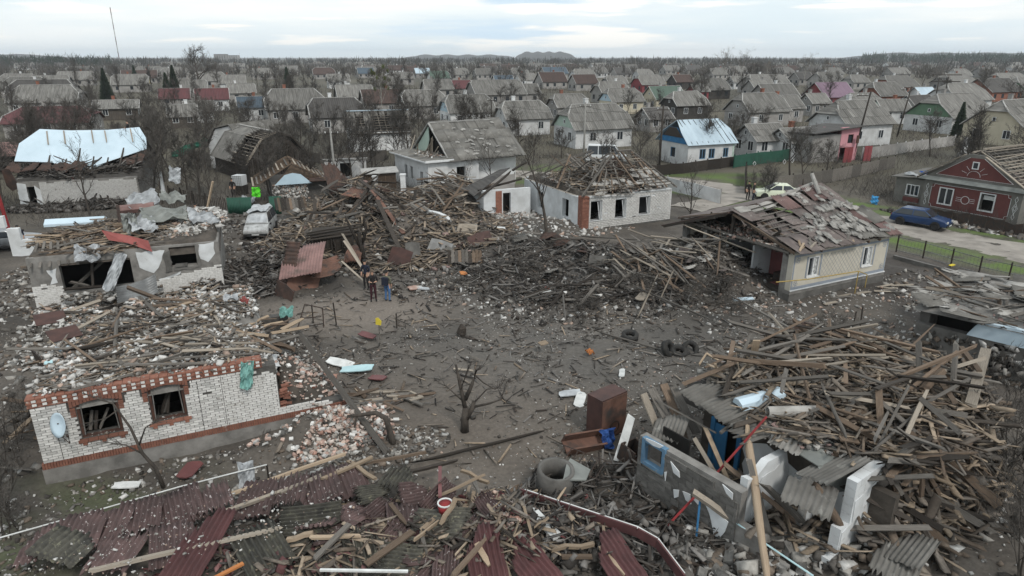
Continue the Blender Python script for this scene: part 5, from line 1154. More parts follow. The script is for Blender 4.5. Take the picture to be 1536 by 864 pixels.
# blown-open left side: posts, rooms, furniture
ws = MB(); ws.bx(.0, .35, .352, .75, -.3, KH).build('broken_wall', M['plaster_grey'], ko); ws = MB(); ws.bx(0, .3, 6.6, 6.9, .2, KH - .2).bx(0, .3, 8.4, 8.8, .2, KH - .4).bx(.0, .3, 6.902, 8.398, .2, 1.0); ws.build('broken_wall', M['plaster_grey'], ko)
MB().bx(KL - .35, KL, .352, KD, -.3, KH).bx(.3, KL - .36, KD - .35, KD, -.3, KH).build('wall', M['plaster_cream'], ko)
MB().bx(.1, KL - .4, .36, KD - .4, .3, .42).build('floor', M['wood_dark'], ko); MB().bx(4.0, 4.12, .4, KD - .4, .43, 2.6).build('partition', M['plaster_cream'], ko); MB().bx(.6, 3.98, 3.3, 3.42, .43, 2.6).bx(.6, 3.98, 5.9, 6.02, .43, 2.6).build('partition', M['plaster_white'], ko)
MB().bx(-.12, KL, .3, KD, KH - .1, KH).build('attic_floor', M['wood_grey'], ko)
for y in np.arange(.5, 8.6, .8): plank((-.2, y, KH - .17), (4, y, KH - .17), .12, .12, 'wood_grey', ko, name='joist')
wd_ = MB().bx(-.5, .5, -.25, .25, 0, 1.55).bx(-.48, -.01, -.27, -.252, .05, 1.5).bx(.01, .48, -.27, -.252, .05, 1.5); props(wd_.build('wardrobe', M['door_red'], None, loc=K1.W(2.2, 2.75, .45), rot=(0, 0, R(27 - 90))), 'dark red wardrobe left standing in the opened room', 'wardrobe')
props(MB().bx(-.35, .35, -.9, .9, 0, .45).bx(-.35, .35, -.9, -.8, .452, .9).build('sofa', M['iron'], None, loc=K1.W(1.6, 1.4, .44), rot=(0, 0, R(27))), 'dark sofa in the opened room of the cream house', 'sofa'); MB().bx(.7, 2.6, .45, 2.0, .422, .44).build('carpet', M['door_red'], ko)
props(MB().tube([(0, 0, 0), (0, 0, .9)], .22, 10).build('boiler', M['car_white'], None, loc=K1.W(.4, 6.1, 1.3)), 'white water heater hanging on the exposed wall', 'water heater')
ld = thing('ladder', 'grey wooden ladder leaning against the opened side of the cream house', 'ladder', at(1075, 405, .3)); L0 = K1.W(-.2, 4.9, 2.6) - at(1075, 405, .3); ax_ = Vector((math.cos(R(117)), math.sin(R(117)), 0)) * .24
for s_ in (-1, 1): plank(ax_ * s_, L0 + ax_ * s_ * .8, .07, .05, 'wood_pale', ld, name='stile')
for k in range(8): f = (k + .6) / 8.4; plank(L0 * f - ax_ * .95, L0 * f + ax_ * .95, .04, .04, 'wood_pale', ld, name='rung')
# roof
yr, zr, ze, ov = 4.5, 4.95, 2.78, .45
def kroof(x, f): return Vector((x, -ov + (yr + ov) * f, ze + (zr - ze) * f - (.35 * math.exp(-((x - 1.9) ** 2) * .7) + .14 * max(0, 6 - x)) * f))
for x in np.arange(-.3, 8.3, .95): plank(kroof(x, 0), kroof(min(x, 6.6), 1), .11, .13, 'wood_brown', ko, name='rafter')
for x in np.arange(-.3, 8.3, 1.1): plank((x, KD + .4, ze), (min(x, 6.6), yr, zr - .14 * max(0, 6 - x)), .11, .13, 'wood_brown', ko, name='rafter')
for r in range(12): f = (r + .2) / 12; xe = 8.3 - 1.7 * f; plank(kroof(-.35, f) + Vector((0, 0, .1)), kroof(xe, f) + Vector((0, 0, .1)), .08, .035, 'wood_grey', ko, name='lath')
MB().slab([(-.4, KD + .4, ze), (8.3, KD + .4, ze + .1), (6.6, yr, zr + .05), (-.4, yr, zr - .95)], (0, .4, 1), .03).slab([(8.3, KD + .4, ze), (8.3, -.4, ze), (6.6, yr, zr)], (1, 0, .6), .05).build('roof', M['slate_pink'], ko)
SP = [corr('slate_pink', 1.13, 1.75, 8, 4, 3, 0, j, .03) for j in (0, 0, .12, .3)]; SR = [corr('slate_red', 1.13, 1.75, 8, 4, 3, 0, .2, .03), corr('slate', 1.13, 1.75, 8, 4, 3, 0, .15, .03)]; SG = [corr('slate_pale', .8, .8, 6, 4, 2, 0, j, .025, name='roof_fragment') for j in (.1, .3, .45, .2)]; SD = [corr('slate', 1.13, 1.75, 8, 4, 3, 0, .05, .03), corr('slate', 1.13, 1.5, 8, 4, 3, 0, .2, .03)]
for r in range(4):
 for c_ in range(8):
  f = (r + .5) / 4; x = .2 + c_ * 1.05
  if x > 8.2 - 1.7 * f or (r == 3 and c_ == 2) or (c_ < 2 and r in (1, 2)) or (c_ == 0 and r == 3 and False): continue
  me = random.choice(SP if (x < 5.4 or r > 1) else SD) if random.random() < .86 else random.choice(SR); dx = U(-.12, .12); lift = U(.14, .2) + (.1 if random.random() < .3 else 0)
  p, q = kroof(x, max(0, f - .15)), kroof(x, min(1, f + .15)); p += Vector((dx, 0, lift + U(-.03, .12))); q += Vector((dx + U(-.15, .15), 0, lift + U(-.02, .05))); mid = (p + q) / 2; d = (q - p).normalized() * .84; put_sheet(me, mid - d, mid + d, (U(-.12, .12), -.42, 1), ko)
for k in range(90):
 x, f = (random.gauss(5.6, 1.3), random.gauss(.42, .2)) if k < 55 else (U(2, 6.5), random.gauss(.2, .1)); f = max(.02, min(.95, f)); x = min(x, 7.9 - 1.7 * f); p = kroof(x, f) + Vector((0, 0, U(.22, .34))); a = U(-.6, .6); put_sheet(random.choice(SG), p, p + Vector((math.sin(a) * .3, math.cos(a) * .3, .14)), (U(-.25, .25), -.42 + U(-.25, .25), 1), ko, U(.3, .9), U(.3, 1.1), name='roof_fragment')
for k in range(6): x = .3 + 1.0 * k; put_sheet(random.choice(SG), kroof(x, .95) + Vector((-.5, 0, .22)), kroof(x, .95) + Vector((.5, .0, .26 + .06 * (k % 3))), (0, -.3, 1), ko, .8, 1.3, name='ridge_cap')
MB().tube([kroof(3.4, .97) + Vector((0, 0, .25)), kroof(6.5, 1) + Vector((0, 0, .35))], .11, 7).build('ridge_cap', M['slate_pale'], ko); MB().tube([kroof(5.7, .8) + Vector((0, 0, .3)), kroof(5.9, 1) + Vector((.1, 0, .9))], .12, 8).build('vent_pipe', M['slate_pale'], ko)
for k in range(16): x = -.2 + .28 * k; p = kroof(x, U(.0, .12)) + Vector((0, 0, .2)); plank(p, p + Vector((U(-.3, .9), U(.1, .6), U(.05, .3))), .12, .03, random.choice(('wood_fresh', 'wood_pale', 'wood_grey')), ko)
for a, b in (((-.6, 4.4, 4.0), (-.5, 8.9, 2.5)), ((-.3, 3.4, 3.75), (-.1, .4, 2.9)), ((-.9, 9.6, 2.2), (-.6, 5.2, 3.7)), ((-.2, 4.4, 2.8), (-.2, 4.4, 3.9)), ((.2, 6.6, 2.8), (.0, 6.4, 3.7)), ((.1, 2.2, 2.8), (.5, 1.5, 3.6))): plank(a, b, .18, .14, 'wood_dark', ko, name='rafter')
MB().slab([(-1.0, 9.7, 2.2), (-.55, 4.5, 4.05), (1.8, 4.5, 4.3), (1.8, 9.4, 2.55)], (0, .5, 1), .08).build('roof_felt', M['rust_dark'], ko)
SHP = corr('slate_pink', 1.1, 1.6, 8, 4, 3, .1, .25, .03)
for k, (x, y, z) in enumerate(((.1, 3.6, 3.8), (.5, 2.6, 3.5), (1.1, 3.2, 3.8), (1.5, 1.9, 3.5), (.9, 1.2, 3.2))): put_sheet(SHP, (x - .2, y - .6, z - .35), (x + .35, y + .6, z + .15), (U(-.4, .4), -.4, 1), ko)
zk = lambda x, y: KH + .05 + .1 * wob(np.asarray(x), np.asarray(y), 2, 5, 1); chips('rubble', 420, (.8, 4.5, 1.2, 4.0), 'pink', .06, .25, zk, parent=ko); MB().bx(-.25, -.1, .2, KD, KH - .02, KH + .1).build('tie_beam', M['wood_grey'], ko)
gp = thing('gas_pipe', 'yellow gas pipe on stands running before the cream house', 'pipe', K1.W(0, -.7, 0), R(27)); MB().tube([(-1.6, .3, 1.5), (.3, 0, 1.45), (4.2, -.2, 1.4), (6.0, .5, .75)], .03, 6).build('pipe', M['pipe_yellow'], gp)
for x, z in ((4.2, 1.4), (5.9, .8)): MB().tube([(x, -.2 if x < 5 else .4, -.3), (x, -.2 if x < 5 else .4, z - .03)], .03, 6).build('stand', M['pipe_yellow'], gp)
zs_ = K1.hl; chips('rubble', 700, (4, -1.2, 4.5, .9), 'white', .05, .35, K1.hl, parent=None).name = 'rubble'
for k in range(14): x = U(1, 8); p = K1.W(x, -1.2 + U(-.4, .5), .1); props(plank(p, p + Vector((U(.6, 1.4), U(-.3, .5), .05)), U(.12, .25), .03, random.choice(('wood_pale', 'wood_grey')), name='board'), 'pale board lying along the foot of the cream house', 'board', 'boards along the cream house')
# ---------------------------------------------------------------- red house across the road
random.seed(46)
Rr = Frame('red_house', 'grey and dark red house with white sun ornament and roof stripped to laths', 'house', (36, 58), -61); ro = Rr.o; RL, RD, RH = 7.7, 10., 2.75
hr = [(1.5, 2.5, .72, 1.98), (4.75, 5.75, .75, 2.05)]
addm('render_grey', (.165, .16, .145), (.12, .117, .106), scale=1.5, bump=.1); addm('red_render', (.135, .05, .046), (.11, .043, .04), scale=1.5, bump=.08)
wr = MB(); wall_boxes(wr, 0, RL, -.5, RH, 0, .35, hr); wr.bx(0, .35, .352, RD, -.5, RH).bx(RL - .35, RL, .352, RD, -.5, RH).bx(.352, RL - .352, RD - .35, RD, -.5, RH); wr.build('wall', M['render_grey'], ro); MB().bx(.4, RL - .4, 1.0, 1.1, 0, RH - .1).build('partition', M['dark_shade'], ro)
pn = MB(); wall_boxes(pn, .75, 6.9, .35, 2.25, -.03, -.001, [(a - .12, b + .12, c - .12, d + .12) for a, b, c, d in hr]); pn.build('red_panel', M['red_render'], ro)
bo_ = MB()
for a, b in (((.95, .32), (6.7, .32)), ((6.7, .32), (6.75, .55)), ((6.75, .55), (6.95, .6)), ((6.95, .6), (6.95, 2.0)), ((6.95, 2.0), (6.75, 2.05)), ((6.75, 2.05), (6.7, 2.28)), ((6.7, 2.28), (.95, 2.28)), ((.95, 2.28), (.9, 2.05)), ((.9, 2.05), (.7, 2.0)), ((.7, 2.0), (.7, .6)), ((.7, .6), (.9, .55)), ((.9, .55), (.95, .32))): bo_.bar((a[0], -.035, a[1]), (b[0], -.035, b[1]), .035, .02)
bo_.build('white_border', M['frame_white'], ro)
su = MB(); su.ring((3.6, -.04, 1.3), (0, 1, 0), .3, .34, .02, 20)
for z in (1.15, 1.3, 1.45): su.bar((2.85, -.04, z), (3.25, -.04, z), .03, .02).bar((3.95, -.04, z), (4.35, -.04, z), .03, .02)
su.build('sun_ornament', M['frame_white'], ro)
for cx_ in (.35, 7.32):
 dd = MB()
 for s_, c0 in ((.42, 1.3), (.22, 1.3), (.25, .62), (.25, 1.98)):
  pts_d = [(cx_, c0 + s_), (cx_ + s_ * .45, c0), (cx_, c0 - s_), (cx_ - s_ * .45, c0)]
  for a, b in zip(pts_d, pts_d[1:] + pts_d[:1]): dd.bar((a[0], -.014, a[1]), (b[0], -.014, b[1]), .025, .02)
 dd.build('diamond_ornament', M['frame_white'], ro)
for a, b, c, d in hr:
 f = MB(); t = .09; f.bx(a - .1, a + t - .1, -.07, .1, c - .1, d + .1).bx(b - t + .1, b + .1, -.07, .1, c - .1, d + .1).bx(a + t - .1, b - t + .1, -.07, .1, d + .02, d + .1).bx(a + t - .1, b - t + .1, -.07, .1, c - .1, c)
 if a < 3: f.bx((a + b) / 2 - .04, (a + b) / 2 + .04, -.05, .1, c, d + .02)
 wf = f.build('window', M['frame_white'], ro)
 if a < 3: MB().bx(a, b, .05, .07, c, d).build('pane', M['glass'], wf)
 else: link('curtain', crumpled('white_board', .9, .35, .03, 8, 'curtain', 4, seed=3), wf, ((a + b) / 2, .2, d - .3), (R(90), 0, 0))
ra, rzr = RL / 2, RH + 2.65                                   # gable wall with the rising sun
MB().slab([(-.1, 0, RH), (RL + .1, 0, RH), (ra + .7, 0, rzr - .35), (ra - .7, 0, rzr - .35)], (0, 1, 0), .3).build('gable', M['render_grey'], ro); MB().slab([(.8, -.004, RH + .35), (RL - .8, -.004, RH + .35), (ra + .55, -.004, rzr - .62), (ra - .55, -.004, rzr - .62)], (0, -1, 0), .03).build('red_panel', M['red_render'], ro)
su = MB(); cx_ = ra
for k in range(13): t = math.pi * k / 12; t2 = math.pi * (k + 1) / 12; (k < 12) and su.bar((cx_ + .5 * math.cos(t), -.045, RH + .55 + .45 * math.sin(t)), (cx_ + .5 * math.cos(t2), -.045, RH + .55 + .45 * math.sin(t2)), .035, .02)
for t in (20, 50, 90, 130, 160): su.bar((cx_ + .62 * math.cos(R(t)), -.045, RH + .58 + .55 * math.sin(R(t))), (cx_ + 1.05 * math.cos(R(t)), -.045, RH + .58 + .95 * math.sin(R(t))), .03, .02)
for a, b in (((.85, .38), (RL - .85, .38)), ((.85, .38), (ra - .55, 2.05)), ((RL - .85, .38), (ra + .55, 2.05))): su.bar((a[0], -.045, RH + a[1]), (b[0], -.045, RH + b[1]), .03, .02)
su.build('sun_ornament', M['frame_white'], ro); add_window(ro, (ra, -.06, RH + 1.15), 0, 'attic'); MB().slab([(-.3, -.35, RH - .12), (RL + .3, -.35, RH - .12), (RL + .2, -.03, RH + .15), (-.2, -.03, RH + .15)], (0, -.5, -1), .04).build('eave_strip', M['tarp_grey'], ro)
def rroof(s_, y, f): return Vector((ra + s_ * (ra + .55) * (1 - f) + s_ * 0.0, y, RH - .1 + (rzr - RH + .1) * f))
for s_ in (-1, 1):
 for y in np.arange(-.35, RD + .4, .95): plank(rroof(s_, y, 0), rroof(s_, max(y, .2), .88 if y < 0 else 1), .09, .12, 'wood_grey', ro, name='rafter')
 for r in range(15): f = r / 15; plank(rroof(s_, -.4, f) + Vector((0, 0, .1)), rroof(s_, RD + .4, f) + Vector((0, 0, .1)), .1, .035, random.choice(('wood_pale', 'wood_grey', 'wood_pale')), ro, U(-.1, .1), name='lath')
 plank(rroof(s_, -.45, 0) + Vector((0, 0, .12)), rroof(s_, -.45, .86) + Vector((0, 0, .12)), .24, .06, 'wood_pale', ro, name='barge_board')
for r in range(8): plank(rroof(1, -.3, .1 * r + .05), rroof(1, RD * .8, .1 * r + .1) + Vector((0, 0, .15)), .11, .03, 'wood_pale', ro, U(-.2, .2), name='lath')
MB().bx(.3, RL - .3, .4, RD - .4, RH - .05, RH + .02).build('attic_floor', M['rust_dark'], ro); plank(rroof(1, -.4, 1) + Vector((0, 0, .1)), rroof(1, RD, 1) + Vector((0, 0, .1)), .2, .12, 'wood_pale', ro, name='ridge_beam'); plank(rroof(1, .1, .98), rroof(1, .1, .6) + Vector((0, 0, .15)), .2, .05, 'wood_pale', ro, name='hip_board')
an = MB(); wall_boxes(an, -3.0, -.002, -.5, 2.3, .8, 1.1, [(-1.95, -.75, .75, 1.75)]); an.bx(-3, -2.7, 1.102, 6, -.5, 2.3); an.build('annexe_wall', M['render_grey'], ro); MB().slab([(-3.4, .5, 2.2), (.0, .5, 2.5), (.0, 6, 2.9), (-3.4, 6, 2.55)], (0, 0, 1), .07).build('annexe_roof', M['slate'], ro); MB().bx(-2.1, -.6, .77, .799, .2, .6).build('red_panel', M['red_render'], ro)
f = MB(); f.bx(-1.95, -1.88, .76, .9, .75, 1.75).bx(-.82, -.75, .76, .9, .75, 1.75).bx(-1.88, -.82, .76, .9, 1.68, 1.75).bx(-1.88, -.82, .76, .9, .75, .82).bx(-1.55, -1.5, .77, .9, .82, 1.68).bx(-1.2, -1.15, .77, .9, .82, 1.68); wf = f.build('window', M['frame_white'], ro); MB().bx(-1.88, -.82, .91, .93, .8, 1.7).build('pane', M['glass'], wf)
rag('cloth_blue', .9, .7, Rr.W(-1.2, 2.0, 2.75), (.2, .1, .2), 'blue cloth on the annexe roof of the red house', seed=33); rag('film', 1.8, .7, Rr.W(-1.6, 1.2, 2.6), (.1, .1, -1.0), 'white sheeting on the annexe roof of the red house', 'sheet', .06, 34)
# boundary wall of dark slabs before it
bf = thing('slab_fence', 'low dark sheet fence with rubble footing before the red house', 'fence', (33.2, 55.2, 0), R(-61))
for k in range(11): MB().slab([(x, U(-.04, .04), z) for x, z in ((k * 1.25, .15), (k * 1.25 + 1.22, .15 + U(-.1, .1)), (k * 1.25 + 1.22, 1.0 + U(-.12, .12)), (k * 1.25 + .6, 1.05 + U(-.2, .1)), (k * 1.25, 1.0 + U(-.12, .12)))], (0, -1, 0), .04).build('fence_panel', M['iron'], bf)
chips('rubble', 500, (36.0, 50.0, 8.0, .45, R(-61)), 'ash', .15, .6)
tb = rag('tarp_blue', .7, .8, at(1312, 300, .4), (R(70), .2, .3), 'small blue tarpaulin leaning by the yard of the red house', 'tarpaulin', .1, 35, 'tarpaulin'); tb.data.materials[0] = M['cloth_blue'] if False else mk('tarp_bright', (.07, .30, .55), (.05, .24, .47), scale=1)
# ---------------------------------------------------------------- house under light blue metal roof, and pink walled house
random.seed(47)
Bm = Frame('metal_roof_house', 'white house under a dented light blue metal roof with dark battens', 'house', (21.2, 81.2), 22); bo2 = Bm.o
hb_ = [(1.7, 2.6, .8, 2.0), (3.05, 3.95, .8, 2.0), (5.2, 6.0, .85, 2.0)]
wb2 = MB(); wall_boxes(wb2, 0, 6.8, -.3, 2.6, 0, .3, hb_); wall_boxes(wb2, .302, 6, -.3, 2.6, 0, .3, [(2.6, 3.6, .8, 2.0)], flip=True); wb2.bx(6.5, 6.8, .302, 6.3, -.3, 2.6).bx(.302, 6.498, 6.002, 6.3, -.3, 2.6); wb2.build('wall', M['wall_white'], bo2)
for a, b, c, d in hb_: f = MB().bx(a, a + .08, .03, .13, c, d).bx(b - .08, b, .03, .13, c, d).bx(a + .08, b - .08, .03, .13, d - .08, d).bx(a + .08, b - .08, .03, .13, c, c + .08).bx((a + b) / 2 - .04, (a + b) / 2 + .04, .03, .13, c + .08, d - .08).build('window', M['frame_blue'], bo2); MB().bx(a + .05, b - .05, .14, .16, c, d).build('pane', M['glass'], f)
f = MB().bx(.03, .13, 2.6, 2.68, .8, 2.0).bx(.03, .13, 3.52, 3.6, .8, 2).bx(.03, .13, 2.68, 3.52, 1.92, 2).build('window', M['frame_blue'], bo2); MB().bx(.14, .16, 2.6, 3.6, .8, 2).build('pane', M['glass'], f)
br = [(-.35, -.35, 2.5), (7.15, -.35, 2.5), (7.15, 1.5, 4.1), (6.5, 3.15, 5.2), (.3, 3.15, 5.2), (-.35, 1.2, 3.9)]
MB().slab([Vector(p) for p in br], (0, -.6, 1), .05).slab([(-.35, 6.65, 2.5), (-.35, 5.0, 3.9), (.3, 3.17, 5.2), (6.5, 3.17, 5.2), (7.15, 5, 4.1), (7.15, 6.65, 2.5)], (0, .6, 1), .05).build('roof', M['roof_metal'], bo2)
for k in range(9): x = .2 + .82 * k; a, b = Vector((x + .15, -.3, 2.62)), Vector((min(max(x - .1, .4), 6.4), 3.1, 5.3)); plank(a, b, .07, .05, 'metal_strip' if False else 'wood_dark', bo2, name='batten')
MB().slab([(-.02, .2, 2.6), (-.02, 6.1, 2.6), (-.02, 4.0, 4.4), (-.02, 2.4, 4.4)], (-1, 0, 0), .08).build('gable', M['blue_paint'], bo2); MB().slab([(-.12, 1.1, 3.3), (-.12, 5.2, 3.3), (-.12, 3.9, 4.4), (-.12, 2.5, 4.4)], (-1, 0, 0), .05).build('gable_board', M['wood_dark'], bo2); MB().bx(6.6, 6.84, -.03, -.005, -.1, 2.5).build('corner_strip', M['gable_mint'], bo2)
HOUSES.append(('house with the light blue metal roof', 24, 84, 5.0))
Pk = Frame('pink_house', 'narrow house with a bright pink end wall and dark red gates', 'house', at(1256, 242)[:2], 22); po = Pk.o
MB().bx(-4.6, -.004, .05, 6, -.3, 3.4).build('wall', M['wall_grey'], po); wp = MB(); wall_boxes(wp, 0, 3.0, -.3, 4.2, 0, .3, [(1.2, 2.1, 2.2, 3.3), (.1, 1.6, -.2, 1.7)]); wp.build('pink_wall', M['wall_pink'], po); MB().bx(2.9, 3.0, .302, 5, -.3, 4.1).bx(.0, 2.89, 3, 3.1, 0, 4).build('wall', M['wall_pink'], po)
f = MB().bx(1.2, 1.28, .03, .15, 2.2, 3.3).bx(2.02, 2.1, .03, .15, 2.2, 3.3).bx(1.28, 2.02, .03, .15, 3.22, 3.3).build('window', M['frame_brown'], po); MB().bx(1.25, 2.05, .16, .18, 2.2, 3.25).build('pane', M['glass'], f); MB().bx(2.12, 2.6, -.5, -.45, 2.2, 3.2).build('shutter', M['frame_brown'], po)
MB().slab([(-5, -.6, 3.6), (3.6, -.6, 4.3), (3.6, 6.2, 4.0), (-5, 6.2, 3.3)], (0, 0, 1), .12).build('roof', M['roof_dark'], po)
for x0, x1 in ((-.4, 1.0), (3.0, 4.3)): props(MB().bx(0, (x1 - x0) / 2 - .02, -.03, .03, 0, 1.9).bx((x1 - x0) / 2 + .02, x1 - x0, -.03, .03, 0, 1.9).build('gate', M['wall_red'], None, loc=Pk.W(x0, -1.2, 0), rot=(0, 0, R(22))), 'dark red metal gate %s the pink wall' % ('left of' if x0 < 1 else 'right of'), 'gate')
HOUSES.append(('house with the bright pink wall', Pk.O.x, Pk.O.y + 3, 4.0))
# ---------------------------------------------------------------- white house with torn gable
random.seed(48)
T9 = Frame('torn_gable_house', 'white house with torn open gable and grey slate roof behind iron gate', 'house', (-8.1, 64.5), 32); t9 = T9.o
h9 = [(3.1, 4.1, .7, 2.3)]
w9 = MB(); wall_boxes(w9, 0, 5.6, -.5, 3.0, 0, .35, h9); w9.bx(5.602, 10.6, .9, 1.2, -.5, 3.0); wall_boxes(w9, .352, 8.2, -.5, 3.0, 0, .35, [(1.2, 1.9, .3, 1.9), (3.5, 4.3, .8, 2.1), (4.9, 5.7, .8, 2.1)], flip=True); w9.bx(10.25, 10.6, 1.202, 8.2, -.5, 3); w9.build('wall', M['wall_white'], t9)
MB().bx(.4, 10.2, 1.4, 1.5, -.4, 2.9).bx(1.5, 1.6, 1.6, 8, -.4, 2.9).build('partition', M['dark_shade'], t9)
for y0, y1 in ((3.5, 4.3), (4.9, 5.7)): MB().bx(-.02, .1, y0, y0 + .07, .8, 2.1).bx(-.02, .1, y1 - .07, y1, .8, 2.1).build('window_frame', M['frame_white'], t9)
MB().slab([(-.4, -.4, 3.0), (2.6, -.4, 3.25), (2.6, 8.6, 3.25), (-.4, 8.6, 3.0)], (0, 0, 1), .1).build('annexe_roof', M['slate'], t9); MB().bx(-.42, 2.6, -.46, -.402, 2.98, 3.2).bx(-.46, -.402, -.4, 8.6, 2.98, 3.1).build('eave_board', M['frame_white'], t9)
def r9(x, f, s_=-1): return Vector((x, 4.1 + s_ * 4.6 * (1 - f), 2.95 + 3.3 * f))
MB().slab([r9(2.2, 0), r9(11, 0), r9(11, .7), r9(10, 1), r9(2.2, 1)], (0, .6, -1), .06).slab([r9(2.2, 0, 1), r9(2.2, 1), r9(10, 1), r9(11, .7, 1), r9(11, 0, 1)], (0, -.6, -1), .06).build('roof', M['roof_slate'], t9)
S9 = [corr('slate', 1.13, 1.75, 8, 2, 1, 0, j, .03) for j in (0, 0, .25)]
for r in range(4):
 for c_ in range(8):
  x = 2.75 + c_ * 1.03; f = (r + .5) / 4
  if random.random() < .1 or x > 10.6 - max(0, f - .65): continue
  p, q = r9(x, f - .14), r9(x, f + .14); l_ = Vector((U(-.04, .04), 0, .07 + U(0, .05) + .03 * (c_ % 2))); m_ = (p + q) / 2; d = (q - p).normalized() * .84; put_sheet(random.choice(S9), m_ - d + l_, m_ + d + l_, (U(-.05, .05), -.7, 1), t9)
SGF = corr('slate_pale', .8, .8, 6, 2, 1, 0, .3, .025, name='roof_fragment')
for k in range(24): x, f = U(3, 9.5), random.choice((U(.05, .3), U(.3, .9))); p = r9(x, f) + Vector((0, 0, .2)); put_sheet(SGF, p, p + Vector((U(-.2, .2), .3, .2)), (U(-.2, .2), -.6, 1), t9, U(.3, .9), U(.3, .8), name='roof_fragment')
MB().bar(r9(2.15, 0), r9(2.15, 1), .2, .1).bar(r9(2.15, 0, 1), r9(2.15, 1), .2, .1).bar(r9(2.2, 1) + Vector((0, 0, .05)), r9(10, 1) + Vector((0, 0, .05)), .25, .1).build('barge_board', M['cap_pale'], t9); MB().slab([(3.0, .6, 3.05), (3.0, 7.6, 3.05), (3.0, 4.1, 6.0)], (-1, 0, 0), .05).build('gable_back', M['dark_shade'], t9); MB().slab([(2.3, 5.0, 3.3), (2.3, 7.9, 3.2), (2.3, 4.4, 5.9), (2.3, 4.3, 4.6)], (-1, 0, 0), .05).build('gable', M['gable_mint'], t9)  # near-black back panel stands in for shade inside the torn gable
for k in range(26): y = U(1.6, 6.4); a = Vector((U(.6, 2.4), y, 3.35)); plank(a, a + Vector((U(-1.2, .7), U(-1.6, .6), U(.0, 1.9) if k % 2 else .05)), U(.1, .2), .03, 'wood_pale' if k % 3 else 'white_strip' if False else 'wood_pale', t9, name='board', mesh=None)
zz9 = lambda x, y: np.full(np.shape(x), 3.35); chips('rubble', 160, (1.4, 2.6, 1.4, 2.6), 'white', .1, .5, zz9, parent=t9, aspect=(1, .35, .12))
gt = thing('iron_gate', 'iron bar gate between white posts before the torn gable house', 'gate', at(628, 293), R(18))
for k in range(14): MB().tube([(k * .16, 0, 0), (k * .16, 0, 1.5 + .35 * math.sin(math.pi * k / 13))], .018, 4).build('bar', M['iron'], gt)
MB().bx(-.1, 2.2, -.02, .02, .25, .3).bx(-.1, 2.2, -.02, .02, 1.2, 1.25).build('rail', M['iron'], gt)
for px, py, hh, lab in ((606, 296, 2.1, 'taller white gate post left of the iron gate'), (564, 290, 1.6, 'shorter white post beside the brown shed'), (662, 292, 1.6, 'white gate post right of the iron gate')): props(MB().bx(-.22, .22, -.22, .22, -.2, hh).bx(-.27, .27, -.27, .27, hh + .002, hh + .12).build('gate_post', M['wall_white'], None, loc=at(px, py)), lab, 'gate post')
MB().bx(0, 6.5, -.12, .12, -.2, .75).build('low_wall', M['wall_grey'], None, loc=at(675, 291), rot=(0, 0, R(16)), label='low grey block wall right of the iron gate', category='wall')
MB().bx(-1.6, 1.4, -.15, .15, -.2, .7).build('low_wall', M['wall_white'], None, loc=at(598, 300), rot=(0, 0, R(14)), label='low white wall below the brown shed', category='wall')
sd_ = thing('brown_shed', 'small brown board shed with pale roof by the gate posts', 'shed', at(572, 287), R(15)); MB().bx(-1.5, 1.5, 0, 2, -.2, 1.7).build('wall', M['wood_brown'], sd_); MB().slab([(-1.8, -.3, 1.75), (1.8, -.3, 1.85), (1.8, 2.3, 2.0), (-1.8, 2.3, 1.9)], (0, 0, 1), .08).build('roof', M['cap_pale'], sd_)
for k in range(14): plank((-1.45 + .215 * k, -.03, .0), (-1.45 + .215 * k, -.03, 1.6), .19, .03, 'wood_brown', sd_, name='board')
ws_ = thing('white_hut', 'roofless white hut wall with dark doorway above the fallen roof', 'hut', at(520, 268), R(15)); wall_boxes(MB(), -2.2, 2.2, -.3, 2.0, 0, .3, [(-.6, .6, .2, 1.7)]).build('wall', M['wall_white'], ws_); MB().bx(-2.4, 2.4, -.1, .5, 2.003, 2.15).build('cap', M['cap_pale'], ws_); MB().bx(-1, 1, 1, 1.1, 0, 1.8).build('partition', M['dark_shade'], ws_)  # doorway's shade is a near-black sheet set behind it
# ---------------------------------------------------------------- barn with lath roof, its lean-to, and the shed with lath roof
random.seed(49)
Bn = Frame('barn', 'dark board barn with half its slate gone and bare laths showing', 'barn', at(376, 275)[:2], 41); bn = Bn.o; bx_, bd, bh, bz = 6.6, 10.5, 2.0, 5.0
def rbn(s_, y, f): f2 = f; xh = bx_ / 2 + .4; k = .62; x = xh * (1 - (f * .55 / k if f < k else .55 + (f - k) / (1 - k) * .45)); z = bh - .2 + (bz - bh + .2) * (f * .8 / k if f < k else .8 + (f - k) / (1 - k) * .2) if True else 0; return Vector((bx_ / 2 + s_ * x, y, z))
MB().bx(0, bx_, .2, bd, -.4, bh).slab([(0, .2, bh), (bx_, .2, bh), tuple(rbn(1, .2, .62)), tuple(rbn(1, .2, 1)), tuple(rbn(-1, .2, .62))], (0, 1, 0), .2).build('wall', M['wood_dark'], bn)
for k in range(34):
 x = .1 + (bx_ - .2) * k / 33; top_ = bh + (bz - bh) * (1 - abs(x - bx_ / 2) / (bx_ / 2)) ** .8 - .25
 if 1.4 < x < 2.6 and random.random() < .8: top_ = bh + .3
 if 3.0 < x < 3.8: top_ = bh + .1
 plank((x, .14, -.2), (x, .14, max(bh * .8, top_ + U(-.15, .1))), .2, .03, random.choice(('wood_dark', 'wood_dark', 'wood_grey')), bn, name='board')
MB().bx(3.2, 4.2, .08, .12, bh + .2, bh + .9).build('loft_shade', M['dark_shade'], bn)  # dark panel on the boards, painted shade in place of an opening
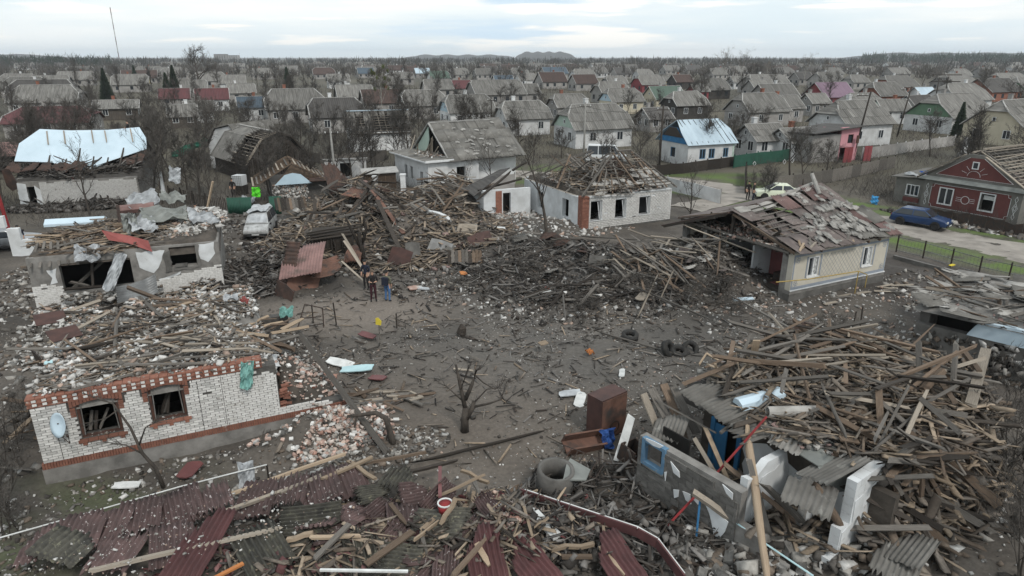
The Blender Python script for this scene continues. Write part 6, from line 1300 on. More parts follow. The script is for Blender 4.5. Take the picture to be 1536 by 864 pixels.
for y in np.arange(.0, bd + .3, .95):
 for s_ in (-1, 1): plank(rbn(s_, y, 0), rbn(s_, y, .62), .1, .12, 'wood_dark', bn, name='rafter'); plank(rbn(s_, y, .62), rbn(s_, y, 1), .1, .12, 'wood_dark', bn, name='rafter')
for r in range(15):
 f = r / 14
 for y0, y1 in ((-.1, U(2.2, 3.4)), (U(3.2, 3.6), U(4.4, 5.0))): plank(rbn(-1, y0, f) + Vector((-.05, 0, .1)), rbn(-1, y1, f) + Vector((-.05, 0, .1)), .14, .035, random.choice(('wood_pale', 'wood_grey', 'wood_pale')), bn, name='lath')
for s_, y0 in ((-1, 4.2), (1, -.1)):
 MB().slab([rbn(s_, y0, 0), rbn(s_, bd + .3, 0), rbn(s_, bd + .3, .62), rbn(s_, y0, .62)], (s_ * .8, 0, .6), .07).slab([rbn(s_, y0, .62), rbn(s_, bd + .3, .62), rbn(s_, bd + .3, 1), rbn(s_, y0, 1)], (s_ * .4, 0, 1), .07).build('roof', M['slate'], bn)
for s_ in (-1, 1): MB().bar(rbn(s_, -.15, 0) + Vector((0, 0, .1)), rbn(s_, -.15, .62) + Vector((0, 0, .1)), .1, .2).bar(rbn(s_, -.15, .62) + Vector((0, 0, .1)), rbn(s_, -.15, 1) + Vector((0, 0, .1)), .1, .2).build('barge_board', M['wood_pale' if s_ < 0 else 'wood_dark'], bn)
MB().bar(rbn(1, -.2, 1) + Vector((0, 0, .1)), rbn(1, bd, 1) + Vector((0, 0, .1)), .3, .1).build('ridge_cap', M['slate_pale'], bn)
# pale sheeted house behind it, torn green net
Bp = Frame('white_roof_house', 'house behind the barn with sagging grey roof and pale bare gable wall', 'house', at(318, 252)[:2], -20); bp = Bp.o
MB().bx(0, 5.2, 0, 7, -.4, 2.6).slab([(0, .0, 2.6), (5.2, 0, 2.6), (5.2, 0, 4.0), (3.4, 0, 5.0), (1.3, 0, 4.6)], (0, 1, 0), .3).build('wall', M['wall_white'], bp); MB().slab([(-.5, -.2, 2.4), (1.3, -.2, 4.7), (1.3, 7, 4.7), (-.5, 7, 2.4)], (-.7, 0, .7), .1).slab([(1.3, -.2, 4.7), (3.4, -.2, 5.15), (3.4, 7, 5.15), (1.3, 7, 4.7)], (-.2, 0, 1), .1).slab([(3.4, -.2, 5.15), (5.7, -.2, 2.6), (5.7, 7, 2.6), (3.4, 7, 5.15)], (.7, 0, .7), .1).build('roof', M['slate'], bp); MB().bx(1.9, 2.6, -.05, -.005, 2.9, 3.2).build('vent', M['dark_shade'], bp)
rag('green_net', 5.0, 1.1, at(285, 222, 1.6), (R(50), -.35, R(15)), 'long torn green net caught on the fence beside the pale gable', 'net', .18, 51, 'net')
Ls = Frame('lath_shed', 'small stone walled shed with a stripped lath roof beside the barn', 'shed', at(410, 306)[:2], 22); lo = Ls.o
MB().bx(0, 3.2, .0, 4.6, -.4, 1.9).bx(3.202, 5.4, .3, 4.6, -.4, 1.9).build('wall', M['mortar'], lo); chips('rubble', 500, (1.6, -.02, 1.6, .02, 0, .5), 'white', .12, .3, lambda x, y: RNG.uniform(.0, 1.7, np.shape(x)), parent=lo, aspect=(1, .4, .8))
def rls(x, f): return Vector((x, -.4 + 2.9 * f, 1.8 + 1.9 * f))
yl = lambda s_, y, f: Vector((1.9 + s_ * 3.4 * (1 - f), y, 1.7 + 1.9 * f))
for s_ in (-1, 1):
 for y in np.arange(-.4, 5, .75): plank(yl(s_, y, 0), yl(s_, y, 1), .08, .1, 'wood_brown', lo, name='rafter')
 for r in range(9): f = r / 9; e = U(.6, 1) if r % 3 else 1; plank(yl(s_, -.5, f) + Vector((0, 0, .08)), yl(s_, -.5 + 5.4 * e, f) + Vector((0, 0, .08)), .15, .035, random.choice(('wood_pale', 'wood_pale', 'wood_grey')), lo, name='lath')
MB().slab([(.3, -.45, 1.75), (3.5, -.45, 1.75), (2.6, -.45, 2.6), (1.9, -.45, 2.75), (1.2, -.45, 2.6)], (0, 1, 0), .05).build('gable', M['gable_blue'], lo); MB().slab([(.5, .1, 1.92), (4.6, .1, 1.92), (1.9, .1, 3.4)], (0, 1, 0), .06).build('gable_boards', M['wood_brown'], lo); MB().slab([(3.3, -.6, 1.9), (6.0, -.6, 1.9), (6.0, .6, 2.1), (3.3, .6, 2.3)], (0, 0, 1), .08).build('porch_roof', M['rust_dark'], lo)
St = Frame('stripped_roof_house', 'white gabled house with half its roof slates gone in the middle distance', 'house', at(530, 228)[:2], 20); so = St.o
MB().bx(0, 8.2, 0, 6, -.3, 2.6).slab([(0, 0, 2.6), (0, 6, 2.6), (0, 3, 5.1)], (1, 0, 0), .3).build('wall', M['wall_white'], so)
rst = lambda x, f, s_=-1: Vector((x, 3 + s_ * 3.4 * (1 - f), 2.4 + 2.8 * f))
MB().slab([rst(-.3, 0, 1), rst(-.3, 1), rst(8.5, 1), rst(8.5, 0, 1)], (0, -.7, -1), .05).slab([rst(.2, -.0) + Vector((0, .2, -.1)), rst(8.3, 0) + Vector((0, .2, -.1)), rst(8.3, 1) + Vector((0, .0, -.15)), rst(.2, 1) + Vector((0, 0, -.15))], (0, .7, -1), .03).build('roof', M['dark_shade'], so)  # near-black slab paints the loft's shade behind the bare laths
for x in np.arange(-.2, 8.6, .85): plank(rst(x, 0), rst(x, 1), .09, .1, 'wood_grey', so, name='rafter')
for r in range(9): plank(rst(-.3, r / 9) + Vector((0, 0, .09)), rst(8.5, r / 9) + Vector((0, 0, .09)), .1, .04, 'wood_pale', so, name='lath')
for r in range(4):
 for c_ in range(8):
  if random.random() < (.35 if r != 3 else .8): p = rst(.3 + c_ * 1.1, (r + .5) / 4) + Vector((0, 0, .15)); d = Vector((U(-.1, .1), .55, .52)); put_sheet(random.choice(S9), p - d * .8, p + d * .8, (0, -.7, 1), so, U(.6, 1), U(.6, 1))
MB().bar(rst(-.4, 1) + Vector((0, 0, .15)), rst(8.6, 1) + Vector((0, 0, .15)), .4, .1).build('ridge_cap', M['roof_metal'], so)
HOUSES.append(('house with half its slates gone', St.O.x + 3, St.O.y + 3, 5))
# ---------------------------------------------------------------- lower right ruin: broken block walls under a field of fallen roof timbers
random.seed(50)
Q = Frame('timber_ruin', 'collapsed block house buried under fallen roof timbers with blue window frame', 'house', (3.75, 17.35), -53); qo = Q.o
fw = MB(); wall_boxes(fw, .1, 3.6, -.3, 1.98, 0, .28, [(.3, 1.05, 1.2, 1.95)]); fw.bx(3.602, 4.3, 0, .28, -.3, 1.0).bx(4.302, 5.0, 0, .28, -.3, .55).build('wall', M['plaster_grey'], qo)
lay_bricks(qo, .1, 3.55, .0, 2.03, -.03, [(.26, 1.09, 1.14, 2.0)], lambda x: 2.3 - .12 * x + .22 * math.sin(3 * x + 1), 'concrete', 90, bl=.44, bh=.2, j=.008, dep=.05, name='block')
f = MB(); a, b, c, d = .3, 1.05, 1.2, 1.95; f.bx(a - .06, a + .05, -.07, .1, c - .06, d + .06).bx(b - .05, b + .06, -.07, .1, c - .06, d + .06).bx(a + .052, b - .052, -.07, .1, d - .05, d + .06).bx(a + .052, b - .052, -.07, .1, c - .06, c + .05).build('window_frame', M['frame_blue'], qo); MB().bx(.2, 1.2, .9, .95, .6, 2).build('partition', M['dark_shade'], qo)  # near-black sheet behind the window stands in for room shade
for pts in ([(1.35, 1.75), (1.65, 1.6), (1.7, 1.42), (1.5, 1.5)], [(1.5, .95), (1.7, 1.0), (1.72, .78), (1.58, .68)], [(1.85, 1.05), (2.1, 1.1), (2.15, .82), (1.95, .78)], [(2.15, 1.2), (2.42, 1.1), (2.4, .92), (2.2, 1.0)], [(2.6, 1.1), (3.4, 1.0), (3.35, .6), (3.0, .3), (2.9, .7)], [(3.1, 1.95), (3.4, 1.9), (3.4, 1.7), (3.15, 1.75)], [(.35, 2.05), (1.0, 2.1), (.95, 1.98), (.4, 1.99)], [(1.1, 1.35), (1.25, 1.4), (1.2, 1.1)]): patch(qo, [(x, -.057, z) for x, z in pts], (0, -1, 0), 'plaster_white', .025)
# inner walls at right angles
def cross_wall(x, pts, t, m, blocks=None):
 return MB().slab([(x, y, z) for y, z in pts], (1, 0, 0), t).build('inner_wall', M[m], qo)
cross_wall(3.3, [(.32, -.2), (2.3, -.2), (2.35, 1.7), (2.1, 2.35), (1.2, 2.4), (.7, 2.1), (.35, 2.2)], .22, 'plaster_white'); cross_wall(4.35, [(1.4, -.2), (2.58, -.2), (2.58, 1.9), (2.3, 2.05), (1.7, 1.8), (1.5, 1.2)], .2, 'plaster_grey')
patch(qo, [(4.552, y, z) for y, z in ((1.5, .4), (2.5, .3), (2.5, 1.5), (2.2, 1.75), (1.7, 1.4))], (1, 0, 0), 'plaster_white', .02); patch(qo, [(3.525, y, z) for y, z in ((.5, .3), (2.2, .3), (2.2, 1.6), (1.8, 2.1), (1.0, 2.0))], (1, 0, 0), 'plaster_white', .02)
ww = thing('white_wall_stub', 'stepped stub of white painted block wall standing in the lower right ruin', 'wall', at(1222, 868), R(-53))
r = 0; z = -.2
while z < 2.5:
 y0 = .0 if z < .7 else (.35 if z < 1.5 else .75); y1 = 2.9 - max(0, z - .4) * .45 + (.2 if r % 2 else 0); y = y0 - (.25 if r % 2 else 0)
 while y < y1:
  a, b = max(y, y0), min(y + .48, y1); y += .49
  if b - a > .08: MB().bx(0, .26, a, b, z, z + .235).build('block', M['plaster_white'], ww)
 z += .243; r += 1
MB().slab([(.262, y, z) for y, z in ((.05, -.2), (2.6, -.2), (2.75, .6), (2.3, .9), (2.35, 1.3), (1.9, 1.35), (1.85, 1.9), (1.3, 1.75), (1.2, 2.2), (.8, 2.15), (.85, 1.5), (.4, 1.4), (.38, .75), (.05, .65))], (1, 0, 0), .02).build('plaster_face', M['plaster_white'], ww)
# wall carrying the blue door, lower rooms, rubble bed
dw = MB(); wall_boxes(dw, .4, 6.2, -.2, 2.2, 2.6, 2.85, [(.9, 1.7, 0, 1.95)]); dw.build('rear_wall', M['adobe'], qo); MB().bx(.75, .898, 2.5, 2.6, 0, 2.05).bx(1.702, 1.84, 2.5, 2.6, 0, 2.05).bx(.9, 1.35, 2.52, 2.56, 0, 1.9).build('blue_door', M['blue_paint'], qo)
MB().bx(.5, 5.4, 2.9, 10.6, .3, 2.1).build('attic_floor', M['dark_shade'], qo)  # near-black block painting the void's shade below the timbers, not a floor
zq = lambda x, y: .25 + .35 * wob(np.asarray(x), np.asarray(y), 1.3, 6, 5) + .35 * np.exp(-((np.asarray(x) - 4.4) ** 2) * .3)
surface(qo, .4, 6.0, .3, 2.6, zq, 'adobe', zbot=-.3); chips('rubble', 900, (3.2, 1.5, 2.9, 1.2, 0, .5), 'ash', .06, .4, zq, parent=qo); strew_bricks(36, (4.6, 1.4, 1.3, 1.0), zq, ['concrete'], qo, (.38, .2, .2)); sticks('splinters', 260, (3, 1.5, 2.7, 1.1), 'wood', .4, 1.4, zq, .3, qo, .3, .05)
zr_ = lambda x, y: 2.4 + .75 * np.exp(-((np.asarray(x) - 2.6) ** 2) * .12 - (np.asarray(y) - 6) ** 2 * .05) + .18 * wob(np.asarray(x), np.asarray(y), 1.6, 6, 2)
surface(qo, -.7, 5.7, 2.6, 11.0, zr_, 'wall_dark', zbot=2.0)  # bed coloured dark for the shade in gaps between timbers
chips('rubble', 1500, (2.4, 5.2, 3.6, 3.4, 0, .5), 'roof', .06, .35, zr_, parent=qo, aspect=(1, .7, .25)); chips('rubble', 800, (3.2, 7.5, 3.6, 4.2, 0, .5), 'wood', .05, .2, zr_, parent=qo); sticks('splinters', 1300, (3.0, 6.6, 3.9, 4.6, 0, .5), 'wood', .3, 1.5, zr_, .3, qo, .2, .045)
strew_planks(84, (2.7, 6.8, 3.2, 4.2, 0, .5), lambda x, y: zr_(x, y) + .1, ['wood_grey', 'wood_brown', 'wood_brown', 'wood_grey', 'wood_pale', 'wood_dark'], (.8, 3.2), (.06, .16), (.03, .06), yaw=(.9, .9), tilt=.16, lift=.55, parent=qo, logs=.2)
strew_planks(30, (.6, 6.0, 1.4, 3.2, 0, .5), lambda x, y: zr_(x, y) + .1, ['wood_brown', 'wood_dark', 'wood_grey'], (1.0, 2.6), (.1, .16), yaw=(2.0, .5), tilt=.15, lift=.4, parent=qo)
strew_planks(36, (5.6, 4.6, 1.0, 2.2, 0, .5), lambda x, y: zr_(x, y) - .2, ['wood_brown', 'wood_dark', 'wood_grey'], (1.2, 2.8), (.12, .2), yaw=(1.2, .5), tilt=.3, lift=.5, parent=qo)
zs2 = lambda x, y: 1.5 - .55 * (np.asarray(x) - 5.2) + .2 * wob(np.asarray(x), np.asarray(y), 1.5, 5, 3)
surface(qo, 5.3, 7.4, 2.2, 10.6, zs2, 'adobe', zbot=-.2); chips('rubble', 700, (6.2, 6, 1.3, 4.2, 0, .5), 'ash', .06, .3, zs2, parent=qo); sticks('splinters', 300, (6.1, 5.6, 1.3, 4.2), 'wood', .4, 1.4, zs2, .3, qo, .35, .06); strew_planks(34, (6.0, 5.6, 1.0, 3.6, 0, .5), zs2, ['wood_brown', 'wood_grey', 'wood_dark'], (1.0, 2.6), (.12, .24), yaw=(.1, .5), tilt=.35, lift=.6, parent=qo)
for k in range(30):
 x, y, a, l_ = U(-.2, 5.4), U(3.4, 10.4), random.gauss(.9, .8), U(2.2, 4.2); z = zat(zr_, x, y) + U(.2, .6); s_ = U(-.5, .9); d = Vector((math.cos(a), math.sin(a), s_ * .45)) * l_ / 2; beam(Vector((x, y, z + abs(d.z) * .6)) - d, Vector((x, y, z + abs(d.z) * .6)) + d, U(.07, .12), random.choice(('wood_brown', 'wood_pale', 'wood_grey', 'wood_grey')), qo)
for pts in ([(.35, .3), (2.4, .2), (2.5, 1.5), (1.6, 2.05), (.5, 1.9)],): patch(qo, [(x, 2.592, z) for x, z in ((1.95, .2), (5.8, .2), (5.8, 1.2), (5.0, 1.9), (3.9, 1.5), (2.6, 2.0), (1.95, 1.7))], (0, -1, 0), 'plaster_white', .02)
def qb(p, q, t=.13, wood='wood_grey', kind='beam', w=None): # a timber between two picture points at given heights
 a, b = Q.px(*p), Q.px(*q)
 if kind == 'log': log(a, b, t, wood, qo)
 elif w: plank(a, b, w, t, wood, qo, U(-.15, .15))
 else: beam(a, b, t, wood, qo)
for p, q, t, wd in (((1310, 590, 3.1), (1240, 515, 3.0), .1, 'wood_grey'), ((1218, 607, 3.3), (1350, 680, 2.7), .14, 'wood_brown'), ((1235, 520, 3.0), (1475, 565, 3.3), .11, 'wood_grey'), ((1245, 512, 2.9), (1455, 608, 3.0), .1, 'wood_pale'), ((1265, 540, 3.2), (1330, 590, 3.1), .1, 'wood_grey'), ((1320, 560, 3.2), (1345, 688, 2.6), .15, 'wood_grey'), ((1378, 510, 3.9), (1380, 585, 2.9), .15, 'wood_grey'), ((1435, 508, 4.0), (1428, 600, 2.7), .13, 'wood_grey'), ((1318, 580, 3.7), (1322, 650, 2.8), .17, 'wood_brown'), ((1462, 565, 3.2), (1395, 668, 1.2), .17, 'wood_grey'), ((1415, 555, 3.3), (1382, 587, 3.0), .18, 'wood_brown'), ((1440, 520, 3.3), (1470, 560, 3.2), .16, 'wood_brown'), ((1335, 505, 3.2), (1300, 580, 3.0), .12, 'wood_pale'), ((1250, 510, 3.0), (1330, 515, 3.3), .1, 'wood_pale'), ((1265, 600, 3.2), (1345, 655, 2.8), .12, 'wood_brown'), ((1090, 440, 0.4), (1235, 520, 2.9), .08, 'wood_grey'), ((1060, 520, 2.5), (1300, 640, 2.9), .09, 'wood_grey'), ((1100, 525, 2.8), (1290, 670, 2.9), .09, 'wood_pale'), ((1150, 575, 3.1), (1060, 560, 2.9), .1, 'wood_fresh'), ((1070, 560, 3.0), (1140, 550, 3.0), .06, 'wood_fresh'), ((1075, 560, 3.0), (1073, 545, 3.4), .08, 'wood_fresh'), ((1048, 548, 2.8), (1060, 530, 3.0), .06, 'wood_fresh'), ((1060, 530, 3.0), (1082, 543, 3.0), .06, 'wood_fresh')): qb(p, q, t, wd)
for p, q, t, w, wd in (((1480, 520, 3.35), (1455, 612, 3.0), .05, .3, 'wood_pale'), ((1238, 590, 3.1), (1420, 640, 2.7), .05, .35, 'wood_brown'), ((1260, 600, 3.0), (1410, 625, 2.8), .05, .3, 'wood_brown'), ((1300, 560, 3.0), (1380, 540, 3.1), .05, .25, 'wood_grey'), ((1345, 640, 2.8), (1410, 665, 2.5), .05, .3, 'wood_grey'), ((1340, 700, 2.2), (1350, 800, .2), .05, .22, 'wood_brown'), ((1362, 690, 2.2), (1370, 800, .2), .05, .2, 'wood_grey'), ((1385, 700, 2.2), (1378, 795, .2), .06, .22, 'wood_brown'), ((1330, 700, 2.3), (1345, 780, .3), .05, .15, 'wood_pale'), ((975, 580, 2.6), (1020, 665, 1.3), .04, .32, 'wood_grey'), ((995, 575, 2.6), (1032, 665, 1.3), .04, .3, 'wood_brown'), ((965, 590, 2.5), (985, 640, 1.6), .04, .3, 'wood_pale'), ((1010, 580, 2.6), (1045, 650, 1.6), .04, .28, 'wood_grey'), ((1225, 585, 3.1), (1290, 680, 2.6), .06, .5, 'wood_grey'), ((1130, 535, 3.4), (1135, 510, 4.1), .05, .22, 'wood_fresh'), ((1225, 570, 3.0), (1240, 600, 3.0), .05, .25, 'wood_fresh')): qb(p, q, t, wd, w=w)
for p, q, t, wd in (((1120, 650, 2.6), (1152, 870, 1.1), .22, 'wood_fresh'), ((1055, 635, 2.3), (1115, 775, .6), .12, 'wood_fresh'), ((1040, 655, 2.1), (1120, 790, .5), .12, 'wood_pale'), ((1122, 685, 2.6), (1155, 805, .7), .14, 'wood_grey'), ((1080, 690, 2.2), (1215, 800, .6), .12, 'wood_brown'), ((1035, 735, 1.6), (1125, 800, .7), .16, 'wood_pale'), ((1140, 720, 2.3), (1230, 810, .4), .12, 'wood_grey'), ((1225, 735, 2.4), (1258, 785, 1.5), .26, 'wood_brown'), ((1160, 585, 3.2), (1080, 650, 2.4), .08, 'wood_grey'), ((940, 575, 2.4), (1075, 650, 2.2), .05, 'wood_grey')): qb(p, q, t, wd, 'log' if t > .2 else 'beam')
sg_ = [corr('slate', 1.1, 1.5, 8, 4, 3, b_, j, .03) for b_, j in ((0, .1), (.15, .3), (-.1, .2))] + [corr('slate_pale', .9, .9, 6, 4, 3, .1, .2, .03)]
for px, py, z, rz, tilt, k in ((1215, 740, 2.4, .9, .2, 0), (1180, 665, 2.7, .8, .1, 3), (1250, 700, 2.6, .3, .25, 1), (1300, 690, 2.5, .5, .1, 2), (1090, 610, 2.9, .4, .15, 1), (1130, 600, 2.9, .7, .1, 2), (1365, 822, 1.2, .6, .2, 0), (1345, 845, 1.0, .8, .1, 1), (1005, 640, 1.9, 1.0, .5, 2), (1210, 600, 3.0, .2, .2, 1), (1060, 590, 2.9, .5, .1, 0), (1180, 620, 2.9, .7, .15, 2), (1330, 850, .9, .6, .1, 3), (1130, 640, 2.7, .2, .2, 0), (1260, 660, 2.7, .9, .3, 2)):
 c_ = Q.px(px, py, z); d = Vector((math.cos(rz + 1), math.sin(rz + 1), tilt)) * .5; put_sheet(random.choice(sg_[:3]) if k < 3 else sg_[3], c_ - d, c_ + d, (U(-.3, .3), U(-.3, .3), 1), qo, U(.7, 1.1), U(.7, 1.1))
MB().slab([(3.2, 2.0, 2.6), (4.5, 1.9, 2.5), (5.0, 2.9, 2.4), (4.4, 3.6, 2.75), (3.3, 3.2, 2.8)], (0, 0, 1), .03).slab([(4.5, 1.9, 2.5), (4.8, 1.6, 1.95), (5.3, 2.7, 1.9), (5.0, 2.9, 2.4)], (.6, -.3, .6), .03).build('felt_sheet', M['tarp_grey'], qo)
def at_thing(name, mb, m, px, py, z, rot, label, cat, smooth=False): return props(mb.build(name, M[m], None, smooth, loc=at(px, py, z), rot=rot), label, cat)
at_thing('gutter', MB().add([(x, y, z) for x in (-.75, .75) for y, z in ((-.25, -.1), (-.2, .08), (0, .15), (.2, .08), (.25, -.1), (0, -.05))], [(0, 1, 7, 6), (1, 2, 8, 7), (2, 3, 9, 8), (3, 4, 10, 9), (4, 5, 11, 10), (5, 0, 6, 11), (0, 5, 4, 3), (0, 3, 2, 1), (6, 7, 8, 9), (6, 9, 10, 11)]), 'tarp_blue', 1140, 597, 3.1, (.1, -.1, .3), 'pale blue ridge capping lying on the fallen roof', 'ridge capping')
at_thing('chimney_pipe', MB().ring((0, 0, 0), (1, .15, 0), .12, .16, 1.5, 12), 'slate_pale', 1190, 617, 3.05, (0, 0, -.1), 'grey cement chimney pipe on the fallen roof', 'pipe')
for px, py, z, lab in ((1258, 552, 3.0, 'red blanket among the fallen rafters'), (1240, 568, 2.7, 'dark red cushion below the fallen rafters')): rag('paint_red', .8, .6, at(px, py, z), (.2, .2, .4), lab, 'blanket', .12, px, 'blanket')
at_thing('enamel_ring', MB().ring((0, 0, 0), (0, .3, 1), .13, .22, .12, 14), 'white_board', 1240, 530, 3.05, (.2, 0, 0), 'white enamel ring on the fallen roof', 'ring')
at_thing('zinc_tub', MB().slab([(-.35, -.8, 0), (.35, -.7, 0), (.35, .7, 0), (-.35, .8, 0)], (0, 0, 1), .12), 'tarp_blue', 1404, 770, .5, (.5, .3, .25), 'pale blue metal sheet standing among the bushes at lower right', 'sheet metal')
at_thing('plaster_block', MB().slab([(-.8, -.5, 0), (.3, -.6, 0), (.9, .1, 0), (.4, .6, 0), (-.5, .4, 0)], (0, 0, 1), .5), 'plaster_white', 1445, 645, .4, (.5, -.2, .5), 'large broken chunk of white wall beside the bush at right', 'wall chunk')
for pa, pb, t, m, lab in (((1300, 560 - 140, .0), (1300, 420, 0), 0, '', ''), ((1000, 790, .4), (1150, 625, 3.2), .035, 'paint_red', 'thin red steel pipe slanting across the lower right ruin'), ((1052, 745, 1.2), (1220, 864, .8), .025, 'sky_panel', 'pale blue hose draped over the lower right ruin'), ((1050, 750, 1.3), (1044, 810, .3), .03, 'blue_paint', 'short blue steel post in the lower right rubble')):
 if t: a, b = at(*pa), at(*pb); props(MB().tube([a, a.lerp(b, .5) + Vector((0, 0, -.06)), b], t, 6).build('pipe', M[m]), lab, 'pipe')
# ---------------------------------------------------------------- cropped house at the right edge
random.seed(51)
RHs = Frame('stone_house', 'dark stone house at the right edge with a light blue frieze under broken slates', 'house', (17.7, 27.1), -45); rh = RHs.o
w_ = MB(); wall_boxes(w_, 0, 7, -1, 1.6, 0, .4, [(2.9, 3.6, .35, 1.5)]); w_.bx(0, .4, .402, 6, -1, 2.1).bx(6.6, 7, .402, 6, -1, 2.1); w_.build('wall', M['concrete'], rh); MB().slab([(1.9, -.06, 1.605), (7, -.06, 1.605), (7, -.06, 2.4), (2.3, -.06, 2.3), (2.1, -.06, 2.0)], (0, 1, 0), .3).build('frieze', M['tarp_blue'], rh); MB().bx(.5, 6.5, 1.4, 1.5, -1, 2).build('partition', M['dark_shade'], rh)
patch(rh, [(x, -.01, z) for x, z in ((2.2, -.3), (7, -1.0), (7, -.4), (3.0, -.1), (2.6, .3))], (0, -1, 0)); chips('rubble', 300, (3, -.05, 3, .05, 0, .5), 'ash', .15, .4, lambda x, y: RNG.uniform(-.6, 1.4, np.shape(x)), parent=rh, aspect=(1, .3, .7))
zrh = lambda x, y: 2.35 + .1 * np.asarray(y) * .6 + .12 * wob(np.asarray(x), np.asarray(y), 1.7, 5, 4)
surface(rh, -.2, 7.2, -.1, 6.2, zrh, 'plaster_grey', zbot=2.2); strew_planks(46, (3.2, 2.2, 3.6, 2.6, 0, .5), zrh, ['wood_grey', 'wood_pale', 'wood_grey', 'wood_brown'], (1.0, 3.0), yaw=(.4, .7), tilt=.15, lift=.4, parent=rh)
for k in range(52): x, y = U(-.4, 7), U(-.4, 5.6); c_ = Vector((x, y, zat(zrh, x, y) + U(.12, .35))); a = random.gauss(.4, .5); d = Vector((math.cos(a), math.sin(a), U(-.2, .25))) * .4; put_sheet(random.choice(SG + sg_[:2]), c_ - d, c_ + d, (U(-.3, .3), U(-.3, .3), 1), rh, U(.5, 1.2), U(.5, 1.4), name='roof_fragment')
chips('rubble', 500, (3.4, 2.6, 3.6, 2.8, 0, .5), 'roof', .06, .3, zrh, parent=rh, aspect=(1, .6, .2))
# ---------------------------------------------------------------- the yard: small litter over the churned soil
random.seed(60)
def lab(l, c, g=None): return dict(label=l, cat=c, group=g)
chips('litter', 6500, (1, 30, 14, 15, 0, .5), 'ash', .02, .14, aspect=(1, .7, .4)); chips('litter', 2600, (-.5, 26, 9, 11, 0, .5), 'white', .02, .10, aspect=(1, .7, .4))
chips('litter', 2600, (4, 38, 12, 7, 0, .5), 'dark', .05, .3, dz=.1); chips('litter', 2200, (5, 37, 11, 6, 0, .5), 'white', .04, .28)
sticks('twigs', 1700, (2, 33, 13, 12, 0, .5), 'dark', .12, .8, dz=.05, flat=.12, th=.025); sticks('twigs', 420, (1, 28, 13, 12, 0, .5), 'wood', .2, 1.0, dz=.05, flat=.12, th=.03); chips('clods', 9000, (2, 33, 15, 14, 0, .5), 'soil', .03, .16, aspect=(1, .85, .5)); chips('flecks', 7000, (1, 28, 14, 12, 0, .5), 'white', .015, .08); sticks('twigs', 1500, (5.5, 38.5, 9, 5.5, 0, .5), 'dark', .3, 1.5, dz=.2, flat=.3, th=.04); chips('clods', 3000, (4.5, 38.5, 9, 5.5, 0, .5), 'soil', .06, .38, aspect=(1, .85, .5))
chips('litter', 1300, (-20, 45, 4, 9, 0, .5), 'ash', .05, .35); chips('litter', 1500, (-15.2, 38.5, 3.6, 4.2, 0, .5), 'dark', .06, .4, dz=.1); chips('litter', 700, (-15.2, 38.5, 3.6, 4.2, 0, .5), 'white', .05, .25); sticks('twigs', 420, (-15, 38.5, 3.6, 4.2, 0, .5), 'dark', .4, 1.6, dz=.3, flat=.25, th=.05); chips('litter', 1200, (-28.5, 36, 3.6, 6, 0, .5), 'ash', .06, .35); chips('litter', 700, (-24, 52, 5, 6, 0, .5), 'dark', .06, .4); chips('litter', 2500, (-10, 47, 9, 8, 0, .5), 'dark', .06, .4, dz=.1); chips('litter', 1800, (-9, 47, 9, 9, 0, .5), 'roof', .06, .4, dz=.1); sticks('twigs', 2600, (-9, 48, 9, 9, 0, .5), 'wood', .3, 1.8, dz=.3, flat=.25, th=.05)
chips('litter', 2600, (-20, 33, 4, 9, .2, .5), 'white', .05, .3, dz=.1); chips('litter', 1400, (-20, 23, 5, 8, .2, .5), 'ash', .05, .3); chips('litter', 1500, (-25, 28, 5, 5, 0, .5), 'ash', .05, .3)
chips('litter', 2200, (-10, 17, 8, 2.4, .42, .5), 'ash', .03, .2); chips('litter', 1600, (3, 52, 8, 5, .4, .5), 'white', .05, .35); chips('litter', 1500, (17, 31, 8, 5, .4, .5), 'white', .04, .25); chips('litter', 1500, (27, 33, 6, 7, .4, .5), 'ash', .05, .28); chips('litter', 1300, (14, 16, 5, 5, 0, .5), 'ash', .05, .3)
# brick pile at the broken corner of the white brick ruin
PB = (-6.4, 20.3, 2.6, 1.5, .4, .5)
strew_bricks(130, PB, h, ['brick_pink', 'brick_white', 'brick_white', 'brick_pink', 'concrete'], None, (.2, .11, .07), .12, **lab('chipped pale brick in the pile at the broken corner of the white brick ruin', 'brick', 'bricks spilled from the broken corner'))
chips('rubble', 2600, PB, 'pink', .04, .2, dz=.08); chips('rubble', 900, (-4.6, 19.4, 2.6, 1.2, .4, .5), 'ash', .04, .2)
# brick pile in the foreground heap
PB2 = (-.2, 15.6, 1.6, 1.5, .2, .5); chips('rubble', 1500, PB2, 'pink', .04, .16, dz=.12); strew_bricks(46, PB2, h, ['brick_pink', 'brick_red', 'brick_pink'], None, (.2, .11, .07), .16, **lab('pinkish brick in the foreground heap beside the red enamel pot', 'brick', 'bricks in the foreground heap'))
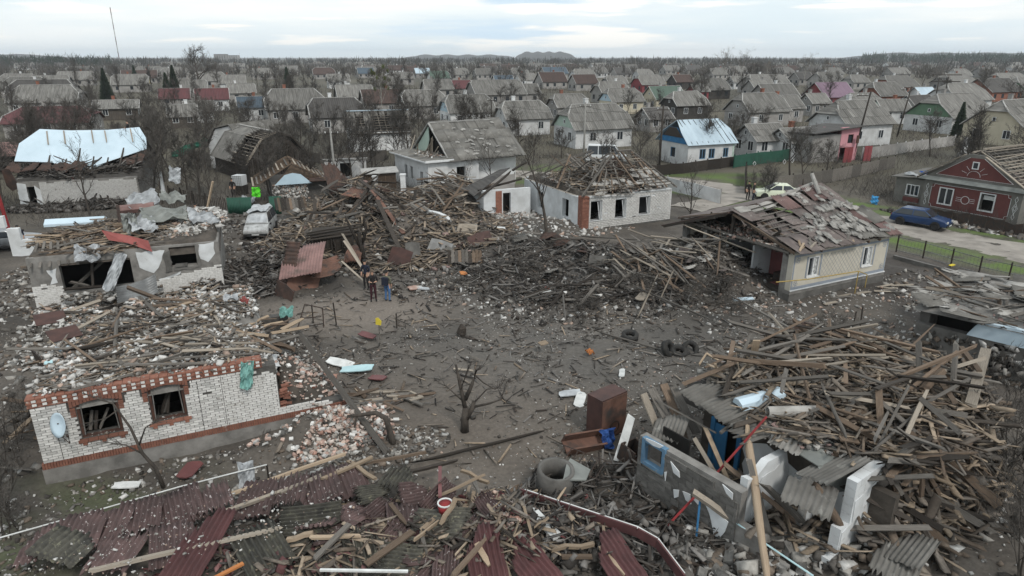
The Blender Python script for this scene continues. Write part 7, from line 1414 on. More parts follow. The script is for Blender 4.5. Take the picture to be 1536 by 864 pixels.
# ---------------------------------------------------------------- timber heaps: own planks, a label for each heap
def heap(n, area, woods, l_, cat, grp, ln, wd, yaw, tilt, lift, logs=0., nm='plank', th=(.03, .06)): strew_planks(n, area, h, woods, ln, wd, th, yaw, tilt, lift, None, 0., nm, logs, label=l_, cat=cat, group=grp)
heap(70, (9.2, 37.4, 3.6, 2.6, .2, .5), ['wood_grey', 'wood_grey', 'wood_pale', 'wood_brown'], 'grey splintered timber in the heap left of the cream house', 'plank', 'timbers heaped left of the cream house', (1.2, 4.2), (.07, .15), (2.2, .55), .22, .8, .35)
heap(34, (4.2, 34.4, 3.0, 1.4, .2, .5), ['wood_dark', 'wood_grey', 'wood_dark'], 'dark bent board in the low heap in the middle of the yard', 'plank', 'boards heaped in the middle of the yard', (.8, 2.6), (.1, .2), (.2, .5), .15, .4)
heap(75, (-4.6, 57.0, 4.4, 3.2, .3, .5), ['wood_brown', 'wood_brown', 'wood_grey', 'wood_pale', 'wood_brown'], 'brown broken timber in the heap behind the grey wall stub', 'plank', 'timbers heaped before the iron gate', (1.2, 4.0), (.1, .2), (.3, .9), .2, 1.0, .15)
heap(80, (-10.8, 50.0, 4.6, 5.0, -.3, .5), ['wood_dark', 'wood_grey', 'wood_brown', 'wood_dark'], 'charred board in the tall wreck heap left of the grey wall stub', 'plank', 'charred boards in the tall wreck heap', (1.4, 4.0), (.12, .26), (.7, .7), .3, 1.0)
heap(30, (1.5, 43.5, 4.5, 2.6, 0, .5), ['wood_dark', 'wood_grey'], 'dark plank scattered below the white brick house', 'plank', 'planks scattered below the white brick house', (1.0, 2.8), (.08, .16), (.5, 1), .15, .4)
heap(26, (-5.3, 22.9, 1.7, 1.1, .2, .5), ['wood_pale', 'wood_grey', 'wood_brown'], 'loose board on the ground right of the leaning beam', 'plank', 'boards right of the leaning beam', (.5, 1.5), (.08, .2), (0, .5), .05, .15)
heap(22, (-16.2, 20.6, 1.4, 2.6, .3, .5), ['wood_brown', 'wood_fresh', 'wood_grey'], 'broken board in the pile at the left edge beside the brick ruin', 'plank', 'boards piled at the left edge', (1.0, 2.4), (.1, .2), (.8, .6), .25, .6)
for p, q, t, w_, l_ in (((905, 500, .2), (1010, 530, .2), .1, 'wood_grey', 'long grey pole lying below the tyres'), ((640, 690, .15), (800, 650, .1), .12, 'wood_dark', 'fallen dark branch right of the orange corner'), ((905, 410, .5), (1045, 470, .9), .12, 'wood_grey', 'long log at the front of the grey timber heap'), ((843, 430, .1), (848, 475, 1.9), .09, 'wood_grey', 'twin stake standing beside the low dark heap'), ((990, 450, .3), (1008, 410, 1.6), .09, 'wood_pale', 'pale stake leaning on the timber heap'), ((880, 355, 1.0), (960, 360, 1.3), .1, 'wood_grey', 'horizontal rail on the grey timber heap'), ((960, 470, .3), (985, 415, 1.3), .1, 'wood_pale', 'pale board tilted against the heap front')): log(at(*p), at(*q), t, w_, None, label=l_, cat='log')
def sheet_thing(me, p, q, nrm, l_, cat='roof sheet', sx=1, sy=1, grp=None): o = put_sheet(me, p, q, nrm, None, sx, sy); return props(o, l_, cat, grp)
# ---------------------------------------------------------------- wreck with rusty roof
random.seed(61)
def strew_sheets(n, area, mats, l_, grp, s=(.5, 1.1), tilt=.45, lift=.5):
 x, y = in_ell(n, *area); T_ = [corr(m, 1.1, 1.6, 8, 3, 2, b_, j, .03) for m in mats for b_, j in ((0, .1), (.12, .4), (-.1, .25))]
 for i in range(n):
  c_ = Vector((x[i], y[i], hz(x[i], y[i]) + U(.1, lift))); a = U(0, 6.28); d = Vector((math.cos(a), math.sin(a), U(-.4, .4))) * .5; sheet_thing(random.choice(T_), c_ - d, c_ + d, (U(-tilt, tilt), U(-.6, .2), 1), l_, sx=U(*s), sy=U(*s), grp=grp)
strew_sheets(34, (-11.2, 49.5, 4.4, 5.0, -.3, .5), ['slate', 'rust_dark', 'slate_pale'], 'broken corrugated sheet lying on the tall wreck heap', 'sheets on the tall wreck heap')
strew_sheets(16, (-15.0, 50.5, 2.6, 2.2, 0, .5), ['slate_pale', 'slate'], 'pale broken slate beside the wrecked van', 'slates beside the wrecked van', (.3, .7), lift=.7)
strew_sheets(16, (1, 41.5, 6, 3.5, 0, .5), ['rust_dark', 'slate'], 'bent dark sheet in the churned soil below the white brick house', 'sheets below the white brick house', (.4, .9))
strew_sheets(14, (11.5, 37.4, 2.6, 2.6, 0, .5), ['slate_pink', 'slate_pale'], 'pinkish slate piece at the open side of the cream house', 'slates at the open side of the cream house', (.3, .8))
for k, (px, py, z, w_, l_, a, ti) in enumerate(((440, 305, 1.6, 2.6, 1.6, .4, .6), (590, 330, 1.6, 2.2, 1.2, -.5, .5), (625, 312, 1.8, 2.0, 1.4, .9, .35), (700, 385, .6, 2.2, 1.0, .1, 1.0), (480, 330, 1.4, 2.0, 1.0, -.2, .8))):
 o = thing('fallen_boarding', ('panel of weathered boards left of the lath shed wall', 'dark board panel slid down the wreck heap', 'third board panel before the wall stub', 'low board panel behind the two standing people', 'board panel above the charred shed')[k], 'panel', at(px, py, z), a); o.rotation_euler.x = ti
 for j in range(int(w_ / .22)): plank((-w_ / 2 + .22 * j, -l_ / 2 * U(.8, 1), 0), (-w_ / 2 + .22 * j, l_ / 2 * U(.8, 1), 0), .2, .03, random.choice(('wood_dark', 'wood_grey', 'wood_brown')), o, name='board')
 for s_ in (-.3, .3): plank((-w_ / 2, l_ * s_, -.04), (w_ / 2, l_ * s_, -.04), .1, .05, 'wood_dark', o, name='cross_batten')
rp = corr('rust_pink', 2.4, 3.6, 14, 4, 6, -.12, .1, .03); sheet_thing(rp, at(400 + 45, 432, .7), at(462, 348, 2.3), (-.1, -.5, 1), 'large faded red corrugated roof panel sloping beside the dark wreck')
rk = corr('rust_dark', 2.8, 1.1, 12, 4, 4, .35, .15, .03); sheet_thing(rk, at(402, 395, 1.2), at(468, 400, 1.3), (0, -1, .6), 'curled black sheet along the foot of the red roof panel')
sheet_thing(corr('rust', 1.3, 2.0, 8, 4, 4, .25, .2, .03), at(462, 408, .9), at(512, 396, 1.1), (.2, -.6, 1), 'rusty brown sheet folded at the right of the red roof panel'); sheet_thing(corr('rust', 1.2, 1.7, 8, 4, 4, -.5, .1, .03), at(523, 395, .7), at(540, 358, 1.7), (-.3, -.8, .5), 'curved rusty sheet standing before the tall wreck heap')
sheet_thing(corr('rust', 1.6, 2.2, 10, 4, 3, .1, .3, .03), at(520, 300, 2.6), at(548, 280, 3.0), (0, -.6, 1), 'orange rusted sheet high on the tall wreck heap'); sheet_thing(corr('rust_dark', 1.8, 3.0, 10, 4, 3, 0, .3, .03), at(400 + 110, 285, 2.6), at(500, 252, 4.2), (.5, -.6, .7), 'charred board panel tipped against the concrete post')
for px, py, z, a, l_, m in ((455, 425, .3, .5, 'bent rusty strip at the foot of the dark wreck', 'rust'), (425, 440, .3, -.8, 'black and orange twisted sheet in the rubble', 'rust_dark'), (600, 385, .7, .1, 'dark steel plate leaning before the wreck heap', 'metal_brown'), (660, 370, .7, .0, 'grey steel plate standing upright in the wreck', 'metal_grey'), (720, 360, .8, .3, 'crumpled brown plate right of the standing steel plate', 'metal_brown'), (620, 375, .8, .8, 'rounded grey plate beside the dark steel plate', 'concrete'), (905, 395, .9, -.1, 'grey concrete slab standing in the timber heap', 'concrete'), (845, 385, .5, .5, 'dull slab lying at the left of the timber heap', 'concrete'), (700, 345, 1.2, .2, 'pale board sticking out above the grey plate', 'wood_pale')):
 W_, H_ = U(1.2, 2.0), U(.9, 1.3); at_thing('plate', MB().slab([(-W_ / 2, 0, -H_ / 2), (W_ / 2 * U(.8, 1), 0, -H_ / 2 * U(.8, 1)), (W_ / 2, .05, H_ / 2 * U(.6, 1)), (0, .08, H_ / 2), (-W_ / 2 * U(.7, 1), 0, H_ / 2 * U(.8, 1))], (0, 1, 0), .05), m, px, py, z, (R(-20) + U(-.2, .2), U(-.25, .25), a), l_, 'plate')
at_thing('wall_stub', MB().slab([(0, 0, -1), (3.9, 0, -1), (3.9, 0, .1), (3.2, 0, .75), (2.4, 0, .95), (1.5, 0, 1.0), (.3, 0, 1.25), (0, 0, 1.0)], (0, 1, 0), .35), 'plaster_white', 618, 332, .5, (0, 0, R(-30)), 'grey white wall stub standing before the brown timber heap', 'wall')
dk = thing('charred_shed', 'burnt out dark board shed right of the red roof panel', 'shed', at(497, 398), R(10)); MB().bx(-1.2, 1.4, .6, 2.6, 0, 1.9).build('wall', M['wood_dark'], dk)
for k in range(9): plank((-1.3 + .34 * k, .5, U(-.1, .3)), (-1.3 + .34 * k + U(-.2, .2), .5, U(1.3, 2.4)), .28, .04, 'wood_dark', dk, name='board')
for k in range(4): beam((-1.5, .4, 1.6 + .15 * k), (1.9, .5 + .4 * k, 1.9 + .1 * k), .1, 'wood_dark', dk)
p = at(545, 405); ch = thing('charred_tree', 'charred leafless trunk standing right of the dark wreck', 'tree', p); mb = MB()
for pts, rr in (([(0, 0, 0), (.05, 0, 1.2), (-.1, 0, 2.4)], [.22, .17, .12]), ([(-.05, 0, 1.5), (-.5, .1, 2.4), (-.9, .2, 3.4)], [.13, .1, .05]), ([(0, 0, 1.6), (.35, 0, 2.5), (.3, 0, 3.3)], [.12, .08, .04])): mb.tube(pts, rr, 7)
mb.build('trunk', M['wood_dark'], ch, True)
for k, (a, b) in enumerate((((510, 345, 2.2), (547, 405, .4)), ((515, 360, 2.0), (552, 415, .3)), ((508, 388, 1.2), (550, 425, .1)))): plank(at(*a), at(*b), .14, .03, 'wood_pale', None, label=f"{('upper', 'middle', 'lower')[k]} of three pale slats sliding off the dark wreck", cat='slat')
for k, (a, b, w_) in enumerate((((558, 285, 3.2), (605, 350, 1.4), 'rust'), ((566, 300, 3.0), (600, 375, 1.0), 'wood_dark'), ((540, 270, 3.6), (580, 300, 2.8), 'wood_dark'))): a, b = at(*a), at(*b); props(MB().bar(a, b, .3, .06).build('board', M[w_]), f"{('rust red', 'dark', 'black')[k]} long board slanting down the tall wreck heap", 'board')
# ---------------------------------------------------------------- foreground: fallen maroon slate roof
random.seed(62)
MS = [corr('slate_maroon', 1.13, 1.5, 8, 6, 5, b_, j, .042, warp=.02) for b_, j in ((0, 0), (0, .08), (.05, .2), (0, .35))]; MW = corr('slate_red_wet', .95, 2.3, 7, 6, 6, 0, .06, .04, warp=.025); MD = [corr('slate_moss', 1.1, 1.6, 8, 6, 4, b_, j, .05, warp=.025) for b_, j in ((0, 0), (.08, .15), (-.1, .3))]; ML = corr('slate_moss', 1.1, 1.9, 8, 6, 4, .12, .1, .045)
G1 = 'maroon slate sheets still lying in a row at the bottom'
def xy(px, py, z): return at(px, py, z)
row = [((52, 850), (92, 775)), ((105, 838), (135, 770)), ((150, 828), (165, 765)), ((205, 800), (222, 752)), ((262, 790), (268, 742)), ((310, 780), (308, 735)), ((372, 780), (385, 722)), ((428, 770), (436, 712)), ((478, 765), (475, 708)), ((520, 752), (512, 700)), ((170, 850), (190, 805)), ((255, 838), (262, 790))]
rl = ['leftmost maroon sheet at the lower left corner', 'second maroon sheet from the lower left', 'maroon sheet with broken white scraps on it', 'maroon sheet left of the tall red sheet', 'maroon sheet under grey slate scraps', 'maroon sheet behind the tall red sheet', 'speckled maroon sheet right of the tall red sheet', 'speckled maroon sheet above the mossy one', 'maroon sheet at the centre of the bottom row', 'right end maroon sheet of the bottom row', 'lower maroon sheet beside the grey mossy sheet', 'lower maroon sheet left of the tall red sheet']
for k, (a, b) in enumerate(row):
 p, q = xy(*a, .65), xy(*b, .75); m_ = (p + q) / 2 + Vector((U(-.1, .1), U(-.12, .12), U(0, .1))); d = (Matrix.Rotation(U(-.22, .22), 3, 'Z') @ (q - p).normalized()) * .78; d.z += U(-.06, .12); sheet_thing(random.choice(MS), m_ - d + Vector((0, 0, .03 * (k % 3))), m_ + d + Vector((0, 0, .05 * (k % 2))), (U(-.15, .2), U(-.3, 0), 1), rl[k] + ' of slates', grp=G1)
p, q = xy(268, 868, .9), xy(330, 762, 1.25); sheet_thing(MW, p, q, (.1, -.2, 1), 'tall smooth dark red sheet lying across the bottom row')
p, q = xy(418, 868, .8), xy(370, 782, 1.05); sheet_thing(MD[0], p, q, (0, -.25, 1), 'black green corrugated sheet right of the tall red sheet', sx=1.05, sy=1.1)
p, q = xy(412, 785, .95), xy(520, 772, 1.1); sheet_thing(ML, p, q, (0, -.5, 1), 'mossy grey curved sheet on the bottom row', sx=.75, sy=.9)
p, q = xy(75, 838, .85), xy(118, 800, .9); sheet_thing(MD[1], p, q, (.05, -.15, 1), 'weathered grey sheet over the maroon ones at lower left', sx=1.3, sy=.7)
jum = [(470, 850, 0, 1.0, 'slate_moss'), (560, 740, .2, -.2, 'slate_moss'), (600, 715, .25, .7, 'slate_moss'), (540, 790, .1, .9, 'slate_maroon'), (590, 800, .15, .4, 'slate_maroon'), (640, 830, .1, -.3, 'slate_maroon'), (520, 835, .0, .6, 'slate_maroon'), (610, 770, .2, 1.2, 'slate_maroon'), (655, 790, .25, -.8, 'slate_moss'), (570, 850, 0, .2, 'slate_moss'), (690, 830, .1, .9, 'slate_moss'), (735, 760, .3, 1.5, 'slate_maroon'), (640, 860, .1, .5, 'slate_maroon'), (715, 800, .15, .4, 'slate_maroon'), (500, 800, .15, -.5, 'slate_maroon'), (550, 820, .2, 1.4, 'slate_moss'), (660, 745, .3, .3, 'slate_maroon'), (690, 780, .3, -.4, 'slate_moss'), (450, 820, 0, .2, 'slate_moss'), (620, 740, .3, -.3, 'slate_maroon'), (670, 850, .2, 1.0, 'slate_maroon'), (600, 840, .15, -.8, 'slate_moss'), (530, 770, .2, .2, 'slate_maroon'), (480, 780, .2, .8, 'slate_maroon'), (570, 765, .25, .5, 'slate_maroon')]
for k, (px, py, z, a, m) in enumerate(jum):
 c_ = xy(px, py, .75 + z); d = Vector((math.cos(a + .6), math.sin(a + .6), U(-.25, .35))) * .55; sheet_thing(random.choice(MS[1:] if m == 'slate_maroon' else MD), c_ - d, c_ + d, (U(-.45, .45), U(-.5, .2), 1), ('broken maroon corrugated sheet' if m == 'slate_maroon' else 'broken dark mossy corrugated sheet') + ' jumbled in the foreground heap', sx=U(.5, 1), sy=U(.5, .95), grp='broken sheets jumbled in the foreground ' + m[6:])
for a, b, me, l_ in (((735, 868, .9), (720, 790, 1.3), MW, 'dark red sheet standing left of the long maroon fascia'), ((815, 868, .9), (775, 815, 1.1), MW, 'dark red sheet at the bottom centre'), ((945, 868, .9), (905, 805, 1.1), MW, 'dark red sheet right of the bottom centre')): p, q = xy(*a), xy(*b); sheet_thing(me, p, q, (.2, -.3, 1), l_, sy=.75)
fa = [at(782, 740, .9), at(955, 798, 1.0), at(985, 815, .9), at(1025, 868, .6)]
fm_, fw_ = MB(), MB()
for a, b in zip(fa[:-1], fa[1:]): fm_.bar(a, b, .05, .28); d = Vector((.03, .12, .1)); fw_.bar(a + d * .7, b + d * .7, .1, .03)
fo = thing('fascia', 'long maroon roof fascia with white soffit lying across the bottom rubble', 'fascia'); fm_.build('fascia_board', M['slate_red_wet'], fo); fw_.build('soffit', M['white_board'], fo)
at_thing('white_gutter', MB().bar((-.9, .5, 0), (.2, .1, .05), .3, .06).bar((.2, .1, .05), (.7, -.9, 0), .3, .06), 'white_board', 790, 775, 1.0, (0, 0, .1), 'bent white window frame beside the brick heap', 'frame')
FP = [((120, 860, .9), (430, 790, 1.0), .16, 'wood_pale'), ((290, 760, .7), (520, 680, .7), .12, 'wood_fresh'), ((330, 770, .75), (560, 688, .8), .1, 'wood_pale'), ((200, 790, .6), (330, 752, .6), .1, 'wood_fresh'), ((420, 740, .8), (500, 705, .8), .1, 'wood_pale'), ((480, 720, .9), (560, 685, .9), .12, 'wood_fresh'), ((520, 690, .8), (565, 720, .9), .12, 'wood_fresh'), ((540, 696, .7), (640, 678, .8), .08, 'wood_brown'), ((470, 840, 1.1), (525, 785, 1.4), .14, 'wood_grey'), ((545, 850, 1.1), (622, 795, 1.4), .16, 'wood_brown'), ((465, 806, 1.1), (545, 803, 1.2), .12, 'wood_fresh'), ((430, 810, .9), (470, 800, 1.0), .14, 'wood_fresh'), ((585, 755, 1.2), (612, 790, 1.0), .12, 'wood_brown'), ((660, 790, 1.1), (685, 745, 1.6), .12, 'wood_fresh'), ((655, 745, 1.2), (730, 710, 1.5), .1, 'wood_fresh'), ((660, 700, .9), (660, 745, 1.4), .1, 'door_red'), ((690, 705, 1.2), (735, 725, 1.1), .08, 'wood_fresh'), ((740, 800, 1.1), (785, 775, 1.3), .13, 'wood_fresh'), ((715, 815, 1.3), (735, 850, 1.0), .14, 'wood_fresh'), ((675, 868, 1.2), (730, 805, 1.4), .14, 'wood_brown'), ((825, 825, 1.0), (895, 815, 1.1), .1, 'wood_fresh'), ((900, 820, 1.0), (940, 865, .9), .12, 'wood_fresh'), ((840, 835, .9), (890, 835, .9), .1, 'wood_brown'), ((480, 855, 1.2), (612, 857, 1.2), .06, 'white_board'), ((320, 868, 1.2), (365, 845, 1.2), .1, 'orange'), ((630, 790, 1.0), (640, 830, 1.0), .1, 'wood_grey'), ((605, 710, .8), (690, 690, .8), .1, 'wood_dark'), ((700, 700, .9), (720, 740, 1.3), .12, 'wood_grey'), ((560, 730, .9), (610, 700, .9), .14, 'wood_dark'), ((905, 790, .9), (910, 835, .9), .07, 'wood_fresh')]
for k, (a, b, w_, m) in enumerate(FP):
 if m in PLANK: plank(at(*a), at(*b), w_, U(.05, .1), m, None, U(-.3, .3), label={'wood_fresh': 'freshly broken yellowish timber', 'wood_pale': 'pale long timber', 'wood_brown': 'brown split timber', 'wood_grey': 'grey split timber', 'wood_dark': 'dark charred timber'}[m] + ' among the foreground roof sheets', cat='timber', group='timbers among the foreground sheets ' + m[5:])
 else: props(MB().bar(at(*a), at(*b), w_, .05).build('bar', M[m]), {'door_red': 'dull red post standing in the foreground heap', 'white_board': 'long pale lath lying along the bottom edge', 'orange': 'orange stump of timber at the bottom edge'}[m], 'bar')
strew_planks(46, (-1.6, 14.9, 3.4, 2.0, .15, .5), lambda x, y: h(x, y) + .1, ['wood_fresh', 'wood_brown', 'wood_grey', 'wood_dark', 'wood_dark'], (.4, 1.4), (.06, .14), (.02, .05), (.5, .9), .25, .35, None, label='short splintered board in the foreground heap', cat='board', group='short boards in the foreground heap')
chips('rubble', 2200, (-3.0, 14.6, 6.5, 2.2, .2, .5), 'maroon', .05, .3, dz=.2, aspect=(1, .7, .12)); sticks('splinters', 900, (-2.5, 14.7, 5, 2.2, .15, .5), 'wood', .2, .9, dz=.3, flat=.35, th=.035); chips('rubble', 500, (-8.5, 14.3, 4.5, 1.6, .25, .5), 'white', .02, .09, lambda x, y: h(x, y) + .72 - .55 * (np.asarray(x) < -12)); chips('rubble', 1400, (2.6, 14.8, 2.6, 2.2, 0, .5), 'dark', .06, .4, dz=.15); chips('rubble', 900, (6.8, 14.2, 2.6, 2.0, 0, .5), 'ash', .08, .45, dz=.1); sticks('splinters', 700, (2.9, 16, 3, 2.6, 0, .5), 'dark', .3, 1.2, dz=.3, flat=.4, th=.03)
strew_bricks(40, (6.6, 14.0, 2.0, 1.5, 0, .5), h, ['concrete'], None, (.4, .22, .2), .1, **lab('grey concrete block in the rubble at the bottom right of centre', 'block', 'concrete blocks in the bottom rubble'))
# ---------------------------------------------------------------- single finds in the yard
random.seed(63)
pt = thing('enamel_pot', 'red enamel pot with white rim in the foreground heap', 'pot', at(668, 768, 1.1)); MB().tube([(0, 0, 0), (0, 0, .28)], [.17, .2], 14).build('body', M['paint_red'], pt, True); MB().ring((0, 0, .29), (0, 0, 1), .17, .21, .03, 14).build('rim', M['white_board'], pt)
wl = thing('well_ring', 'grey concrete well ring with flared collar in the bottom rubble', 'well ring', at(832, 738, .1)); MB().ring((0, 0, .4), (.05, -.1, 1), .45, .56, .9, 22).build('ring', M['concrete'], wl, True); MB().slab([(.2, -.5, .75), (.9, -.3, .6), (1.1, .3, .55), (.5, .6, .75), (.35, .2, .8)], (0, 0, 1), .05).build('collar', M['tarp_grey'], wl)
cb = thing('steel_cabinet', 'tall rusty red brown steel cabinet left of the lower right ruin', 'cabinet', at(912, 645), R(38)); MB().bx(-.75, .5, -.35, .35, -.1, 1.55).build('body', M['metal_brown'], cb); MB().bx(-.72, .47, -.38, -.352, 0, 1.5).build('door', M['rust'], cb); MB().ring((-.1, -.39, .35), (0, 1, 0), .2, .24, .02, 16).build('handle_ring', M['iron'], cb)
at_thing('trough', MB().bx(-.75, .75, -.3, .3, 0, .06).bx(-.75, .75, -.3, -.24, .062, .4).bx(-.75, .75, .24, .3, .062, .4), 'rust', 875, 668, .1, (.5, .1, R(25)), 'overturned rusty steel trough beside the dark box', 'trough'); at_thing('box', MB().bx(-.35, .35, -.3, .3, 0, .06).bx(-.35, -.3, -.3, .3, .062, .6).bx(.3, .35, -.3, .3, .062, .6).bx(-.298, .298, .25, .3, .062, .6), 'iron', 945, 690, .1, (.2, .1, R(40)), 'open dark steel box by the blue window', 'box')
rag('cloth_blue', .45, .7, at(913, 658, .35), (R(60), .1, .4), 'bright blue bag behind the rusty trough', 'bag', .1, 71, 'bag'); at_thing('door_jamb', MB().slab([(0, 0, 0), (.3, 0, 0), (.4, .1, 1.5), (.15, .1, 1.6)], (0, 1, 0), .12), 'white_board', 920, 690, .1, (-.2, .1, R(-20)), 'white wooden jamb leaning beside the dark box', 'jamb')
rk_ = thing('wire_rack', 'dark metal rack lying in the rubble above the well ring', 'rack', at(870, 700, .3), R(-35))
for k in range(7): MB().tube([(-.8 + .25 * k, -.3, .0), (-.8 + .25 * k, .4, .25)], .018, 4).build('bar', M['iron'], rk_)
MB().tube([(-.9, -.3, .02), (.9, -.3, .02)], .02, 4).build('rail', M['iron'], rk_); MB().tube([(-.9, .4, .27), (.9, .4, .27)], .02, 4).build('rail', M['iron'], rk_)
bi = thing('tyre', 'car tyre standing half buried above the fallen roof', 'tyre', at(1003, 524, .3)); bi2 = None
MB().ring((0, 0, 0), (.7, -.5, .5), .24, .42, .24, 18).build('tread', M['tyre'], bi, True)
for px, py, ax, l_ in ((1018, 528, (.1, -.3, 1), 'flat lying tyre in front of the half buried one'), (1035, 524, (.3, -.8, .6), 'tyre tilted at the right of the tyre group'), (1210, 520, (0, -.1, 1), 'lone tyre lying by the dark stump'), (945, 504, (0, -.2, 1), 'tyre sunk in the soil left of the tyre group')): t_ = thing('tyre', l_, 'tyre', at(px, py, .16)); MB().ring((0, 0, 0), ax, .22, .4, .24, 18).build('tread', M['tyre'], t_, True)
for px, py, z, W_, L_, rz, m, l_ in ((551, 503, .15, .95, .42, -.5, 'door_red', 'dull red board lying in the yard beside the yellow marker'), (566, 567, .12, .8, .45, -.4, 'door_red', 'dark red seat cushion below the light blue panel'), (536, 553, .2, 1.5, .5, -.05, 'sky_panel', 'light blue panel lying right of the leaning beam'), (510, 545, .15, 1.2, .6, -.2, 'white_board', 'white sheet folded under the light blue panel'), (963, 445, .6, .5, 1.2, -.5, 'wood_pale', 'pale cream board stuck in the grey timber heap'), (820, 438, .35, .6, .4, .3, 'white_board', 'white box lid standing in the middle of the yard'), (815, 515, .3, .4, .45, .4, 'wood_fresh', 'brown carton at the low dark heap'), (933, 560, .12, .25, .8, -.2, 'white_board', 'white plank lying below the grey pole'), (1115, 449, .6, 1.1, .45, -.1, 'tarp_blue', 'white blue freezer lid left of the cream house'), (870, 600, .12, .4, 1.0, -.25, 'white_board', 'white broken board beside the rusty cabinet'), (1110, 528, .5, 1.0, .7, .2, 'white_board', 'white plaster slab above the fallen roof'), (190, 728, .1, .8, .35, .2, 'white_board', 'white torn sheet on the grass below the brick ruin'), (285, 705, .3, .6, .8, -.2, 'door_red', 'dark red box panel below the brick ruin'), (925, 380, 1.0, .9, .5, .2, 'wood_brown', 'brown door panel on the timber heap'), (855, 590, .15, .9, .5, .1, 'film', 'crumpled grey plastic beside the white broken board'), (695, 555, .05, .9, .12, .05, 'wood_pale', 'short pale stick in the open yard'), (1460, 428, .1, .9, .25, .05, 'tarp_blue', 'pale blue scrap lying on the garden beds'), (1428, 398, .1, .4, .25, .3, 'yellow', 'yellow scrap by the road fence'), (635, 433, .15, .7, .5, .2, 'film', 'white litter bundle right of the two standing people'), (620, 432, .2, .6, .6, .5, 'brick_pink', 'pink cloth bundle right of the two standing people'), (695, 410, .3, .45, .5, .4, 'orange', 'orange brown panel in the wreck behind the people'), (748, 342, .9, 1.0, .5, .1, 'white_board', 'white oval sheet on the rubble below the white brick house'), (460, 395, .9, .5, .5, .3, 'sky_panel', 'small light scrap in the dark wreck')):
 n8 = 10; pts = [((W_ / 2) * (1 - .12 * random.random()) * math.copysign(min(1, abs(1.35 * math.cos(6.283 * k / n8))), math.cos(6.283 * k / n8)), (L_ / 2) * (1 - .12 * random.random()) * math.copysign(min(1, abs(1.35 * math.sin(6.283 * k / n8))), math.sin(6.283 * k / n8)), 0) for k in range(n8)]
 q_ = at(px, py, z); q_.z = max(z, hz(q_.x, q_.y) + .06); props(MB().slab(pts, (0, 0, 1), .04).build('panel', M[m], None, loc=q_, rot=(U(-.12, .2), U(-.15, .15), rz)), l_, 'panel')
rag('orange', .4, .3, at(885, 527, .15), (.2, .2, .3), 'orange rag on the ground beside the brown carton', 'rag', .06, 72, 'rag'); rag('cloth_red', .3, .2, at(820, 432, .5), (.1, 0, 0), 'tiny red scrap on the white box lid', 'scrap', .03, 73, 'scrap')
mk_ = thing('marker_post', 'thin post with a yellow marker flag in the open yard', 'marker', at(571, 518)); MB().tube([(0, 0, -.1), (-.02, 0, 1.35)], .03, 6).build('post', M['wood_grey'], mk_); MB().slab([(-.16, -.03, 1.05), (.08, -.03, 1.0), (.12, -.03, 1.2), (-.02, -.03, 1.38), (-.14, -.03, 1.36)], (0, 1, 0), .03).build('flag', M['yellow'], mk_)
for k, (px, py, hh) in enumerate(((505, 488, 1.2), (595, 490, .7), (470, 485, 1.0), (1275, 505, 1.3), (1288, 510, 1.7), (1178, 520, .9))): props(MB().tube([(0, 0, -.2), (U(-.1, .1), 0, hh)], .035, 6).build('stake', M['wood_dark'], None, loc=at(px, py)), ('thin stake left of the yellow marker', 'short stake right of the yellow marker', 'stake beside the wire frame', 'dark stake by the round stump', 'taller dark stake by the round stump', 'low stake left of the dark stump')[k], 'stake')
at_thing('stump', MB().ring((0, 0, .35), (0, .1, 1), .35, .5, .8, 14), 'rust_dark', 1205, 510, 0, (.1, 0, 0), 'dark iron drum half buried above the fallen roof', 'drum', True); at_thing('stump', MB().tube([(0, 0, 0), (.05, 0, .3), (0, 0, .5)], [.25, .2, .03], 7), 'wood_dark', 692, 500, 0, (0, 0, 0), 'small black charred stump in the open yard', 'stump')
fr_ = thing('steel_stand', 'bent black steel frame behind the end of the brick ruin', 'frame', at(468, 492), R(20))
for a, b in (((-.7, 0, .0), (-.2, .5, 1.1)), ((-.2, .5, 1.1), (.6, .2, .9)), ((.6, .2, .9), (.55, -.1, -.1)), ((-.7, 0, .1), (.55, -.1, .2)), ((-.4, .2, .5), (.5, .1, .5))): MB().tube([a, b], .03, 5).build('bar', M['iron'], fr_)
# dead trees of the yard
def gnarl(name, label_, px, py, limbs, tr, cat='tree'):
 o = thing(name, label_, cat, at(px, py, -.05)); T = MB(); K = MB()
 for pts, r0, r1 in limbs:
  n = len(pts); T.tube(pts, [r0 + (r1 - r0) * k / (n - 1) for k in range(n)], 7)
  for k in range(10): q = Vector(pts[-2]).lerp(Vector(pts[-1]), U(0, 1)); cone3(K, q, rdir(Vector(pts[-1]) - Vector(pts[-2]), U(.3, 1.0)), U(.25, .8), .012)
 T.build('trunk', M['bark'], o, True); K.build('crown', M['twig'], o)
random.seed(64)
gnarl('dead_tree', 'small dead tree with sawn stubs in the middle of the yard', 697, 648, [([(0, 0, 0), (.02, 0, .5), (.06, 0, 1.0)], .16, .11), ([(.05, 0, .9), (-.05, 0, 1.5), (-.15, .1, 2.0), (-.25, .1, 2.6)], .09, .04), ([(.05, 0, .55), (.3, .1, .95), (.35, .2, 1.15)], .12, .07), ([(.05, 0, 1.3), (.3, 0, 1.9), (.45, .1, 2.4), (.6, 0, 2.5)], .08, .035), ([(.3, .1, .95), (.9, 0, 1.15), (1.3, 0, 1.3), (1.5, .2, 1.9)], .05, .015), ([(.4, .1, 2.2), (.7, .1, 1.9), (1.1, 0, 1.7), (1.35, 0, 1.9)], .03, .012), ([(.35, .15, 1.1), (.8, .4, 1.5), (1.3, .3, 1.6)], .035, .012), ([(-.1, 0, 1.7), (.1, .2, 2.2), (.2, .2, 2.5)], .04, .03), ([(.0, 0, 1.2), (-.5, .2, 1.6), (-.7, .2, 1.8)], .03, .01)], .16)
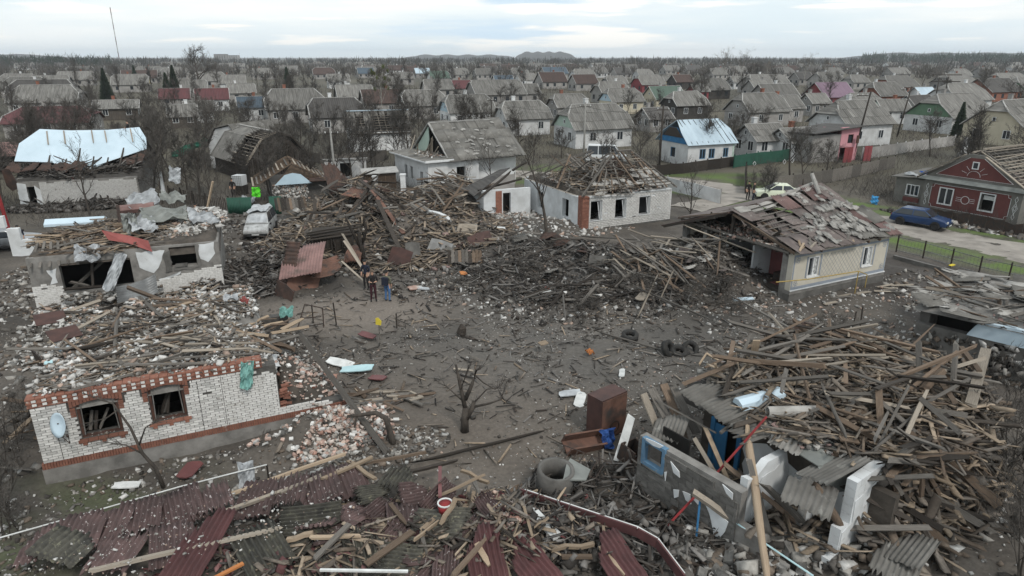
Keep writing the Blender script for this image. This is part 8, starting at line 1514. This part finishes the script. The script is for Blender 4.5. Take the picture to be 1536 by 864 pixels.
gnarl('fallen_branch', 'thick forked branch bent over the brick pile', 592, 672, [([(0, 0, -.1), (-.1, 0, .5), (-.25, .1, 1.1), (-.6, .2, 1.25), (-1.2, .3, 1.1), (-1.6, .3, 1.05)], .13, .05), ([(-1.3, .3, 1.1), (-1.35, .3, .8), (-1.4, .3, .5)], .05, .03)], .13, 'branch')
gnarl('sapling', 'thin bare sapling arching before the brick ruin', 247, 735, [([(0, 0, 0), (-.15, 0, .8), (-.45, 0, 1.3), (-.65, 0, 2.2), (-1.0, 0, 3.0), (-1.9, .1, 3.3)], .07, .015), ([(-.5, 0, 1.6), (-.2, 0, 2.2), (.2, .1, 2.4)], .03, .01), ([(-.9, 0, 2.8), (-1.2, -.1, 2.6), (-1.8, -.1, 2.4)], .025, .01), ([(-.45, 0, 1.3), (-.9, 0, 1.6), (-1.5, 0, 1.7)], .03, .01)], .07)
random.seed(65)
for k, (x, y, s, l_) in enumerate(((15.2, 17.4, 1.25, 'dense bare shrub at the right beside the white wall chunk'), (14.0, 14.4, 1.3, 'tall bare shrub at the bottom right corner'), (16.6, 15.6, 1.4, 'big tangled shrub at the right edge'), (12.6, 12.6, 1.2, 'bare shrub at the bottom edge right of the white wall stub'), (17.0, 19.2, 1.3, 'bare shrub behind the one beside the wall chunk'), (14.9, 24.3, .9, 'thin shrub in front of the stone house'), (13.4, 26.0, 1.0, 'spreading shrub left of the stone house'), (-15.2, 16.4, .9, 'small bare shrub at the left foot of the brick ruin'), (-14.0, 15.4, .8, 'low thorny shrub at the lower left edge'), (-16.4, 18.6, 1.0, 'bare shrub at the left edge by the brick ruin'), (26.4, 68.5, 1.0, 'round bare bush on the verge by the track'), (23.5, 63.6, .9, 'bare bush between the track and the pale cream car'), (13.2, 18.0, 1.0, 'shrub growing through the right end of the fallen timbers'))):
 o = tree(SHRUB[k % 3], x, y, s, label=l_, name='bare_shrub', group='bare shrubs'); o['category'] = 'shrub'
# ---------------------------------------------------------------- vehicles
random.seed(70)
def wheels(o, xs, wd, r=.3):
 for x in xs:
  for s_ in (-1, 1): t = MB().ring((x, s_ * (wd / 2 - .09), r), (0, 1, 0), r * .58, r, .19, 18).build('tyre', M['rubber'], o, True); MB().tube([(x, s_ * (wd / 2 - .15), r), (x, s_ * (wd / 2 - .01), r)], [r * .57, r * .5], 12).build('rim', M['chrome'], t)
def vehicle(name, label_, cat, loc, rz, paint, lower, cabin, wd, top_in, axles, r=.3, roofpaint=None, wreck=False):
 """body from its side outline; cabin a tapered glasshouse: pillars and roof in paint, panes set into it"""
 o = thing(name, label_, cat, loc, rz); n = len(lower); hw = wd / 2; mb = MB(); rings = []
 for s_, ins in ((-1, 0), (1, 0)): rings.append([(x, s_ * hw * (.97 if z < .35 else (1 if z < .75 else .95)), z) for x, z in lower])
 mb.add(rings[0] + rings[1], [tuple(range(n)), tuple(range(2 * n - 1, n - 1, -1))] + [(i, i + n, (i + 1) % n + n, (i + 1) % n) for i in range(n)])
 b = mb.build('body', M[paint], o); bv = b.modifiers.new('bevel', 'BEVEL'); bv.width = .07; bv.segments = 3; bv.limit_method = 'ANGLE'; bv.angle_limit = R(35)
 for p in b.data.polygons: p.use_smooth = True
 zb = min(z for x, z in cabin); zt = max(z for x, z in cabin); wy = lambda z: hw * .95 - top_in * (z - zb) / (zt - zb); k = len(cabin)
 cv = [(x, -wy(z), z) for x, z in cabin] + [(x, wy(z), z) for x, z in cabin]
 cbn = MB().add(cv, [tuple(range(k)), tuple(range(2 * k - 1, k - 1, -1))] + [(i, i + k, (i + 1) % k + k, (i + 1) % k) for i in range(k)]).build('cabin', M[roofpaint or paint], o); bv = cbn.modifiers.new('bevel', 'BEVEL'); bv.width = .05; bv.segments = 2
 (x0, z0), (x1, z1), (x2, z2), (x3, z3) = cabin
 def side(xa, xb, s_):
  lo_, hi_ = zb + .04, zt - .1; e0 = lambda z: x0 + (x1 - x0) * (z - z0) / (z1 - z0); e3 = lambda z: x3 + (x2 - x3) * (z - z3) / (z2 - z3)
  pts = [(max(xa, e0(lo_) + .08), lo_), (min(xb, e3(lo_) - .08), lo_), (min(xb, e3(hi_) - .08), hi_), (max(xa, e0(hi_) + .08), hi_)]
  MB().slab([(x, s_ * (wy(z) + .004), z) for x, z in pts], (0, s_, .1), .012).build('side_window', M['glass'], o)
 for s_ in (-1, 1):
  ns = 3 if x2 - x1 > 2.2 else 2; L_ = x3 - x0
  for j in range(ns): side(x0 + L_ * j / ns + .05, x0 + L_ * (j + 1) / ns - .05, s_)
 for (xa, za), (xb, zb_), nm in (((x3, z3), (x2, z2), 'windscreen'), ((x0, z0), (x1, z1), 'rear_window')):
  f0, f1 = .1, .88; a, b_ = (xa + (xb - xa) * f0, za + (zb_ - za) * f0), (xa + (xb - xa) * f1, za + (zb_ - za) * f1); d = Vector((1 if nm == 'windscreen' else -1, 0, .5)) * .006
  MB().slab([Vector((a[0], -wy(a[1]) + .08, a[1])) + d, Vector((a[0], wy(a[1]) - .08, a[1])) + d, Vector((b_[0], wy(b_[1]) - .08, b_[1])) + d, Vector((b_[0], -wy(b_[1]) + .08, b_[1])) + d], d, .012).build(nm, M['glass'] if not wreck else M['film'], o)
 wheels(o, axles, wd, r); xf = max(x for x, z in lower); xr = min(x for x, z in lower)
 for s_ in (-1, 1): MB().bx(xf - .05, xf + .015, s_ * hw * .68 - .16, s_ * hw * .68 + .16, .58, .72).build('headlight', M['lamp_glass'], o); MB().bx(xr - .012, xr + .05, s_ * hw * .75 - .1, s_ * hw * .75 + .1, .62, .8).build('tail_light', M['paint_red'], o); MB().bx(x3 - .25, x3 - .1, s_ * (hw + .02), s_ * (hw + .14), .93, 1.05).build('mirror', M['rubber'], o)
 MB().bx(xf - .03, xf + .06, -hw * .93, hw * .93, .3, .46).build('bumper', M['rubber'], o); MB().bx(xr - .06, xr + .03, -hw * .93, hw * .93, .34, .5).build('bumper', M['rubber'], o)
 for x in axles: MB().tube([(x, -hw - .004, r + .02), (x, hw + .004, r + .02)], r * 1.16, 16).build('wheel_arch', M['rubber'], o)
 MB().bx(xf + .062, xf + .07, -.26, .26, .34, .44).build('number_plate', M['white_board'], o); return o
car_dir = lambda a, b: math.atan2(b.y - a.y, b.x - a.x)
a, b = at(1350, 338), at(1412, 350); q = (a + b) / 2 + Vector((.5, .9, 0)); q.z = hz(q.x, q.y) + .06
HB = [(-2.0, .28), (-2.02, .6), (-1.95, .88), (.95, .9), (1.85, .74), (1.98, .6), (1.98, .3)]; HC = [(-1.9, .86), (-1.35, 1.36), (.25, 1.38), (.98, .88)]
vehicle('hatchback', 'dark blue hatchback parked on the dirt road by the red house', 'car', q, R(-48), 'car_blue', HB, HC, 1.62, .2, (-1.25, 1.22))
q = at(1165, 299); q.z = hz(q.x, q.y) + .06; vehicle('sedan', 'pale cream sedan parked behind the cream house roof', 'car', q, R(172), 'car_green', [(-2.1, .28), (-2.15, .62), (-2.1, .9), (-1.2, .94), (.95, .92), (1.9, .76), (2.05, .6), (2.05, .3)], [(-1.6, .9), (-.85, 1.4), (.25, 1.42), (1.1, .9)], 1.7, .22, (-1.3, 1.3))
q = at(909, 244); q.z = hz(q.x, q.y) + .02; vehicle('minibus', 'white minibus parked behind the white brick house', 'van', q, R(-8), 'car_white', [(-2.55, .35), (-2.6, .8), (-2.5, 1.15), (1.75, 1.15), (2.45, .95), (2.6, .6), (2.6, .35)], [(-2.5, 1.1), (-2.3, 2.25), (1.0, 2.2), (1.95, 1.1)], 1.95, .2, (-1.6, 1.7), .34)
q = at(393, 352); q.z = hz(q.x, q.y) + .05; wv = vehicle('wrecked_van', 'wrecked white van with crumpled roof and open bonnet', 'van', q, R(-82), 'car_wreck', [(-1.9, .32), (-1.95, .8), (-1.9, 1.1), (1.0, 1.1), (1.6, .85), (1.9, .62), (1.9, .3)], [(-1.9, 1.05), (-1.7, 1.78), (.5, 1.74), (1.25, 1.05)], 1.75, .22, (-1.2, 1.25), .31, wreck=True)
MB().bx(1.3, 1.92, -.6, .6, .8, .84).build('engine_bay', M['rubber'], wv, rot=(0, .25, 0)); rag('film', 1.4, 2.4, q + Vector((-.1, .4, 1.86)), (0, .05, R(8)), 'grey crumpled sheeting draped over the wrecked van', 'sheeting', .07, 81, 'sheeting')
q = at(12, 372); q.z = hz(q.x, q.y) + .05; vehicle('estate_car', 'silver car cut off at the left edge behind the plaster ruin', 'car', q, R(20), 'chrome', HB, HC, 1.65, .2, (-1.25, 1.22))
# ---------------------------------------------------------------- water tank, bags, nets near the wrecked van
ib = thing('water_tank', 'white water tank in a steel cage beside the barn', 'tank', at(362, 292), R(-10)); MB().bx(-.48, .48, -.5, .5, .95, 1.9).build('bottle', M['car_white'], ib); MB().bx(-.5, .5, -.5, .5, 0, .93).build('base', M['wood_dark'], ib)
for k in range(6): MB().bx(-.5 + .19 * k, -.48 + .19 * k, -.53, -.51, .95, 1.92).build('cage_bar', M['metal_grey'], ib); MB().bx(-.5, .5, -.555, -.531, 1.0 + .17 * k, 1.02 + .17 * k).build('cage_bar', M['metal_grey'], ib)
rag('green_bright', .75, .9, at(384, 288, 1.4), (R(80), 0, .1), 'bright green sack hanging beside the water tank', 'sack', .07, 82, 'sack'); rag('film', 1.4, .8, at(372, 298, .6), (.2, .1, .1), 'white heaped plastic before the water tank', 'plastic', .12, 83, 'plastic')
pf = thing('green_panel_fence', 'green corrugated fence panels behind the wrecked van', 'fence', at(352, 322), R(6))
for k in (0, .95, 3.3): put_sheet(corr('green_paint', 1.0, 1.5, 8, 3, 1, 0, 0, .025, name='fence_panel'), (1.02 * k, 0, 0), (1.02 * k, .1 * k, 1.4), (0, -1, 0), pf)
rag('film', 1.0, 1.6, at(262, 262, 2.6), (R(55), .2, .5), 'torn white sheet hanging from the broken post', 'sheet', .14, 84, 'sheet'); at_thing('broken_post', MB().bx(-.15, .15, -.15, .15, 0, 2.6), 'plaster_white', 248, 300, .2, (0, -.05, .2), 'broken white post holding the torn sheet', 'post')
# ---------------------------------------------------------------- fences
def fence(name, label_, pts, hh, m, post='wood_dark', step=2.2, board=None, kind='panel', gap=.02, postw=.1, ph=.15):
 P = [Vector((*p, 0)) for p in pts]; o = thing(name, label_, 'fence', (P[0].x, P[0].y, 0)); base = P[0]
 for a, b in zip(P[:-1], P[1:]):
  L_ = (b - a).length; n = max(1, round(L_ / step)); d = (b - a) / n; u = d.normalized()
  for i in range(n + 1):
   p = a + d * i - base; z = hz(p.x + base.x, p.y + base.y); MB().bx(-postw / 2, postw / 2, -postw / 2, postw / 2, -.2, hh + ph).build('post', M[post], o, loc=(p.x, p.y, z), rot=(0, 0, math.atan2(u.y, u.x)))
   if i == n: continue
   q = p + d; z2 = hz(q.x + base.x, q.y + base.y); off = Vector((u.y, -u.x, 0)) * (postw / 2 + .03)
   if kind == 'panel': MB().slab([p + off + Vector((0, 0, z + .08)), q + off + Vector((0, 0, z2 + .08)), q + off + Vector((0, 0, z2 + hh)), p + off + Vector((0, 0, z + hh))], -off, .04).build('panel', M[m], o)
   elif kind == 'picket':
    c_ = max(2, int(d.length / .24))
    for j in range(c_): f = (j + .5) / c_; e = p.lerp(q, f) + off; zz = z + (z2 - z) * f; MB().bar(e + Vector((0, 0, zz + .03)), e + Vector((U(-.03, .03), 0, zz + hh * U(.88, 1.05))), .13, .02).build('picket', M[m], o)
   else:
    for zz in (.12, hh * .5, hh): MB().bar(p + Vector((0, 0, z + zz)), q + Vector((0, 0, z2 + zz)), .035, .035).build('rail', M[m], o)
    wm_ = MB(); nn = int(d.length / .22)
    for j in range(1, nn): e = p.lerp(q, j / nn); zz = z + (z2 - z) * j / nn; wm_.bar(e + Vector((0, 0, zz + .12)), e + Vector((0, 0, zz + hh)), .008, .008)
    wm_.build('wire_mesh', M['metal_grey'], o, kind='stuff')
 return o
W2_ = lambda *pp: [tuple(at(*p)[:2]) for p in pp]
fence('mesh_fence', 'black post and wire mesh fence along the near side of the road', W2_((1344, 378), (1384, 388), (1426, 398), (1468, 410), (1512, 421), (1560, 432)), 1.05, 'metal_grey', 'iron', 9, kind='mesh', postw=.07)
for k, (a, b) in enumerate((((1340, 388), (1560, 446)),)): a, b = at(*a), at(*b); props(MB().bar(a + Vector((0, 0, .1)), b + Vector((0, 0, .1)), .2, .3).build('kerb', M['concrete']), 'low concrete footing along the wire mesh fence', 'footing')
gf = fence('green_fence', 'green board fence before the metal roofed house', W2_((888, 262), (985, 265), (1060, 256), (1100, 250)), 1.25, 'wood_dark', 'wood_dark', 2.2); gm = fence('green_sheet_fence', 'bright green sheet fence with white diamonds', W2_((1100, 252), (1135, 247), (1172, 243), (1202, 236)), 1.5, 'green_paint', 'green_paint', 2.4)
for px, py in ((1131, 238), (1176, 235), (1188, 233)):
 d_ = MB(); r_ = .28
 for a, b in (((0, r_), (.2, 0)), ((.2, 0), (0, -r_)), ((0, -r_), (-.2, 0)), ((-.2, 0), (0, r_))): d_.bar((a[0], 0, a[1]), (b[0], 0, b[1]), .05, .03)
 q = at(px, py + 8, .8); g0 = gm.location; d_.build('diamond', M['frame_white'], gm, loc=(q.x - g0.x, q.y - g0.y - .14, .85), rot=(0, 0, .2))
fence('grey_board_fence', 'long grey board fence between the road gardens and the pink house', W2_((1158, 287), (1215, 280), (1275, 268), (1340, 252)), 1.4, 'wood_grey', 'wood_dark', 2.2); fence('white_panel_fence', 'white sagging panel fence in front of the track', W2_((1000, 285), (1040, 296), (1080, 306)), 1.3, 'wall_white', 'wall_grey', 2.6); fence('light_panel_fence', 'row of pale concrete fence panels right of the pink house', W2_((1292, 240), (1330, 234), (1380, 226), (1430, 219)), 1.5, 'wall_grey', 'wall_white', 2.2)
fence('dark_garden_fence', 'dark garden fence behind the pale cream car', W2_((1118, 262), (1118, 292)), 1.3, 'wood_dark', 'wood_dark', 2.2); fence('old_picket_fence', 'old dark picket fence below the torn green net', W2_((255, 300), (310, 312), (345, 318)), 1.2, 'wood_dark', 'wood_dark', 2.4, kind='picket'); fence('yard_picket_fence', 'broken picket fence left of the wrecked van', W2_((312, 340), (322, 375)), 1.2, 'wood_grey', 'wood_grey', 2, kind='picket'); fence('left_picket_fence', 'brown picket fence at the left edge under the pink roof', W2_((-12, 262), (34, 258)), 1.4, 'wood_dark', 'wood_dark', 2.4, kind='picket')
fence('garden_fence', 'grey fence along the back of the gardens at centre', W2_((430, 240), (500, 248), (580, 240)), 1.3, 'wood_grey', 'wood_dark', 2.2); fence('low_mid_fence', 'low grey fence left of the white brick house', W2_((690, 287), (730, 282), (772, 276)), 1.1, 'wall_grey', 'wall_grey', 2.4)
sh = thing('pink_roof_shed', 'shed with a dull pink roof at the left edge', 'shed', at(8, 258), R(15)); MB().bx(-3, 2.4, 0, 3, -.2, 1.9).build('wall', M['wood_dark'], sh); MB().slab([(-3.3, -.4, 1.8), (2.7, -.4, 1.8), (2.7, 3, 3), (-3.3, 3, 3)], (0, -.3, 1), .08).build('roof', M['rust_pink'], sh)
pw = thing('pipe_rail', 'long white pipe rail on stakes crossing the lower left yard', 'rail'); pts = [at(-5, 808, .75), at(130, 770, .75), at(270, 730, .75), at(400, 697, .75)]; MB().tube(pts, .02, 6).build('pipe', M['white_board'], pw)
for p in pts[1:]: MB().tube([(p.x, p.y, -.1), (p.x, p.y, .72)], .03, 5).build('stake', M['wood_dark'], pw)
rag('film', .5, 1.0, at(370, 715, .5), (R(75), 0, .3), 'pale plastic strip hanging from the white pipe rail', 'plastic strip', .05, 85, 'strip')
# ---------------------------------------------------------------- poles and wires
POLES = [(875, 252, 7.6, 'pole_concrete', 'tall concrete pole left of the white minibus'), (988, 262, 7.6, 'wood_dark', 'dark wooden pole at the corner of the metal roofed house'), (505, 290, 6.2, 'pole_concrete', 'pale concrete post behind the fallen roof'), (1278, 240, 8.5, 'wood_dark', 'thin leaning pole before the pink wall'), (1345, 205, 8.0, 'wood_dark', 'slanting dark pole above the gardens at right'), (738, 208, 6.5, 'wood_dark', 'wooden pole by the house with blue gable'), (527, 150, 7, 'pole_concrete', 'pole above the mid village left of the birch'), (790, 165, 7.5, 'pole_concrete', 'pole rising before the plain half hipped house'), (630, 130, 8, 'pole_concrete', 'far pale pole left of the red roof'), (1395, 190, 9, 'wood_dark', 'left leg pole of the twin utility pylon'), (1408, 190, 9, 'wood_dark', 'right leg pole of the twin utility pylon'), (702, 120, 9, 'pole_concrete', 'far white pole on the horizon right of the birch'), (826, 118, 13, 'wood_dark', 'far lattice pole before the blue hill'), (952, 115, 11, 'pole_concrete', 'far thin chimney on the central skyline'), (362, 104, 16, 'pole_concrete', 'far chimney right of the big bare oak')]
tops = []
for px, py, hh, m, l_ in POLES:
 p = at(px, py); o = thing('utility_pole', l_, 'pole', (p.x, p.y, 0)); MB().tube([(0, 0, -.3), (U(-.1, .1) + (.9 if 'slanting' in l_ or 'leaning' in l_ else 0), 0, hh)], [.14, .09], 7).build('pole', M[m], o, True); MB().bar((-.7, 0, hh - .5), (.7, 0, hh - .5), .09, .09).build('crossarm', M['wood_dark'], o); tops.append(Vector((p.x, p.y, hh - .45)))
 for x in (-.6, 0, .6): MB().tube([(x, 0, hh - .45), (x, 0, hh - .28)], .04, 5).build('insulator', M['white_board'], o)
py_ = thing('pylon_arm', 'timber cross frame joining the twin utility pylon', 'pylon frame', at(1401, 190) + Vector((0, 0, 0)))
for z in (8.2, 9.4): MB().bar((-2.2, 0, z), (3.2, 0, z), .16, .16).build('crossarm', M['wood_dark'], py_)
def wire(a, b, l_, sag=.5): pts = [a.lerp(b, k / 10) - Vector((0, 0, sag * 4 * (k / 10) * (1 - k / 10))) for k in range(11)]; props(MB().tube(pts, .018, 3).build('power_line', M['rubber']), l_, 'wire')
wire(tops[0], tops[1], 'power line from the concrete pole to the dark pole'); wire(tops[1], tops[3], 'power line from the dark pole to the pink house pole', .9); wire(tops[5], tops[0], 'power line from the blue gable to the concrete pole', .9); wire(tops[3], tops[4], 'power line from the pink house to the slanting pole'); wire(tops[2], tops[5], 'power line from the concrete post to the blue gable', .8)
pl_ = at(1444, 236); cy = thing('chimney_pillar', 'slim white chimney pillar above the red house', 'chimney', pl_); MB().bx(-.22, .22, -.22, .22, 0, 2.6).build('shaft', M['wall_white'], cy); MB().bx(-.5, .5, -.5, .5, -.2, .6).build('base', M['wall_grey'], cy)
# radio mast on the horizon
p = atd(178, 85, 1000); ms = thing('radio_mast', 'tall slender red and white radio mast on the left skyline', 'mast', (p.x, p.y, 0)); T_ = atd(165, 11, 1000)
for k in range(8): a = Vector((0, 0, 0)).lerp(T_ - Vector((p.x, p.y, 0)), k / 8); b = Vector((0, 0, 0)).lerp(T_ - Vector((p.x, p.y, 0)), (k + 1) / 8); MB().tube([a, b], .55, 4).build('section', M['roof_red' if k % 2 else 'cap_pale'], ms)
for px, dist, w_, hh, l_ in ((330, 1500, 26, 17, 'distant grey apartment block on the left skyline'), (345, 1650, 36, 15, 'lower distant apartment block beside the first'), (235, 1400, 40, 8, 'long distant pale block below the radio mast')):
 p = atd(px, 85, dist); o = thing('apartment_block', l_, 'apartment block', (p.x, p.y, 0)); MB().bx(-w_ / 2, w_ / 2, 0, 12, 0, hh).build('wall', M['wall_grey'], o); MB().bx(-w_ / 2, w_ / 2, -.4, 12.4, hh + .01, hh + .8).build('roof', M['roof_dark'], o)
 for f in range(int(hh / 3)):
  for j in range(int(w_ / 5)): add_window(o, (-w_ / 2 + 2.5 + 5 * j, -.04, 1 + 3 * f), 0, simple=True).scale = (2.4, 1, 1.2)
# ---------------------------------------------------------------- air: thin haze between here and the far woods
hm_ = bpy.data.materials.new('haze'); hm_.use_nodes = True; n_ = hm_.node_tree.nodes; n_.clear(); ho_ = n_.new('ShaderNodeOutputMaterial'); pv = n_.new('ShaderNodeVolumePrincipled'); pv.inputs['Color'].default_value = (.80, .87, .95, 1); pv.inputs['Density'].default_value = .00012; pv.inputs['Anisotropy'].default_value = 0; hm_.node_tree.links.new(pv.outputs[0], ho_.inputs['Volume'])
MB().bx(-7200, 7200, -60, 9200, -4.2, 100).build('haze', hm_, kind='stuff')
for k, (px, py, z, a) in enumerate(((950, 420, 1.2, .3), (1010, 440, 1.1, 1.4), (900, 440, .4, 2.2), (1060, 460, .7, .8), (870, 480, .3, 2.8), (780, 400, .4, .5), (1090, 440, .9, 2.6))):
 q = at(px, py, z); o = thing('fallen_branch', None, 'branch', q, a, 'branches in the churned heap'); o['label'] = 'dry bare branch lying in the churned heap left of the cream house'; o.scale = (.75, .75, .75); o.rotation_euler = (1.35, U(-.3, .3), a); link('stem', SHRUB[k % 3][0], o); link('twigs', SHRUB[k % 3][1], o)
# ---------------------------------------------------------------- people
def person(label_, loc, rz, top, legs, pose='stand', hair='rubber', s=1.0, extra=None):
 """one continuous skinned body, coloured by the clothing it wears"""
 J = {'hip': (0, 0, .95), 'waist': (0, 0, 1.1), 'chest': (0, .01, 1.32), 'neck': (0, .0, 1.47), 'head0': (0, -.02, 1.56), 'head': (0, -.03, 1.68)}
 A_ = {'stand': ((.2, .02, 1.40), (.25, .03, 1.13), (.24, -.06, .9)), 'hold': ((.2, .0, 1.40), (.25, -.02, 1.13), (.10, -.26, 1.16)), 'sit': ((.2, 0, 1.4), (.24, -.15, 1.15), (.14, -.36, 1.05))}[pose]
 G_ = {'stand': ((.1, 0, .92), (.11, -.02, .5), (.12, .03, .08), (.13, -.14, .03)), 'hold': ((.1, 0, .92), (.11, -.03, .5), (.13, .02, .08), (.15, -.15, .03)), 'sit': ((.1, 0, .92), (.15, -.42, .95), (.15, -.45, .5), (.16, -.6, .45))}[pose]
 vs = list(J.values()); rad = [.135, .125, .15, .06, .075, .1]; es = [(i, i + 1) for i in range(5)]
 for sx in (-1, 1):
  p = 2
  for q, r_ in zip(A_, (.075, .055, .04)): vs.append((sx * q[0], q[1], q[2])); rad.append(r_); es.append((p, len(vs) - 1)); p = len(vs) - 1
  hx, hy, hz_ = A_[2]; d = (Vector(A_[2]) - Vector(A_[1])).normalized()
  for k, off in enumerate((-.03, -.012, .006, .024)): e = Vector((hx, hy, hz_)) + d * (.13 + .01 * (1 - abs(k - 1.5))) + Vector((0, off, 0)); vs.append((sx * e.x, e.y, e.z)); rad.append(.009); es.append((p, len(vs) - 1))
  e = Vector((hx, hy, hz_)) + d * .07 + Vector((-.02, -.05, 0)); vs.append((sx * e.x, e.y, e.z)); rad.append(.011); es.append((p, len(vs) - 1)); p = 0
  for q, r_ in zip(G_, (.1, .068, .048, .04)): vs.append((sx * q[0], q[1], q[2])); rad.append(r_); es.append((p, len(vs) - 1)); p = len(vs) - 1
 me = bpy.data.meshes.new('person'); me.from_pydata(vs, es, []); tmp = bpy.data.objects.new('person_tmp', me); C.objects.link(tmp); sk = tmp.modifiers.new('skin', 'SKIN'); me.skin_vertices[0].data[0].use_root = True
 for i, r_ in enumerate(rad): me.skin_vertices[0].data[i].radius = (r_, r_ * (.8 if i < 3 else 1))
 sb = tmp.modifiers.new('sub', 'SUBSURF'); sb.levels = 1; sb.render_levels = 1
 dg = bpy.context.evaluated_depsgraph_get(); m2 = bpy.data.meshes.new_from_object(tmp.evaluated_get(dg)); bpy.data.objects.remove(tmp); m2.name = 'person'; m2.materials.clear()
 for m in (top, legs, 'skin', 'rubber'): m2.materials.append(M[m])
 wr = Vector(A_[2])
 for p in m2.polygons:
  c_ = p.center; p.use_smooth = True
  if c_.z > 1.5: p.material_index = 2
  elif abs(c_.x) > .04 and (Vector((abs(c_.x), c_.y, c_.z)) - wr).length < .17 and c_.y < .1 and (Vector((abs(c_.x), c_.y, c_.z)) - Vector(A_[1])).length > .12: p.material_index = 2
  elif pose != 'sit' and c_.z < .1 or (pose == 'sit' and c_.y < -.5): p.material_index = 3
  elif c_.z < .97 and abs(c_.x) < .24 and (Vector((abs(c_.x), c_.y, c_.z)) - wr).length > .16: p.material_index = 1
 o = link('person', m2, None, loc, (0, 0, rz), (s, s, s)); props(o, label_, 'person')
 hm = MB()
 for j in range(5):
  for i in range(10): t = 2 * math.pi * i / 10; f = j / 4 * 1.5; hm.v.append((.112 * math.sin(f) * math.cos(t), .01 + .125 * math.sin(f) * math.sin(t) - .02, 1.68 + .118 * math.cos(f) + (.03 * math.sin(t) * -1 if j == 4 else 0)))
 for j in range(4):
  for i in range(10): hm.f.append((j * 10 + i, j * 10 + (i + 1) % 10, (j + 1) * 10 + (i + 1) % 10, (j + 1) * 10 + i))
 hm.build('hair', M[hair], o, True); fc = MB()
 for sx in (-1, 1): fc.bx(sx * .035 - .014, sx * .035 + .014, -.137, -.128, 1.675, 1.69)
 fc.build('eyes', M['rubber'], o, kind='stuff'); MB().add([(-.014, -.125, 1.63), (.014, -.125, 1.63), (0, -.158, 1.632), (0, -.13, 1.675)], [(0, 2, 1), (0, 3, 2), (1, 2, 3)]).build('nose', M['skin'], o); MB().bx(-.025, .025, -.129, -.122, 1.598, 1.606).build('mouth', M['cloth_red'], o); MB().bx(.1, .118, -.03, .01, 1.65, 1.7).build('ear', M['skin'], o); MB().bx(-.118, -.1, -.03, .01, 1.65, 1.7).build('ear', M['skin'], o)
 if extra: extra(o)
 return o
addm('coat_navy', (.02, .024, .04), (.015, .018, .03), scale=4); addm('coat_black', (.015, .014, .015), (.02, .018, .018), scale=4); addm('trousers_maroon', (.05, .018, .024), (.04, .016, .02), scale=4); addm('coat_olive', (.12, .12, .085), (.09, .09, .065), scale=4); addm('jeans', (.07, .15, .30), (.055, .115, .24), scale=4)
def gp_(px, py): p = at(px, py); p.z = hz(p.x, p.y) + .01; return p
person('person in black top and maroon trousers holding something before the chest', gp_(561, 453), R(15), 'coat_black', 'trousers_maroon', 'hold', 'wood_brown')
person('person in olive jacket and blue jeans with dark backpack seen from behind', gp_(582, 452), R(160), 'coat_olive', 'jeans', 'stand', extra=lambda o: MB().bx(-.16, .16, .1, .28, 1.0, 1.42).build('backpack', M['coat_navy'], o))
person('person in navy coat standing behind the one in maroon trousers', gp_(550, 434), R(-20), 'coat_navy', 'coat_black', 'stand')
person('left of two dark clad people on the track behind the cream house', gp_(1121, 301), R(10), 'coat_black', 'coat_black'); person('right of two dark clad people on the track behind the cream house', gp_(1129, 302), R(60), 'coat_black', 'coat_navy')
person('dark clad person sitting on the roof ridge behind the tarpaulin', Cf.W(9.2, 7.0, 4.95), R(-60), 'coat_black', 'coat_black', 'sit'); person('dark clad person in the doorway of the white yard wall', gp_(34, 375), R(30), 'coat_navy', 'coat_black'); person('dark clad person beside the blue tarpaulin by the red house', gp_(1345, 297), R(-40), 'coat_black', 'coat_black'); person('person in dark clothes standing by the water tank', gp_(351, 297), R(0), 'coat_black', 'coat_black'); person('dark clad person behind the rubble of the plaster ruin', gp_(297, 338), R(40), 'coat_navy', 'coat_black')
